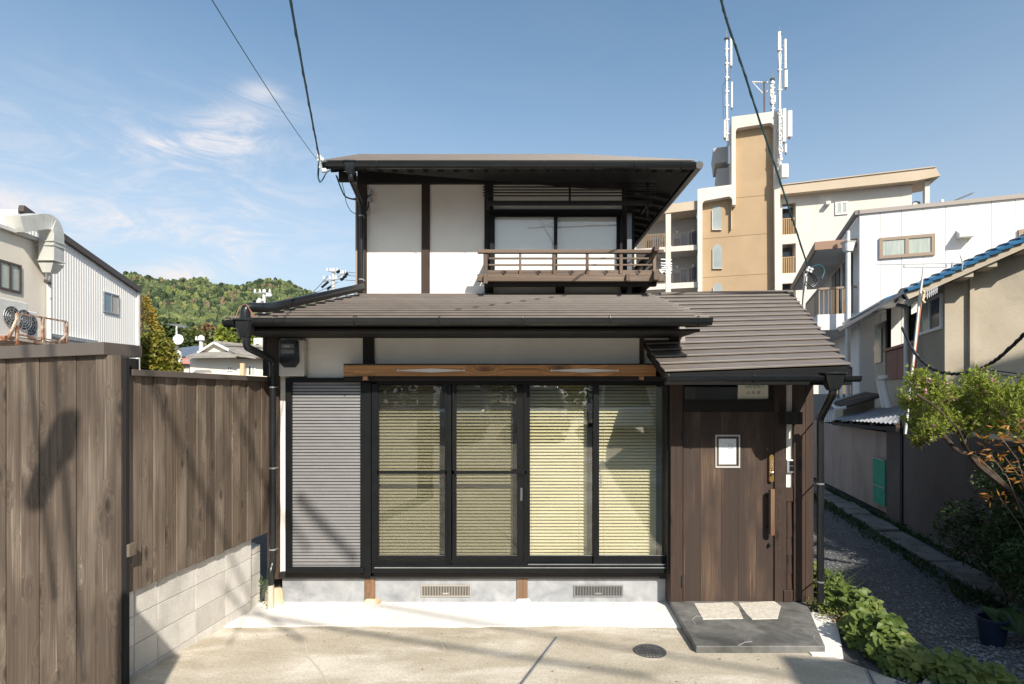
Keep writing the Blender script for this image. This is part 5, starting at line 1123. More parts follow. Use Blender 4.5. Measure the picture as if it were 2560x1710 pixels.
m = M(); q = ap.p(2075, 503, .6); ap.slab(m, T(2070), T(2081), az(2075, 504), az(2075, 497), .45, .45); m.build('vent_hood', m_acw, AB)
acA = thing('air_conditioner', 'outdoor air conditioner unit on the far apartment balcony', 'air conditioner', ap.p(2308, 514, 1.2)); m = M(); ap.slab(m, T(2298), T(2316), az(2307, 514), az(2307, 491), 1.0, .4); m.build('case', m_acw, acA); c = ap.p(2304, 502, .98); m = M(); m.tube([c+ap.U*.28*math.cos(k*.524)+V((0, 0, .28*math.sin(k*.524))) for k in range(13)], .03, 5); m.build('fan_grille', m_trim, acA)
# left wing: open access corridors
m = M(); ap.poly(m, [(1560, 521), (1743.6, 498), (1743.6, 520), (1560, 543)], .3, 6); m.build('roof_band', m_band, AB)
zc = lambda py: az(1710, py)
m = M(); ap.slab(m, T(1500), T(1745), 0, zc(525), 2.3, 5); m.build('corridor_wall', m_greyw, AB)
for y0, y1 in ((611, 624), (704, 718), (800, 812)):   # floor slab with its upstand
    m = M(); ap.slab(m, T(1500), T(1745), zc(y1), zc(y0), .35, .14); m.build('parapet', m_cream, AB); m = M(); ap.slab(m, T(1500), T(1745), zc(y1)-.02, zc(y1)+.12, .5, 1.8); m.build('corridor_floor', m_greyw, AB)
for x0, x1 in ((1664, 1677), (1580, 1589)):
    m = M(); ap.slab(m, T(x0), T(x1), 0, zc(528), .32, .35); m.build('pillar', m_cream, AB)
for y0, y1 in ((576, 611), (667, 704)):
    for xa, xb, mt_ in ((1678, 1743, m_trim), (1590, 1663, m_ochrail)):
        m = M(); ap.slab(m, T(xa), T(xb), zc(y0+1), zc(y0), .4, .04); rlg = m.build('railing', mt_, AB); k_ = 16
        for k in range(k_): m = M(); t_ = T(xa)+(T(xb)-T(xa))*(k+.5)/k_; ap.slab(m, t_, t_+.03, zc(y1), zc(y0+1), .41, .02); m.build('baluster', mt_, rlg)
for dy in (0, 90.5):
    for (x0, x1, y0, y1, mt_, nm) in ((1724, 1743, 563, 609, m_navy, 'door'), (1703, 1716, 567, 609, m_paned, 'window'), (1684, 1698, 575, 606, MT('grey lattice shutter', (.22, .2, .19)), 'window'), (1611, 1627, 575, 612, m_navy, 'door'), (1634, 1647, 573, 615, m_paned, 'window'), (1651, 1662, 580, 606, m_paned, 'window')):
        m = M(); ap.slab(m, T(x0), T(x1), zc(y1+dy), zc(y0+dy), 2.24, .1); o = m.build(nm, mt_, AB)
        if nm == 'door': m = M(); ap.slab(m, T(x0+8), T(x0+18), zc(597.5+dy), zc(596+dy), 2.2, .05); m.build('letter_slot', m_porc, o)
    for (x0, y0) in ((1689, 556), (1731, 556), (1655, 562)): m = M(); ap.slab(m, T(x0), T(x0+6), zc(y0+6+dy), zc(y0+dy), 2.1, .2); m.build('corridor_lamp_case', m_porc, AB)
# plant rooms beside the tower top
for pts in ([(1787, 339), (1830, 333), (1830, 373), (1792, 378)], [(1797, 393), (1830, 389), (1830, 463), (1800, 465)]):
    m = M(); ap.poly(m, pts, 2.2, 3); m.build('plant_room', m_greyw, AB)
# antenna masts
def mast(lab, px, ytop, ybot, off, panels, extras=()):
    a, b = ap.p(px, ybot, off), ap.p(px-.8, ytop+24, off); o = thing('antenna_mast', lab, 'antenna mast', ap.p(px, ybot, off), 'mobile phone masts on the tower')
    M().tube([a, b], .09, 8).build('mast_tube', m_acw, o, smooth=True); M().tube([b, ap.p(px-1.5, ytop, off)], .03, 5, [.05, .012]).build('lightning_rod', m_steel, o); M().tube([b-V((0, 0, .05)), b+V((0, 0, .03))], .17, 8).build('collar', m_trim, o)
    for x, y0, y1, r in panels:
        m = M(); q0, q1 = ap.p(x, y1, off-.05), ap.p(x, y0, off-.05); m.tube([q0, q1], r, 8); pn = m.build('panel_antenna', m_porc, o, smooth=True)
        for f in (.2, .8): c = q0.lerp(q1, f); c2 = V((a.x+(b.x-a.x)*max(0, min(1, (c.z-a.z)/(b.z-a.z))), a.y, c.z)); m = M(); m.beam(c, c2, .05, .05); m.build('bracket', m_steel, pn)
        M().tube([q0, q0-V((0, 0, .15))], .04, 6).build('connector', m_trim, pn)
    m = M()
    for k in range(3):
        pts = [ap.p(px+rnd.uniform(-3, 3), ytop+40+(ybot-ytop-40)*j/9, off-.1) for j in range(10)]; m.tube(pts, .025, 4)
    for k in range(7): c = a.lerp(b, (k+.5)/7.3); m.box(c.x-.13, c.x+.13, c.y-.13, c.y+.1, c.z-.03, c.z+.05)
    m.build('feeder_cables', m_acw, o, kind='stuff'); return o
ma = mast('left antenna mast beside the tower with slim white panels', 1817, 75, 355, -.1, [(1827, 97, 168, .09), (1829, 208, 272, .07), (1811, 303, 347, .10)])
m = M(); m.tube([ap.p(1814, 205, -.2), ap.p(1807, 218, -.2), ap.p(1808, 296, -.2), ap.p(1812, 302, -.2)], .03, 5); m.tube([ap.p(1826, 175, -.2), ap.p(1827, 203, -.2), ap.p(1815, 205, -.2)], .03, 5); m.build('cable_loop', m_cable, ma); m = M(); m.tube([ap.p(1821, 368, -.1), ap.p(1821, 412, -.1)], .12, 8); m.build('cable_sleeve', MT('grey sleeve', (.12, .15, .2)), ma)
mb = mast('tall right antenna mast with six white panels on the tower corner', 1948, 68, 455, -.25, [(1945.5, 88, 134, .15), (1961, 105, 178, .09), (1962, 183, 225, .14), (1958, 278, 360, .14), (1971, 284, 348, .20), (1962, 365, 386, .09)]); m = M(); c = ap.p(1958, 432, -.4); m.box(c.x-.25, c.x+.2, c.y-.2, c.y+.2, c.z-.5, c.z+.4); m.build('junction_box', m_porc, mb)
m = M(); [m.beam(ap.p(1949+rnd.uniform(-1, 6), 280+k*7, -.3), ap.p(1950+rnd.uniform(-2, 6), 287+k*7, -.35), .10, .12) for k in range(18)]; m.build('mounting_clutter', m_acw, mb, kind='stuff')
mc_ = mast('short middle antenna mast standing on the tower roof', 1937, 155, 276, 1.0, [(1932, 195, 240, .08), (1941, 222, 240, .1)])
tvm = thing('television_mast', 'rusty television antenna mast with a T shaped top on the tower roof', 'antenna', ap.p(1915, 280, .8)); m = M(); m.beam(ap.p(1915, 280, .8), ap.p(1914, 190, .8), .09, .09); m.build('pole', MT('pinkish rusty pole', (.42, .3, .27)), tvm)
m = M(); m.beam(ap.p(1884, 190, .8), ap.p(1930, 191, .8), .08, .08); m.beam(ap.p(1886, 192, .8), ap.p(1914, 222, .8), .05, .05); m.beam(ap.p(1942, 192, .8), ap.p(1914, 222, .8), .05, .05)
m.build('crossbar', m_acw, tvm); m = M(); [m.beam(ap.p(1888+k*6, 190, .5), ap.p(1890+k*6, 185, .9), .02, .02) for k in range(6)]; m.build('elements', m_steel, tvm)
# ---------------------------------------------------------------- white house on the right
fu = (.933, -.359); wf_ = Pl(2148.6, 16, fu)
if wf_.n.y < 0: wf_.n = -wf_.n
ws = Pl(2148.6, 16, (.359, .933)); ws.n = V((.933, -.359, 0))
m_whp = MT('white siding', (.70, .68, .66), (.75, .735, .715), .7, .5, objrand=False, c3=(.52, .50, .47), s3=2.5, f3=.3, st3=(1, 1, .08), lo3=.52, hi3=.8); m_bronze = MT('bronze frame', (.30, .22, .16), None, .45)
WW = thing('white_house', 'modern white panelled house with a side balcony at the right', 'house', (11, 17, 0))
zt = wf_.z(2148.6, 536); t = 0
for k in range(20):
    m = M(); wf_.slab(m, t+.005, t+.495, .0, zt, 0, .08); m.build('wall_panel', m_whp, WW); t += .5
m = M(); wf_.slab(m, .02, 10, 0, zt-.02, .08, 8); m.build('wall', m_whp, WW)
m = M(); wf_.slab(m, -.05, 10.2, zt, zt+.11, -.05, .35); m.build('parapet_cap', MT('taupe coping', (.33, .29, .26)), WW)
m = M(); a = ws.T(-.05, zt+.05, -.06); b = ws.T(8.2, zt+.05, -.06); m.beam(a, b, .12, .12); m.build('parapet_cap', MT('taupe coping side', (.2, .18, .17)), WW)
m = M(); ws.slab(m, .09, 8, 0, zt-.02, 0, .1); m.build('side_wall', m_whp, WW)
win(wf_, 2197.5, 590, 2337, 643, WW, m_bronze, m_panef, -.05, 2, .085); win(wf_, 2545, 571, 2640, 600, WW, m_bronze, m_panef, -.05, 2, .085)
c = wf_.p(2402, 590, -.12); m = M(); t_ = wf_.t(2390); m.hexa([wf_.T(t_, c.z-.08, 0), wf_.T(t_+.34, c.z-.08, 0), wf_.T(t_+.34, c.z-.08, -.26), wf_.T(t_, c.z-.08, -.26)], [wf_.T(t_, c.z+.16, 0), wf_.T(t_+.34, c.z+.16, 0), wf_.T(t_+.34, c.z+.02, -.26), wf_.T(t_, c.z+.02, -.26)]); m.build('vent_hood', m_acw, WW)
# side balcony and its canopy (seen obliquely)
sz = lambda px, py: ws.z(px, py)
zcan = CZ+(HY-612)/F*16.3
m = M(); q = [ws.T(.35, zcan, 0), ws.T(.35, zcan, -1.05), ws.T(7.6, zcan, -1.05), ws.T(7.6, zcan, 0)]; m.hexa([p-V((0, 0, .0)) for p in q], [p+V((0, 0, .10)) for p in q]); m.build('canopy', m_whp, WW)
m = M(); q = [ws.T(.30, zcan-.06, 0), ws.T(.30, zcan-.06, -1.08), ws.T(7.7, zcan-.06, -1.08), ws.T(7.7, zcan-.06, -1.02), ws.T(.36, zcan-.06, -1.02), ws.T(.36, zcan-.06, 0)]; m.hexa(q, [p+V((0, 0, .24)) for p in q]); m.build('canopy_fascia', MT('brown fascia', (.30, .18, .12), None, .6), WW)
zb1 = CZ-(820-HY)/F*16.3; zfl = zb1-.0
bal_top = CZ+(HY-712)/F*16.4; bal_bot = CZ+(HY-778)/F*16.4
m = M(); q = [ws.T(.35, 0, 0), ws.T(.35, 0, -1.0), ws.T(7.4, 0, -1.0), ws.T(7.4, 0, 0)]; m.hexa([V((p.x, p.y, CZ+(HY-822)/F*16.3)) for p in q], [V((p.x, p.y, CZ+(HY-782)/F*16.3)) for p in q]); m.build('balcony_slab', m_whp, WW)
m = M(); z0_, z1_ = CZ+(HY-782)/F*16.3, CZ+(HY-716)/F*16.3
ws.slab(m, 1.2, 7.3, z0_, z1_-.05, -.98, .04); m.build('balcony_screen', m_bronze, WW); m = M(); m.beam(ws.T(.38, z1_, -.96), ws.T(7.4, z1_, -.96), .06, .06); m.beam(ws.T(.38, z1_, -.96), ws.T(.38, z1_, 0), .06, .06); rlw = m.build('handrail', m_bronze, WW)
for k in range(9): M().beam(ws.T(.38+.1*k, z0_, -.96), ws.T(.38+.1*k, z1_, -.96), .025, .025).build('baluster', m_bronze, rlw)
for k in range(8): M().beam(ws.T(.38, z0_, -.96+.12*k), ws.T(.38, z1_, -.96+.12*k), .02, .02).build('baluster', m_bronze, rlw)
for t_ in (.9, 3.0): m = M(); ws.slab(m, t_, t_+1.5, z0_, zcan-.1, -.04, .05); m.build('glass_door', m_paned, WW); m = M(); ws.slab(m, t_+.7, t_+.78, z0_, zcan-.1, -.06, .02); m.build('door_frame', m_bronze, WW)
for t_ in (1.0, 3.2): m = M(); ws.slab(m, t_, t_+1.4, .6, 2.9, -.03, .04); m.build('glass_door', m_paned, WW)
m = M(); c = ws.T(-.0, 0, -.28); m.tube([V((c.x, c.y, 0)), V((c.x, c.y, CZ+(HY-622)/F*16))], .065, 10); m.tube([V((c.x, c.y, CZ+(HY-622)/F*16)), V((c.x, c.y, CZ+(HY-575)/F*16))], .05, 10); m.build('downpipe', m_acw, WW, smooth=True)
hz_ = CZ+(HY-607)/F*16; M().loft([rr(c.x, c.y, hz_-.22, .2, .2), rr(c.x, c.y, hz_, .28, .28), rr(c.x, c.y, hz_+.05, .34, .34)]).build('rain_hopper', m_acw, WW)
tv1 = thing('television_antenna', 'long television antenna on the white house roof against the sky', 'antenna', wf_.p(2418, 505, 1)); m = M(); A_, B_ = wf_.p(2367, 494, 1), wf_.p(2468, 452, 1); m.beam(A_, B_, .035, .035); m.build('boom', m_trim, tv1)
m = M()
for k in range(10): c = A_.lerp(B_, (k+.5)/10); m.beam(c+V((-.13, -.3, -.06)), c+V((.13, .3, .06)), .012, .012)
m.beam(A_+V((-.2, 0, .2)), A_+V((.25, 0, -.25)), .012, .012); m.build('elements', m_steel, tv1); m = M(); m.beam(wf_.p(2417, 506, 1), wf_.p(2406, 476, 1), .05, .05); m.build('pole', MT('rust pink pole', (.4, .28, .26)), tv1); m = M(); m.beam(wf_.p(2383, 473, .9), wf_.p(2388, 500, .9), .07, .07); m.build('reflector', m_porc, tv1)
# ---------------------------------------------------------------- tan stucco house with blue tiles
tf = Pl(2362, 9.5, fu)
if tf.n.y < 0: tf.n = -tf.n
ts = Pl(2362, 9.5, (.359, .933)); ts.n = V((.933, -.359, 0))
m_tan = MT('weathered tan stucco', (.40, .345, .26), (.47, .41, .32), .9, 1.5, c3=(.22, .20, .165), s3=.9, f3=.6, lo3=.5, hi3=.72, bump=.004, bscale=40, objrand=False, st3=(1, 1, .6)); m_btile = MT('glazed blue tile', (.012, .085, .19), (.03, .14, .27), .22, 9, var=.15, spec=.7)
TH = thing('stucco_house', 'weathered tan stucco house with glazed blue roof tiles', 'house', (8, 11, 0))
vpt = lambda px: 606+(743-606)*(2560-px)/(2560-2247)      # verge line of the roof in the picture
m = M(); tf.poly(m, [(2362, 1250), (2362, vpt(2362)+12), (2600, vpt(2600)+12), (2760, vpt(2760)+12), (2760, 1250)], 0, 1.5); m.build('wall', m_tan, TH); m = M(); q = [ts.T(1.5, 0, 1.2), ts.T(6, 0, 1.2), ts.T(6, 0, 6), ts.T(1.5, 0, 6)]; m.hexa(q, [p+V((0, 0, 4.3)) for p in q]); m.build('rear_body', m_tan, TH)
m = M(); tf.slab(m, tf.t(2421), tf.t(2432), 0, tf.z(2426, vpt(2426)+16), -.07, .08); m.build('pilaster', m_tan, TH)
m = M(); ts.slab(m, .02, 1.45, 0, ts.z(2330, 770), 0, .2); m.build('side_wall', m_tan, TH)
# verge: barge board, brackets and the row of blue tiles
A_, B_ = tf.p(2247, 752, -.45), tf.p(2720, vpt(2720)+8, -.45)
m = M(); m.beam(A_, B_, .10, .11); m.build('barge_board', m_tan, TH)
for px in (2392, 2448, 2542): m = M(); c = tf.p(px, vpt(px)+14, -.45); m.beam(c, c+tf.n*.5, .16, .16); m.build('purlin_end', m_tan, TH)
rv = (B_-A_); L_ = rv.length; u_ = rv.normalized(); n = 17; nn = V((-u_.z*tf.u.x, -u_.z*tf.u.y, math.hypot(u_.x, u_.y)))
for k in range(n):
    p = A_+u_*(L_*k/n)+V((0, 0, .09)); w_ = L_/n+.03; m = M(); rg = []
    for e in (0, 1):
        q = p+u_*w_*e+nn*(.035*(1-e)); rg.append([q+tf.n*(-.10+.15*j/1.0)*1+nn*(.05*math.sin(math.pi*j/4)) for j in range(5)]+[q+tf.n*(.50), q+tf.n*.5-nn*.03, q-tf.n*.1-nn*.05])
    m.loft(rg); m.build('roof_tile', m_btile, TH)
m = M(); q = [A_+nn*.06, B_+nn*.06, B_+nn*.06+tf.n*6, A_+nn*.06+tf.n*6]; m.hexa(q, [p+nn*.06 for p in q]); m.build('roof', m_btile, TH)
g_ = [A_+V((0, 0, -.02)), A_+tf.n*3+V((0, 0, -.02))]
m = M(); m.tube([tf.p(2360, 698, -.25), tf.p(2262, 762, -.1)+V((0, 0, 0))], .055, 8); m.build('gutter', m_acw, TH, smooth=True)
win(ts, 2303, 745, 2358, 830, TH, m_acw, [m_paned, m_panef], -.04, 2, .05)
m = M(); m.tube(smooth_path([ts.p(2262, 762, -.12), ts.p(2285, 768, -.12), V((ts.T(1.75, 0, -.12).x, ts.T(1.75, 0, -.12).y, 3.5)), V((ts.T(1.75, 0, -.12).x, ts.T(1.75, 0, -.12).y, 1.2))], .1), .045, 8); m.build('downpipe', m_acw, TH, smooth=True)
# rear part with the dark red boarding under a lean-to roof
zz0, zz1 = 2.45, 3.13
m = M(); ts.slab(m, 1.9, 6.0, 0, zz0, .25, .2); m.build('rear_wall', m_tan, TH); m = M(); ts.slab(m, 1.9, 6.0, zz0, 4.1, .9, .1); m.build('dark_recess', m_hole, TH)
m_redb = MT('dark red board', (.10, .016, .014), (.16, .03, .025), .55, 3)
for k in range(3): t_ = 1.9+k*.95; m = M(); ts.slab(m, t_, t_+.93, zz0, zz1, .2, .03); m.build('red_panel', m_redb, TH)
m = M(); m.beam(ts.T(1.9, zz1+.03, .18), ts.T(4.8, zz1+.03, .18), .08, .06); m.build('red_rail', MT('red rail', (.2, .04, .03), None, .5), TH)
for t_ in (1.95, 3.1, 4.75): m = M(); ts.slab(m, t_, t_+.09, zz1, 4.2, .22, .08); m.build('post', m_dark, TH)
m = M(); ts.slab(m, 4.85, 6.0, zz0, 3.9, .2, .08); m.build('rear_wall', m_tan, TH); m = M(); ts.slab(m, 5.1, 5.8, 2.9, 3.75, .16, .03); m.build('window', m_panef, TH)
L0, L1 = ts.p(2262, 752, -.35), ts.p(2140, 812, -.35)
q = [L0, L1, L1+ts.n*1.9+V((0, 0, .75)), L0+ts.n*1.9+V((0, 0, .75))]; m = M(); m.hexa([p-V((0, 0, .08)) for p in q], q); m.build('lean_to_roof', WOOD('pale lean-to boards', (.25, .2, .15), (.4, .33, .26), (.5, .45, .4), axis='y', knots=False), TH)
n = 20
for k in range(n):
    f = k/n; p = L0.lerp(L1, f); d_ = (L1-L0)/n; m = M(); e = ts.n*1.9+V((0, 0, .75)); r_ = [p+V((0, 0, .01)), p+d_*.96+V((0, 0, .01)), p+d_*.96+e, p+e]; m.hexa(r_, [v+V((0, 0, .05+.02*(i in (0, 1)))) for i, v in enumerate(r_)]); m.build('roof_tile', m_btile, TH)
m = M(); m.tube([L0+V((0, -.05, -.05)), L1+V((0, -.05, -.05))], .05, 8); m.build('gutter', m_acw, TH, smooth=True); m = M(); m.beam(L1.lerp(L0, .25)+V((0, 0, .03)), L1.lerp(L0, .95)+V((0, 0, .02)), .1, .03); m.build('white_flashing', m_acw, TH)
vp = thing('vent_pipes', 'pair of pale leaning pipes with a cap above the shed roof', 'pipes', P(2212, 1016, 11)); m = M(); m.tube([P(2222, 1018, 11), P(2205, 950, 11)], .055, 10); m.build('pipe', m_acw, vp, smooth=True); m = M(); m.tube([P(2212, 1018, 11.1), P(2198, 950, 11.1)], .055, 10); m.build('pipe', m_acw, vp, smooth=True); m = M(); m.tube([P(2208, 946, 11), P(2207, 938, 11)], .09, 12); m.build('cap', m_acw, vp, smooth=True)
# ---------------------------------------------------------------- antenna pole in front of the stucco house
ad = 8.2; an = thing('television_antenna', 'thin pale pole with a long flat television antenna before the blue tiled roof', 'antenna', P(2263, 1080, ad)); M().tube([P(2263, 1085, ad), P(2300, 740, ad), P(2309.5, 667, ad)], .016, 6, [.02, .018, .012]).build('pole', m_acw, an, smooth=True)
m = M(); m.beam(P(2190, 662, ad), P(2409, 658, ad), .012, .012); m.beam(P(2260, 669, ad), P(2364, 668, ad), .014, .012); m.beam(P(2260, 662, ad), P(2260, 670, ad), .012, .012); m.beam(P(2366, 661, ad), P(2366, 669, ad), .012, .012); m.beam(P(2400, 638, ad), P(2408, 662, ad), .01, .01); m.beam(P(2406, 660, ad), P(2405, 678, ad), .012, .012); m.beam(P(2381, 656, ad), P(2380, 668, ad), .02, .02); m.build('boom', m_steel, an)
an2 = thing('television_antenna', 'short yellowed comb shaped antenna on the pole under the tile gutter', 'antenna', P(2311, 755, ad)); m = M(); m.beam(P(2308, 745, ad-.05), P(2344, 722, ad-.05), .012, .012); m.build('boom', m_steel, an2); m_yel = MT('yellowed plastic', (.55, .46, .28))
for k in range(6): c = P(2318+k*4.8, 737-k*2.8, ad-.05); m = M(); m.beam(c+V((0, 0, -.055)), c+V((0, 0, .055)), .007, .007); m.build('element', m_porc, an2)
m = M(); m.beam(P(2307, 726, ad-.06), P(2311, 733, ad-.06), .03, .02); m.beam(P(2311, 733, ad-.06), P(2307, 752, ad-.06), .012, .03); m.beam(P(2307, 752, ad-.06), P(2312, 757, ad-.06), .03, .02); m.build('reflector', m_yel, an2)
tva = thing('television_antenna', 'small white comb antenna at the right end of the balcony', 'antenna', P(1663, 705, 6.6))
m = M(); m.beam(P(1662, 705, 6.6), P(1661, 655, 6.6), .02, .02); m.build('pole', m_trim, tva); m = M(); m.beam(P(1650, 680, 6.6), P(1668, 668, 6.6), .03, .05); m.build('driver', m_porc, tva)
for (y0, x0, x1) in ((648, 1652, 1679), (657, 1652, 1680), (663, 1652, 1680), (669, 1654, 1680), (674, 1656, 1680), (681, 1662, 1679), (690, 1664, 1677)): m = M(); m.beam(P(x0, y0, 6.58), P(x1, y0+1.5, 6.58), .008, .011); m.build('element', m_porc, tva)
# ---------------------------------------------------------------- sheds and the sheet fence along the lane
cu_ = (.239, 1); fp_ = Pl(2255, 9.1, cu_); fp_.n = V((1, -.239, 0)).normalized()
m_sheet = MT('brown painted sheet', (.40, .315, .27), (.46, .37, .32), .6, 1.2, c3=(.22, .19, .17), s3=1.5, f3=.6, var=.06, st3=(1, 1, .3)); m_sheet_shade = MT('shaded brown sheet', (.12, .10, .092), (.16, .135, .12), .6, 1.2, var=.06)  # same brown twice: the near sheets' deeper shade is in the second colour
SF = thing('sheet_metal_fence', 'brown corrugated sheet fence running along the shaded lane', 'fence', (6.2, 9, 0))
t = -5.6
while t < 6.0:
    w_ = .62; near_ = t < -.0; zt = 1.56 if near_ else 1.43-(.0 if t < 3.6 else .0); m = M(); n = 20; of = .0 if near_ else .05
    for k in range(n):
        ta_, tb2 = t+(w_+.02)*k/n, t+(w_+.02)*(k+1)/n; oa, ob = of+.009*math.cos(k*math.pi), of+.009*math.cos((k+1)*math.pi)
        y0 = fp_.T(ta_, 0).y; m.poly([fp_.T(ta_, gz(y0)+.04, oa), fp_.T(tb2, gz(y0)+.04, ob), fp_.T(tb2, zt, ob), fp_.T(ta_, zt, oa)])
    m.build('corrugated_sheet', m_sheet_shade if near_ else m_sheet, SF); t += w_
m = M(); fp_.slab(m, -5.6, 6, .3, .36, .09, .05); fp_.slab(m, -5.6, 6, 1.2, 1.26, .09, .05); m.build('rear_rails', m_dark, SF)
m = M(); fp_.slab(m, -.05, .03, 0, 1.75, -.02, .08); m.build('post', m_dark, SF)
m = M(); ta_, tb2 = sorted((fp_.t(2187), fp_.t(2217))); fp_.slab(m, ta_, tb2, .17, .95, -.03, .03); gd_ = m.build('green_hatch', MT('green mesh cover', (.015, .24, .15), (.03, .30, .19), .7, 8), SF)
m = M(); zq = fp_.z(2200, 1215); m.beam(fp_.T(ta_, zq, -.035), fp_.T(tb2, zq, -.035), .015, .015); m.beam(fp_.T(ta_, .96, -.035), fp_.T(tb2, .96, -.035), .015, .015); m.build('hatch_bar', m_steel, gd_)
m_tin = MT('bright corrugated tin', (.42, .44, .47), (.50, .52, .55), .45, 3, metal=.3, c3=(.3, .3, .3), s3=2, f3=.4)
def shed(lab, pts, drop=.06, wallx=None):
    o = thing('tin_shed', lab, 'shed', pts[0]); q = [V(p) for p in pts]; n = 34; a, b, c, d = q; m = M()
    for k in range(n):
        f0, f1 = k/n, (k+1)/n; w0, w1 = .012*math.cos(k*math.pi), .012*math.cos((k+1)*math.pi)
        m.poly([a.lerp(b, f0)+V((0, 0, w0)), a.lerp(b, f1)+V((0, 0, w1)), d.lerp(c, f1)+V((0, 0, w1)), d.lerp(c, f0)+V((0, 0, w0))])
    m.build('tin_roof', m_tin, o)
    for f in (.0, .33, .66, 1): m = M(); p = a.lerp(b, f); m.beam(p-V((0, 0, .05)), d.lerp(c, f)-V((0, 0, .05)), .05, .05); m.build('rafter', m_rail, o)
    m = M(); m.beam(a-V((0, 0, .09)), b-V((0, 0, .09)), .05, .06); m.build('eave_rail', m_dark, o)
    m = M(); m.hexa([V((p.x, p.y, 0)) for p in (a.lerp(d, .3), b.lerp(c, .3), c, d)], [p-V((0, 0, .3)) for p in (a.lerp(d, .3), b.lerp(c, .3), c, d)]); m.build('wall', m_dark, o); return o
shed('low tin roofed shed behind the brown fence, sunlit at its corner', [fp_.p(2262, 1060, -.10), fp_.p(2097, 1049, -.1), P(2170, 1022, 13.5), P(2275, 1013, 11.5)])
shed('farther low tin roofed shed next to the hopper', [fp_.p(2094, 1052, .3), P(2040, 1056, 15), P(2045, 1030, 18), P(2110, 1018, 17)])
ag = thing('awning', 'dark brown curved awning with pale rim on the wall behind the sheds', 'awning', P(2150, 1000, 13)); m = M(); m.hexa([P(2080, 1010, 12.6), P(2114, 1020, 12.2), P(2215, 990, 12.6), P(2165, 984, 13.6)], [P(2080, 1007, 12.6), P(2114, 1016, 12.2), P(2215, 986, 12.6), P(2165, 980, 13.6)]); m.build('sheet', MT('dark awning brown', (.05, .03, .025), None, .5), ag); m = M(); m.tube(smooth_path([P(2165, 981, 13.6), P(2084, 1004, 12.6), P(2080, 1010, 12.6), P(2092, 1022, 12.3), P(2116, 1018, 12.2)], .15), .035, 6); m.build('rim', m_acw, ag); m = M(); m.box(X(2120, 13), X(2200, 13), 13.2, 13.5, 0, 2.0); m.build('block', m_tan, ag)
bwl = thing('concrete_wall', 'grey concrete wall behind the awning at the far end of the lane', 'wall', P(2080, 1200, 19)); m = M(); m.box(X(2010, 19), X(2130, 19), 19, 19.2, 0, Z(985, 19)); m.build('body', m_greyw, bwl)
# ---------------------------------------------------------------- plants
m_ivy = LEAF('ivy leaf', (.055, .092, .016), (.15, .20, .042), .28, 7, c3=(.27, .27, .075)); m_dkleaf = LEAF('dark shrub leaf', (.018, .04, .012), (.04, .075, .02), .25, 5); m_grass = LEAF('grass blade', (.05, .09, .02), (.12, .18, .05), .25, 8)
def heart(m, c, s, n, d):                            # broad pointed leaf folded along its rib
    n = n.normalized(); d = (d-n*d.dot(n)).normalized(); a = d.cross(n); c = V(c); k = len(m.v)
    m.v += [c, c+d*s*.18+a*s*.46+n*s*.10, c+d*s*.62+a*s*.34+n*s*.06, c+d*s*1.05-n*s*.08, c+d*s*.62-a*s*.34+n*s*.06, c+d*s*.18-a*s*.46+n*s*.10, c+d*s*.5]
    for i in range(1, 6): m.f.append((k+6, k+i, k+i+1 if i < 5 else k+5))
    m.f = [f for f in m.f if len(set(f)) == len(f)]; m.f += [(k+6, k+5, k), (k+6, k, k+1)]
iv = M(); sm = M()
def ivy_span(y):                                     # left and right edge of the ivy strip on the ground at depth y
    pts = [(3.4, 2.98, 3.28), (3.9, 2.76, 3.03), (4.3, 2.64, 3.0), (4.6, 2.74, 3.05), (5.0, 2.95, 3.20), (5.4, 3.04, 3.30), (6.0, 3.08, 3.36), (6.8, 3.08, 3.34), (7.6, 3.06, 3.3)]
    for (a, b, c), (d, e, f) in zip(pts, pts[1:]):
        if a <= y <= d: q = (y-a)/(d-a); return b+(e-b)*q, c+(f-c)*q
    return 3.0, 3.5
for i in range(4800):
    y = rnd.uniform(3.6, 7.2); a, b = ivy_span(y); wav = .05*math.sin(y*9)+.04*math.sin(y*23); f = rnd.random(); x = a+wav+(b-a)*f
    hgt = .05+.20*math.sin(math.pi*min(1, f*1.02))**.7*(1+.3*math.sin(y*7+x*5)); z = gz(y)+hgt*rnd.random()**.45; s = rnd.choice((.018, .024, .03, .038, .048, .06, .07)) if y < 5.4 else rnd.uniform(.02, .05)
    nrm = V((rnd.gauss(-.2, .35)+(f-.5)*.5, rnd.gauss(-.55, .3), 1)); heart(iv, (x, y, z), s*1.15, nrm, V((rnd.gauss(0, 1), rnd.gauss(-.6, 1), rnd.gauss(-.3, .3))))
iv.build('ivy', m_ivy, None, kind='stuff', label='heart leaved ground cover spilling beside the step')
for i in range(900):
    y = rnd.uniform(4.7, 5.5); x = 2.98+.10*rnd.gauss(0, 1)-.02; s = rnd.uniform(.012, .022); heart(sm, (max(2.83, x), y, gz(y)+rnd.random()*.12), s, V((rnd.gauss(0, .4), rnd.gauss(-.3, .3), 1)), V((rnd.gauss(0, 1), rnd.gauss(0, 1), 0)))
sm.build('small_weeds', LEAF('clover leaf', (.09, .13, .03), (.2, .22, .06), .3, 20, c3=(.4, .22, .1)), None, kind='stuff', label='tiny clover weeds between the step and the downpipe')
sl_ = M(); sl_.v = []; b_ = [V((2.68, 3.5, 0)), V((3.25, 3.5, 0)), V((3.28, 4.5, 0)), V((3.5, 5.6, 0)), V((3.55, 7.4, 0)), V((3.04, 7.4, 0)), V((3.04, 5.5, 0)), V((2.74, 4.5, 0))]
rows_ = [(y, ivy_span(y)[0]+.02, ivy_span(y)[1]-.04) for y in (3.45, 3.9, 4.3, 4.6, 5.0, 5.4, 6, 6.8, 7.5)]; sheet('soil_strip', rows_, m_soil, .012)
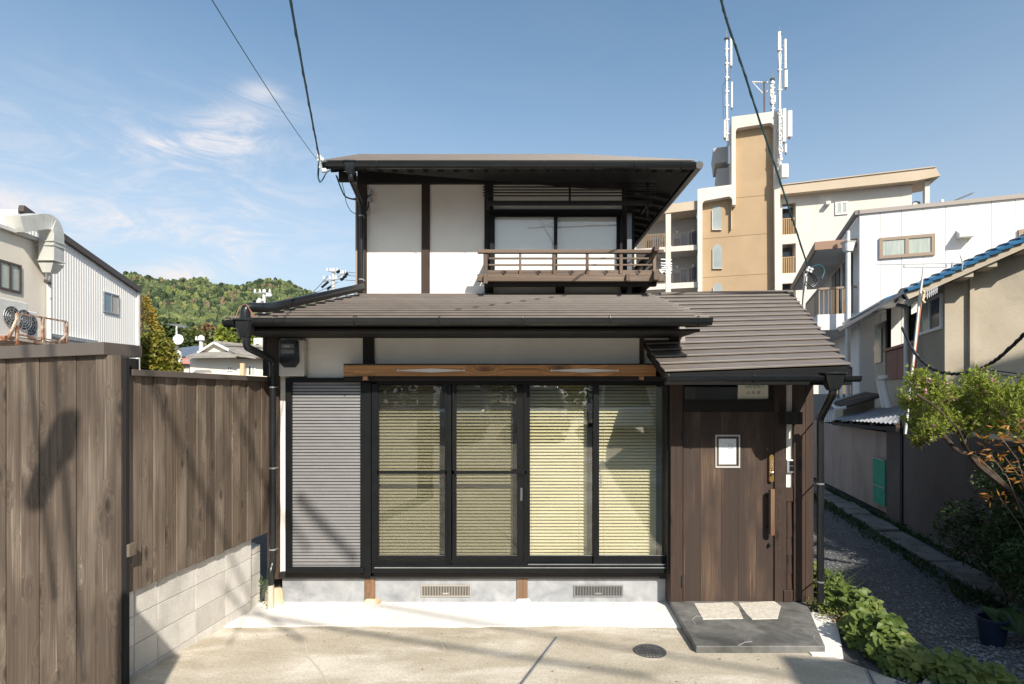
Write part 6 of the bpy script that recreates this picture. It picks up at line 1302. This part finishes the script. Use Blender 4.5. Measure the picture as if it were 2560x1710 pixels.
gt = thing('grass_tuft', 'tuft of thin pale green blades beside the right downpipe', 'plant', (3.17, 5.6, 0)); m = M()
for i in range(26):
    a = V((3.17+rnd.gauss(0, .03), 5.6+rnd.gauss(0, .05), .05)); d = V((rnd.uniform(-.02, .22), rnd.uniform(-.1, .1), rnd.uniform(.25, .42))); w_ = V((0, .004, 0)) if i % 2 else V((.004, 0, 0)); k = len(m.v); m.v += [a-w_, a+w_, a+d*.6+w_, a+d*.6-w_, a+d+V((.05, 0, -.03))]; m.f += [(k, k+1, k+2, k+3), (k+3, k+2, k+4)]
m.build('blades', m_grass, gt)
wl = thing('weed', 'small weed growing in the wall corner beside the downpipe foot', 'plant', P(664, 1500, 5.45)); m = M()
for i in range(46): c = P(660+rnd.uniform(-6, 8), 1500+rnd.uniform(-55, 10), 5.42); m.leaf(c, rnd.uniform(.03, .06), V((rnd.uniform(-1, 1), -.3, rnd.uniform(-.2, 1))), wide=.3)
m.build('leaves', m_grass, wl)
# low grassy tufts along the foot of the sheet fence and between the edging
lg = M()
for i in range(5200):
    y = 4.0+rnd.random()*8.5; s_ = rnd.random(); x = laneR(y)-(.72 if s_ < .55 else .15)+rnd.gauss(0, .10 if s_ < .55 else .06); hh = rnd.uniform(.03, .09); d = V((rnd.gauss(0, .5), rnd.gauss(0, .5), 1)).normalized(); lg.leaf((x, y, gz(y)-.01), hh*(1.5 if y < 6 else 1), d, wide=.25)
lg.build('lane_grass', m_dkleaf, None, kind='stuff', label='dark grass and moss along the edging of the lane')
# flowering shrub leaning in from the right
fs = thing('flowering_shrub', 'flowering shrub with bright green leaves and pink blossoms leaning in from the right', 'shrub', (5.15, 5.0, 0))
sd_ = 5.6
def br(px, py, d=sd_): return P(px, py, d)
m = M(); base = V((5.3, 5.3, .1)); limbs = [[base, br(2600, 1330), br(2530, 1230), br(2440, 1160), br(2415, 1120), br(2390, 1050)], [br(2530, 1230), br(2480, 1180), br(2430, 1135), br(2395, 1130), br(2350, 1078), br(2300, 1060)], [br(2415, 1120), br(2395, 1070, 5.4), br(2330, 1010, 5.3), br(2290, 985, 5.3)], [br(2440, 1160), br(2470, 1090, 5.7), br(2500, 1020, 5.8), br(2540, 960, 5.8)], [br(2390, 1050), br(2420, 1000, 5.8), br(2445, 955, 5.8)], [br(2350, 1078), br(2310, 1110, 5.5), br(2290, 1115, 5.5)]]
for l in limbs:
    k = len(l); r0 = .032 if l is limbs[0] else (.020 if l is limbs[1] else .011); m.tube(smooth_path(l, .1, 3), r0, 6, None); 
m.build('branches', MT('dark shrub bark', (.03, .02, .015), (.09, .065, .045), .9, 18, bump=.006), fs, smooth=True)
m = M(); fl = M(); tw = M()
tips = [(2295, 965, 30), (2340, 985, 38), (2290, 1010, 34), (2385, 1010, 40), (2350, 1045, 34), (2430, 1000, 42), (2440, 960, 30), (2480, 985, 40), (2530, 1000, 40), (2500, 1040, 40), (2450, 1045, 40), (2400, 1065, 34), (2560, 1030, 40), (2540, 1070, 36), (2300, 1065, 26), (2315, 1090, 18), (2330, 1075, 22), (2480, 1070, 34), (2590, 985, 40), (2600, 1060, 50), (2295, 1108, 10)]
for (px, py, r) in tips:
    d0 = sd_+rnd.uniform(-.35, .4); c = br(px, py, d0); R_ = r/F*d0
    for s_ in range(int(r*1.7)):
        q = V((rnd.gauss(0, 1), rnd.gauss(0, 1), rnd.gauss(0, .8))).normalized()*R_*(rnd.random()**.4); e = c+q; dr_ = (q*.8+V((rnd.gauss(0, .4), rnd.gauss(0, .4), .5))).normalized()
        ln = rnd.uniform(.07, .13); tw.tube([e-dr_*ln*.6, e+dr_*ln], .0022, 3)
        for k in range(11):
            p = e+dr_*ln*(k/10*1.4-.4); ld = (dr_*.7+V((rnd.gauss(0, .7), rnd.gauss(0, .7), rnd.gauss(.1, .5)))).normalized(); m.leaf(p, rnd.uniform(.03, .062), ld, wide=.36)
        if rnd.random() < .09:
            p = e+dr_*ln*.6
            for k in range(7): fl.leaf(p+V((rnd.gauss(0, .01), rnd.gauss(0, .01), rnd.gauss(0, .01))), rnd.uniform(.022, .036), wide=.8)
m.build('leaves', LEAF('bright shrub leaf', (.17, .23, .03), (.34, .41, .07), .42, 9), fs, kind='stuff'); tw.build('twigs', m_bark2, fs, kind='stuff'); fl.build('blossoms', LEAF('pink petal', (.45, .22, .27), (.62, .36, .40), .3, 12), fs, kind='stuff')
# nandina with orange young leaves, dark bushes and the bucket in the shade
nd = thing('nandina', 'nandina bush with orange young leaves at the right edge', 'shrub', (4.75, 4.8, 0)); m = M(); st_ = M()
for (px, py, n_) in ((2500, 1090, 16), (2545, 1060, 14), (2510, 1140, 14), (2545, 1165, 14), (2475, 1135, 12), (2545, 1245, 12), (2500, 1245, 10), (2555, 1110, 14), (2570, 1200, 20)):
    c = P(px, py, 4.9); st_.tube([V((4.75, 4.9, .2)), c+V((.15, 0, -.2)), c], .004, 4)
    for k in range(n_): q = V((rnd.gauss(-.04, .07), rnd.gauss(0, .06), rnd.gauss(0, .03))); m.leaf(c+q, rnd.uniform(.05, .085), V((rnd.uniform(-1, .4), rnd.gauss(0, .4), rnd.uniform(-.5, .2))), wide=.26)
m.build('leaves', LEAF('orange young leaf', (.32, .12, .02), (.48, .24, .05), .4, 12), nd, kind='stuff'); st_.build('stems', m_bark2, nd)
def bush(lab, blobs, n, s, mat=m_dkleaf, wide=.35):
    o = thing('dark_shrub', lab, 'shrub', V((blobs[0][0], blobs[0][1], 0)), 'dark shrubs in the shade at the lower right'); m = M()
    for i in range(n):
        x, y, z, r = rnd.choice(blobs); q = V((rnd.gauss(0, 1), rnd.gauss(0, 1), rnd.gauss(0, 1))).normalized()*(rnd.random()**.4)*r; p = V((x, y, z))+q
        if p.z > gz(p.y): m.leaf(p, s*rnd.uniform(.6, 1.3), wide=wide)
    m.build('leaves', mat, o, kind='stuff'); m = M()
    for k in range(7): x, y, z, r = rnd.choice(blobs); m.tube([V((blobs[0][0]+rnd.gauss(0, .05), blobs[0][1], 0)), V((x, y, z))], .008, 4)
    m.build('stems', m_bark2, o)
bush('dark leafy shrub under the flowering branches beside the sheet fence', [(4.95, 5.6, .5, .35), (5.1, 5.5, .9, .38), (4.8, 5.4, .75, .28), (5.2, 5.9, 1.2, .35), (5.0, 6.2, .6, .35)], 5200, .07)
bush('dark leafy shrub at the right edge in front of the sheet fence', [(4.55, 4.7, .35, .32), (4.75, 4.6, .7, .36), (4.45, 4.9, .6, .25), (4.6, 4.3, .35, .35), (4.8, 4.9, 1.05, .3)], 5200, .06)
bush('lowest dark shrub at the bottom right corner', [(4.2, 4.1, .25, .22), (4.35, 3.9, .35, .3), (4.1, 3.75, .25, .2), (4.5, 4.0, .55, .25)], 2600, .07, wide=.5)
m = M(); bl_ = thing('broad_leaf_plant', 'plant with long broad leaves behind the blue bucket', 'plant', (3.98, 4.55, 0))
for (a, d, l) in ((0, V((.5, -.3, .55)), .34), (0, V((.1, -.4, .75)), .3), (0, V((.9, -.2, .3)), .3), (0, V((-.2, .3, .6)), .28)): heart(m, (4.0, 4.5, .2), l, V((.1, -.6, 1)), d)
m.build('leaves', m_dkleaf, bl_)
bk = thing('bucket', 'dark blue plastic bucket in the shade at the lower right', 'bucket', (3.9, 4.62, gz(4.62))); bz0 = gz(4.62); m = M(); cr_ = lambda r, z: [V((3.9+r*math.cos(k*math.pi/10), 4.62+r*math.sin(k*math.pi/10), z)) for k in range(20)]
m.loft([cr_(.08, bz0), cr_(.105, bz0+.2), cr_(.113, bz0+.2), cr_(.113, bz0+.215), cr_(.1, bz0+.215), cr_(.076, bz0+.02)]); m.build('pail', MT('navy plastic', (.012, .02, .045), None, .4), bk, smooth=True)
# ---------------------------------------------------------------- cables, insulators
def cable(name, lab, pts, r, mat=m_cable, grp=None, n=6, cat='cable'):
    o = M().tube(pts, r, n).build(name, mat, None, smooth=True); tag(o, lab, cat, grp); return o
def sagline(a, b, sag, n=14): a, b = V(a), V(b); return [a.lerp(b, i/n)+V((0, 0, -4*sag*(i/n)*(1-i/n))) for i in range(n+1)]
ia = P(799, 398, 5.85); ib = P(2020, 668, 7.0)
polepos = V((2.2, -9.5, 7.4))
def through(end, px, py, depth, ext=3.2):            # straight run from an anchor through a point of the picture and on towards the street pole
    q = P(px, py, depth); return q+(q-end)*ext
A2 = P(731, -10, 3.4); cable('service_cable', 'thick teal service cable rising from the left eave insulator', sagline(ia, A2+(A2-ia)*1.6, .10), .0085)
cable('service_cable', 'second teal strand twisted with the thick left service cable', [p+V((.008*math.sin(i*2.1), 0, .008*math.cos(i*2.1))) for i, p in enumerate(sagline(ia, A2+(A2-ia)*1.6, .10, 40))], .005)
A3 = P(575, -5, 3.0); cable('telephone_wire', 'thin telephone wire rising steeply left of the thick service cable', sagline(ia+V((-.03, 0, -.0)), A3+(A3-ia)*1.3, .14), .0028)
rc = [ib, P(1982, 550, 6.5), P(1936, 410, 6.0), P(1898, 299, 5.55), P(1856, 168, 5.0), P(1816, 50, 4.55), P(1796, -25, 4.25)]; rc += [rc[-1]+(rc[-1]-rc[-2])*k*3 for k in (1, 2)]
cable('service_cable', 'teal service cable crossing before the stair tower', rc, .010); cable('service_cable', 'lighter strand twisted round the cable before the stair tower', [p+V((.010*math.sin(i*1.7), 0, .008*math.cos(i*1.7))) for i, p in enumerate([rc[j].lerp(rc[j+1], k/6) for j in range(len(rc)-1) for k in range(6)])], .006, MT('pale teal cable', (.06, .16, .17), None, .4))
ins = thing('insulator_set', 'white porcelain insulators and clamps at the left eave corner', 'insulator', ia)
for (x, y, r) in ((797, 391, .022), (801, 397, .026), (806, 399, .02), (796, 401, .018), (800, 418, .017), (808, 427, .022), (812, 426, .022)): m = M(); m.ball(P(x, y, 5.84), r, r, r*1.1, 8, 5); m.build('insulator', m_porc, ins, smooth=True)
m = M(); m.beam(P(797, 388, 5.84), P(805, 425, 5.84), .03, .02); m.beam(P(804, 405, 5.84), P(812, 407, 5.9), .012, .012); m.build('clamp', m_steel, ins)
for i_, (pp_, r_) in enumerate(([[(796, 405), (794, 440), (799, 458), (808, 448), (815, 432), (826, 425)], .006], [[(798, 412), (796, 445), (802, 456), (811, 440), (818, 430)], .005], [[(840, 438), (852, 470), (862, 492), (880, 498), (895, 496)], .0085], [[(850, 438), (861, 480), (866, 510), (878, 530), (896, 537)], .004], [[(843, 440), (855, 480), (870, 497), (895, 501)], .004])):
    m = M(); m.tube(smooth_path([P(a, b, 5.9 if a < 830 else 6.45) for a, b in pp_], .06), r_, 6); m.build('cable_loop', m_cable, ins, smooth=True)
ce = thing('cable_entry', 'pair of white cable entry caps on the upper plaster beside the left post', 'cable cap', P(925, 500, U-.03))
for (x, y) in ((926, 481), (924.5, 498)): 
    m = M(); c = P(x, y, U-.03); m.tube([c+V((0, 0, -.035)), c+V((0, 0, .03))], .028, 10, [.03, .024]); m.build('cap', m_plastic, ce, smooth=True)
m = M(); m.tube(smooth_path([P(905, 497, U-.06), P(917, 494, U-.06), P(926, 486, U-.06)], .04), .006, 6); m.tube(smooth_path([P(922, 505, U-.05), P(921, 515, U-.05), P(916, 528, U-.05)], .04), .008, 6); m.build('lead', m_blackc, ce)
m = M(); c = P(920, 527, U-.03); m.tube([c+V((.018*math.cos(k*.35), 0, .055*math.sin(k*.35))) for k in range(36)], .0025, 4); m.build('wire_coil', m_steel, ce)
# service mast behind the canopy
mast_ = thing('service_mast', 'slim grey service mast with black cable loops behind the canopy roof', 'pole', P(2010, 772, 7.0)); m = M(); m.tube([P(2008, 775, 7.0), P(2014, 685, 7.0)], .022, 8); m.build('pole', m_acw, mast_, smooth=True)
for (a, b) in (((2010, 682), (2032, 672)), ((2013, 690), (2020, 668))): m = M(); m.beam(P(*a, 7), P(*b, 7), .03, .03); m.build('clamp', m_steel, mast_)
for x, y in ((2022, 670), (2029, 673), (2026, 680), (2018, 676)): m = M(); m.ball(P(x, y, 6.97), .02); m.build('insulator', m_porc, mast_, smooth=True)
for pts, r_, mt_ in (([(2028, 668), (2045, 662), (2058, 668), (2061, 680), (2054, 697)], .010, m_cable), ([(2022, 680), (2038, 690), (2044, 704), (2038, 714), (2030, 718)], .010, m_blackc), ([(2020, 682), (2034, 695), (2038, 706), (2028, 716), (2014, 704)], .008, m_blackc), ([(2015, 690), (2008, 740), (2006, 762)], .006, m_blackc)):
    m = M(); m.tube(smooth_path([P(a, b, 6.96) for a, b in pts], .08), r_, 6); m.build('cable_loop', mt_, mast_, smooth=True)
# black spiral wrapped cable in front of the tan house
pts = smooth_path([P(2255, 820, 8.4), P(2284, 882, 8.0), P(2325, 922, 7.7), P(2375, 937, 7.4), P(2440, 930, 7.0), P(2490, 902, 6.6), P(2560, 838, 6.0), P(2680, 700, 5.2)], .25, 5)
cable('wrapped_cable', 'thick black spiral wrapped cable sagging before the tan stucco wall', pts, .018, m_blackc); fine_ = [pts[j].lerp(pts[j+1], k/5) for j in range(len(pts)-1) for k in range(5)]
cable('wrapped_cable', 'black spiral wrap round the sagging cable', [p+V((.02*math.sin(i*.9), 0, .02*math.cos(i*.9))) for i, p in enumerate(fine_)], .007, m_blackc)
for dy in (0, 9): cable('thin_cable', 'thin black cable running level below the wrapped cable, '+('upper one' if dy == 0 else 'lower one'), [P(2450, 922+dy, 7.2), P(2560, 936+dy, 6.6), P(2700, 950+dy, 5.6)], .008, m_blackc)
cable('orange_conduit', 'thin orange conduit running beside the pale antenna pole', [P(2274, 1010, 8.25), P(2286, 900, 8.25), P(2306, 735, 8.3)], .010, MT('orange conduit', (.45, .13, .04), None, .5), cat='conduit')
# ---------------------------------------------------------------- behind and beside the camera: what casts the shadows and stands in the reflections
def toward(p, t): return V(p)+V((.40, -1, .85))*t
# unseen block added at the right, its outline shaped to shade the lane
NB = thing('lane_shade_block', 'unseen brown block added right behind the viewer to shade the lane', 'house', (8, -4, 0))
prof = [(4.2, 0), (4.2, 5.00), (4.6, 5.50), (5.1, 5.42), (5.6, 5.57), (5.85, 5.82), (6.35, 6.4), (7.3, 7.4), (8.2, 7.8), (8.9, 9.3), (10.3, 10.6), (11.3, 11.7), (12.0, 12.2), (15, 12.2), (15, 0)]
m = M(); m.prism([V((x, -2, z)) for x, z in prof], (0, -5, 0)); m.build('wall', m_tan, NB)
m = M(); [m.box(x, x+1.1, -1.99, -1.93, 2.2, 3.3) for x in (6.2, 9, 12)]; m.build('window', m_paned, NB)
# unseen post added at the left, top slanted to shade the block wall
GP = thing('shade_post', 'broad slant topped post added just outside the left of the view to cast shade', 'post', (-1.5, 1.4, .3)); m = M(); m.prism([V((-1.64, 1.4, .25)), V((-1.37, 1.4, .25)), V((-1.37, 1.4, 2.24)), V((-1.355, 1.4, 2.60)), V((-1.634, 1.4, 2.82))], (0, -.12, 0)); m.build('body', m_fence, GP)
# street cables and a splice closure whose shadows fall on the fences
def shadow_line(s1, t1_, s2, t2_, ext=.3): a, b = toward(s1, t1_), toward(s2, t2_); d = b-a; return sagline(a-d*ext, b+d*ext, .02, 8)
def onnear(px, py): return near.p(px, py)
def onfar(px, py): return far.p(px, py)
cable('street_cable', 'street cable behind the viewer, casting the left shadow line on the near fence', shadow_line(onnear(70, 880), 4.4, onnear(100, 1160), 4.2, 1.2), .018, m_blackc, 'street cables')
cable('street_cable', 'street cable behind the viewer, casting the right shadow line on the near fence', shadow_line(onnear(132, 860), 4.5, onnear(170, 1280), 4.3, 1.0), .018, m_blackc, 'street cables')
cable('street_cable', 'street cable behind the viewer, casting the long diagonal shadow on the far fence', shadow_line(onfar(385, 960), 7.0, onfar(540, 1300), 7.6, 2.0), .022, m_blackc, 'street cables')
cable('street_cable', 'street cable behind the viewer, casting the shorter diagonal shadow near the downpipe', shadow_line(onfar(565, 955), 7.6, onfar(668, 1225), 8.0, 1.2), .020, m_blackc, 'street cables')
g1, g2_ = V((-2.1, 5.2, .03)), V((.35, 4.25, .08)); cable('street_cable', 'street cable behind the viewer, casting the shadow across the forecourt', shadow_line(g1, 8.0, g2_, 8.6, .25), .026, m_blackc, 'street cables')
g1, g2_ = V((-.7, 5.3, .03)), V((1.5, 4.25, .08)); cable('street_cable', 'street cable behind the viewer, casting the faint shadow by the drain', shadow_line(g1, 9.0, g2_, 9.6, .3), .020, m_blackc, 'street cables')
sh1, sh2 = P(760, 1268, D), P(872, 1390, D); cable('street_cable', 'street cable behind the viewer, casting the shadow across the shutter', shadow_line(sh1, 7.4, sh2, 7.6, .15), .035, m_blackc, 'street cables')
scl = thing('splice_closure', 'fat black splice closure hanging on the street cables behind the viewer', 'cable joint', toward(onnear(110, 1200), 4.2))
for (a, b, r0) in (((160, 1060), (88, 1250), .085), ((172, 1045), (160, 1135), .075)):
    m = M(); p, q = toward(onnear(*a), 4.2), toward(onnear(*b), 4.2); d = (q-p); m.tube([p-d*.1, p, p+d*.5, q, q+d*.1], r0, 10, [r0*.4, r0, r0*1.05, r0, r0*.4]); m.build('case', m_blackp, scl, smooth=True)
# trees behind the car park, and parked cars, for the window reflections
for (x, y, h, lab) in ((-6, -17, 7, 'left'), (-1.5, -18, 6.4, 'second'), (3, -17.5, 7.2, 'third'), (7.5, -18.5, 6.6, 'fourth'), (12, -17, 7.5, 'right')):
    o = thing('hedge_tree', 'tall green hedge tree behind the parked cars, the %s one of the row' % lab, 'tree', (x, y, 1.7), 'hedge trees behind the parked cars'); m = M()
    for i in range(2600): q = V((rnd.gauss(0, 1), rnd.gauss(0, 1), rnd.gauss(0, 1))).normalized()*(rnd.random()**.33); m.leaf((x+q.x*2.8, y+q.y*1.4, 1.6+h*.42+q.z*h*.5), .34*rnd.uniform(.6, 1.3), wide=.8)
    m.build('crown', LEAF('hedge leaf', (.03, .055, .015), (.10, .15, .03), .3, .8) if 'hedge leaf' not in bpy.data.materials else bpy.data.materials['hedge leaf'], o, kind='stuff'); M().tube([(x, y, 1.6), (x, y, 4)], .15, 6).build('trunk', m_bark2, o)
def car(name, x, y, L_, Wd, Hh, col, lab, van=False):
    z0 = gz(y); o = thing(name, lab, 'car', (x, y, z0), 'cars parked behind the viewer'); mt_ = MT(lab[:20], col, None, .25, spec=.6)
    sect = lambda yy, w, zb, zt, tw: [V((x-w/2, yy, z0+zb)), V((x+w/2, yy, z0+zb)), V((x+w/2, yy, z0+zt*.6)), V((x+tw/2, yy, z0+zt)), V((x-tw/2, yy, z0+zt)), V((x-w/2, yy, z0+zt*.6))]
    hb_ = Hh*.55; m = M(); m.loft([sect(y+L_/2, Wd*.86, .25, hb_*.8, Wd*.8), sect(y+L_/2-.15, Wd, .2, hb_*.92, Wd*.92), sect(y, Wd, .2, hb_, Wd*.96), sect(y-L_/2+.1, Wd, .2, hb_, Wd*.95), sect(y-L_/2, Wd*.9, .28, hb_*.9, Wd*.85)]); m.build('body', mt_, o, bevel=.04, smooth=True)
    f = .42 if van else .22; m = M(); a_, b_2 = y+L_*(f), y-L_*(.47 if van else .4); q = lambda yy, zz, w: [V((x-w/2, yy, z0+zz)), V((x+w/2, yy, z0+zz))]
    B1 = q(a_, hb_-.02, Wd*.93)+q(b_2, hb_-.02, Wd*.93)[::-1]; T1 = q(a_-L_*.12, Hh-.06, Wd*.76)+q(b_2+.12, Hh-.06, Wd*.76)[::-1]; m.hexa(B1, T1); m.build('windows', m_paned, o); m = M(); m.hexa([p+V((0, 0, .0)) for p in T1], [p+V((0, 0, .07)) for p in T1]); m.build('roof', mt_, o, bevel=.03)
    for sx in (-1, 1):
        m = M(); m.beam(B1[0 if sx < 0 else 1]+V((0, .01, 0)), T1[0 if sx < 0 else 1]+V((0, .01, 0)), .06, .05); m.build('pillar', mt_, o); m = M(); c = V((x+sx*(Wd/2-.2), y+L_/2-.03, z0+hb_*.72)); m.ball(c, .13, .06, .07); m.build('headlight', m_chrome, o, smooth=True); m = M(); c = V((x+sx*(Wd/2+.09), y+L_*.22, z0+hb_+.08)); m.ball(c, .09, .06, .06); m.build('mirror', mt_, o)
        for fy in (.3, -.3): m = M(); c = V((x+sx*(Wd/2-.1), y+L_*fy, z0+.30)); m.tube([c-V((.1*sx, 0, 0)), c+V((.1*sx, 0, 0))], .30, 16); w_ = m.build('wheel', m_blackp, o, smooth=True); m = M(); m.tube([c+V((.1*sx, 0, 0)), c+V((.11*sx, 0, 0))], .18, 12); m.build('rim', m_steel, w_)
    m = M(); m.box(x-.17, x+.17, y+L_/2, y+L_/2+.012, z0+.38, z0+.55); m.build('number_plate', m_porc, o); return o
car('van', 3.45, -7.4, 4.0, 1.62, 1.66, (.70, .71, .72), 'white boxy van parked behind the viewer', True)
car('parked_car', .9, -7.6, 4.2, 1.66, 1.42, (.32, .33, .34), 'grey hatchback parked left of the van')
car('parked_car', -1.6, -7.4, 4.2, 1.66, 1.42, (.25, .36, .45), 'pale blue hatchback parked left of the grey car')
car('parked_car', 6.1, -8.0, 4.2, 1.66, 1.42, (.05, .05, .055), 'black car parked right of the van')
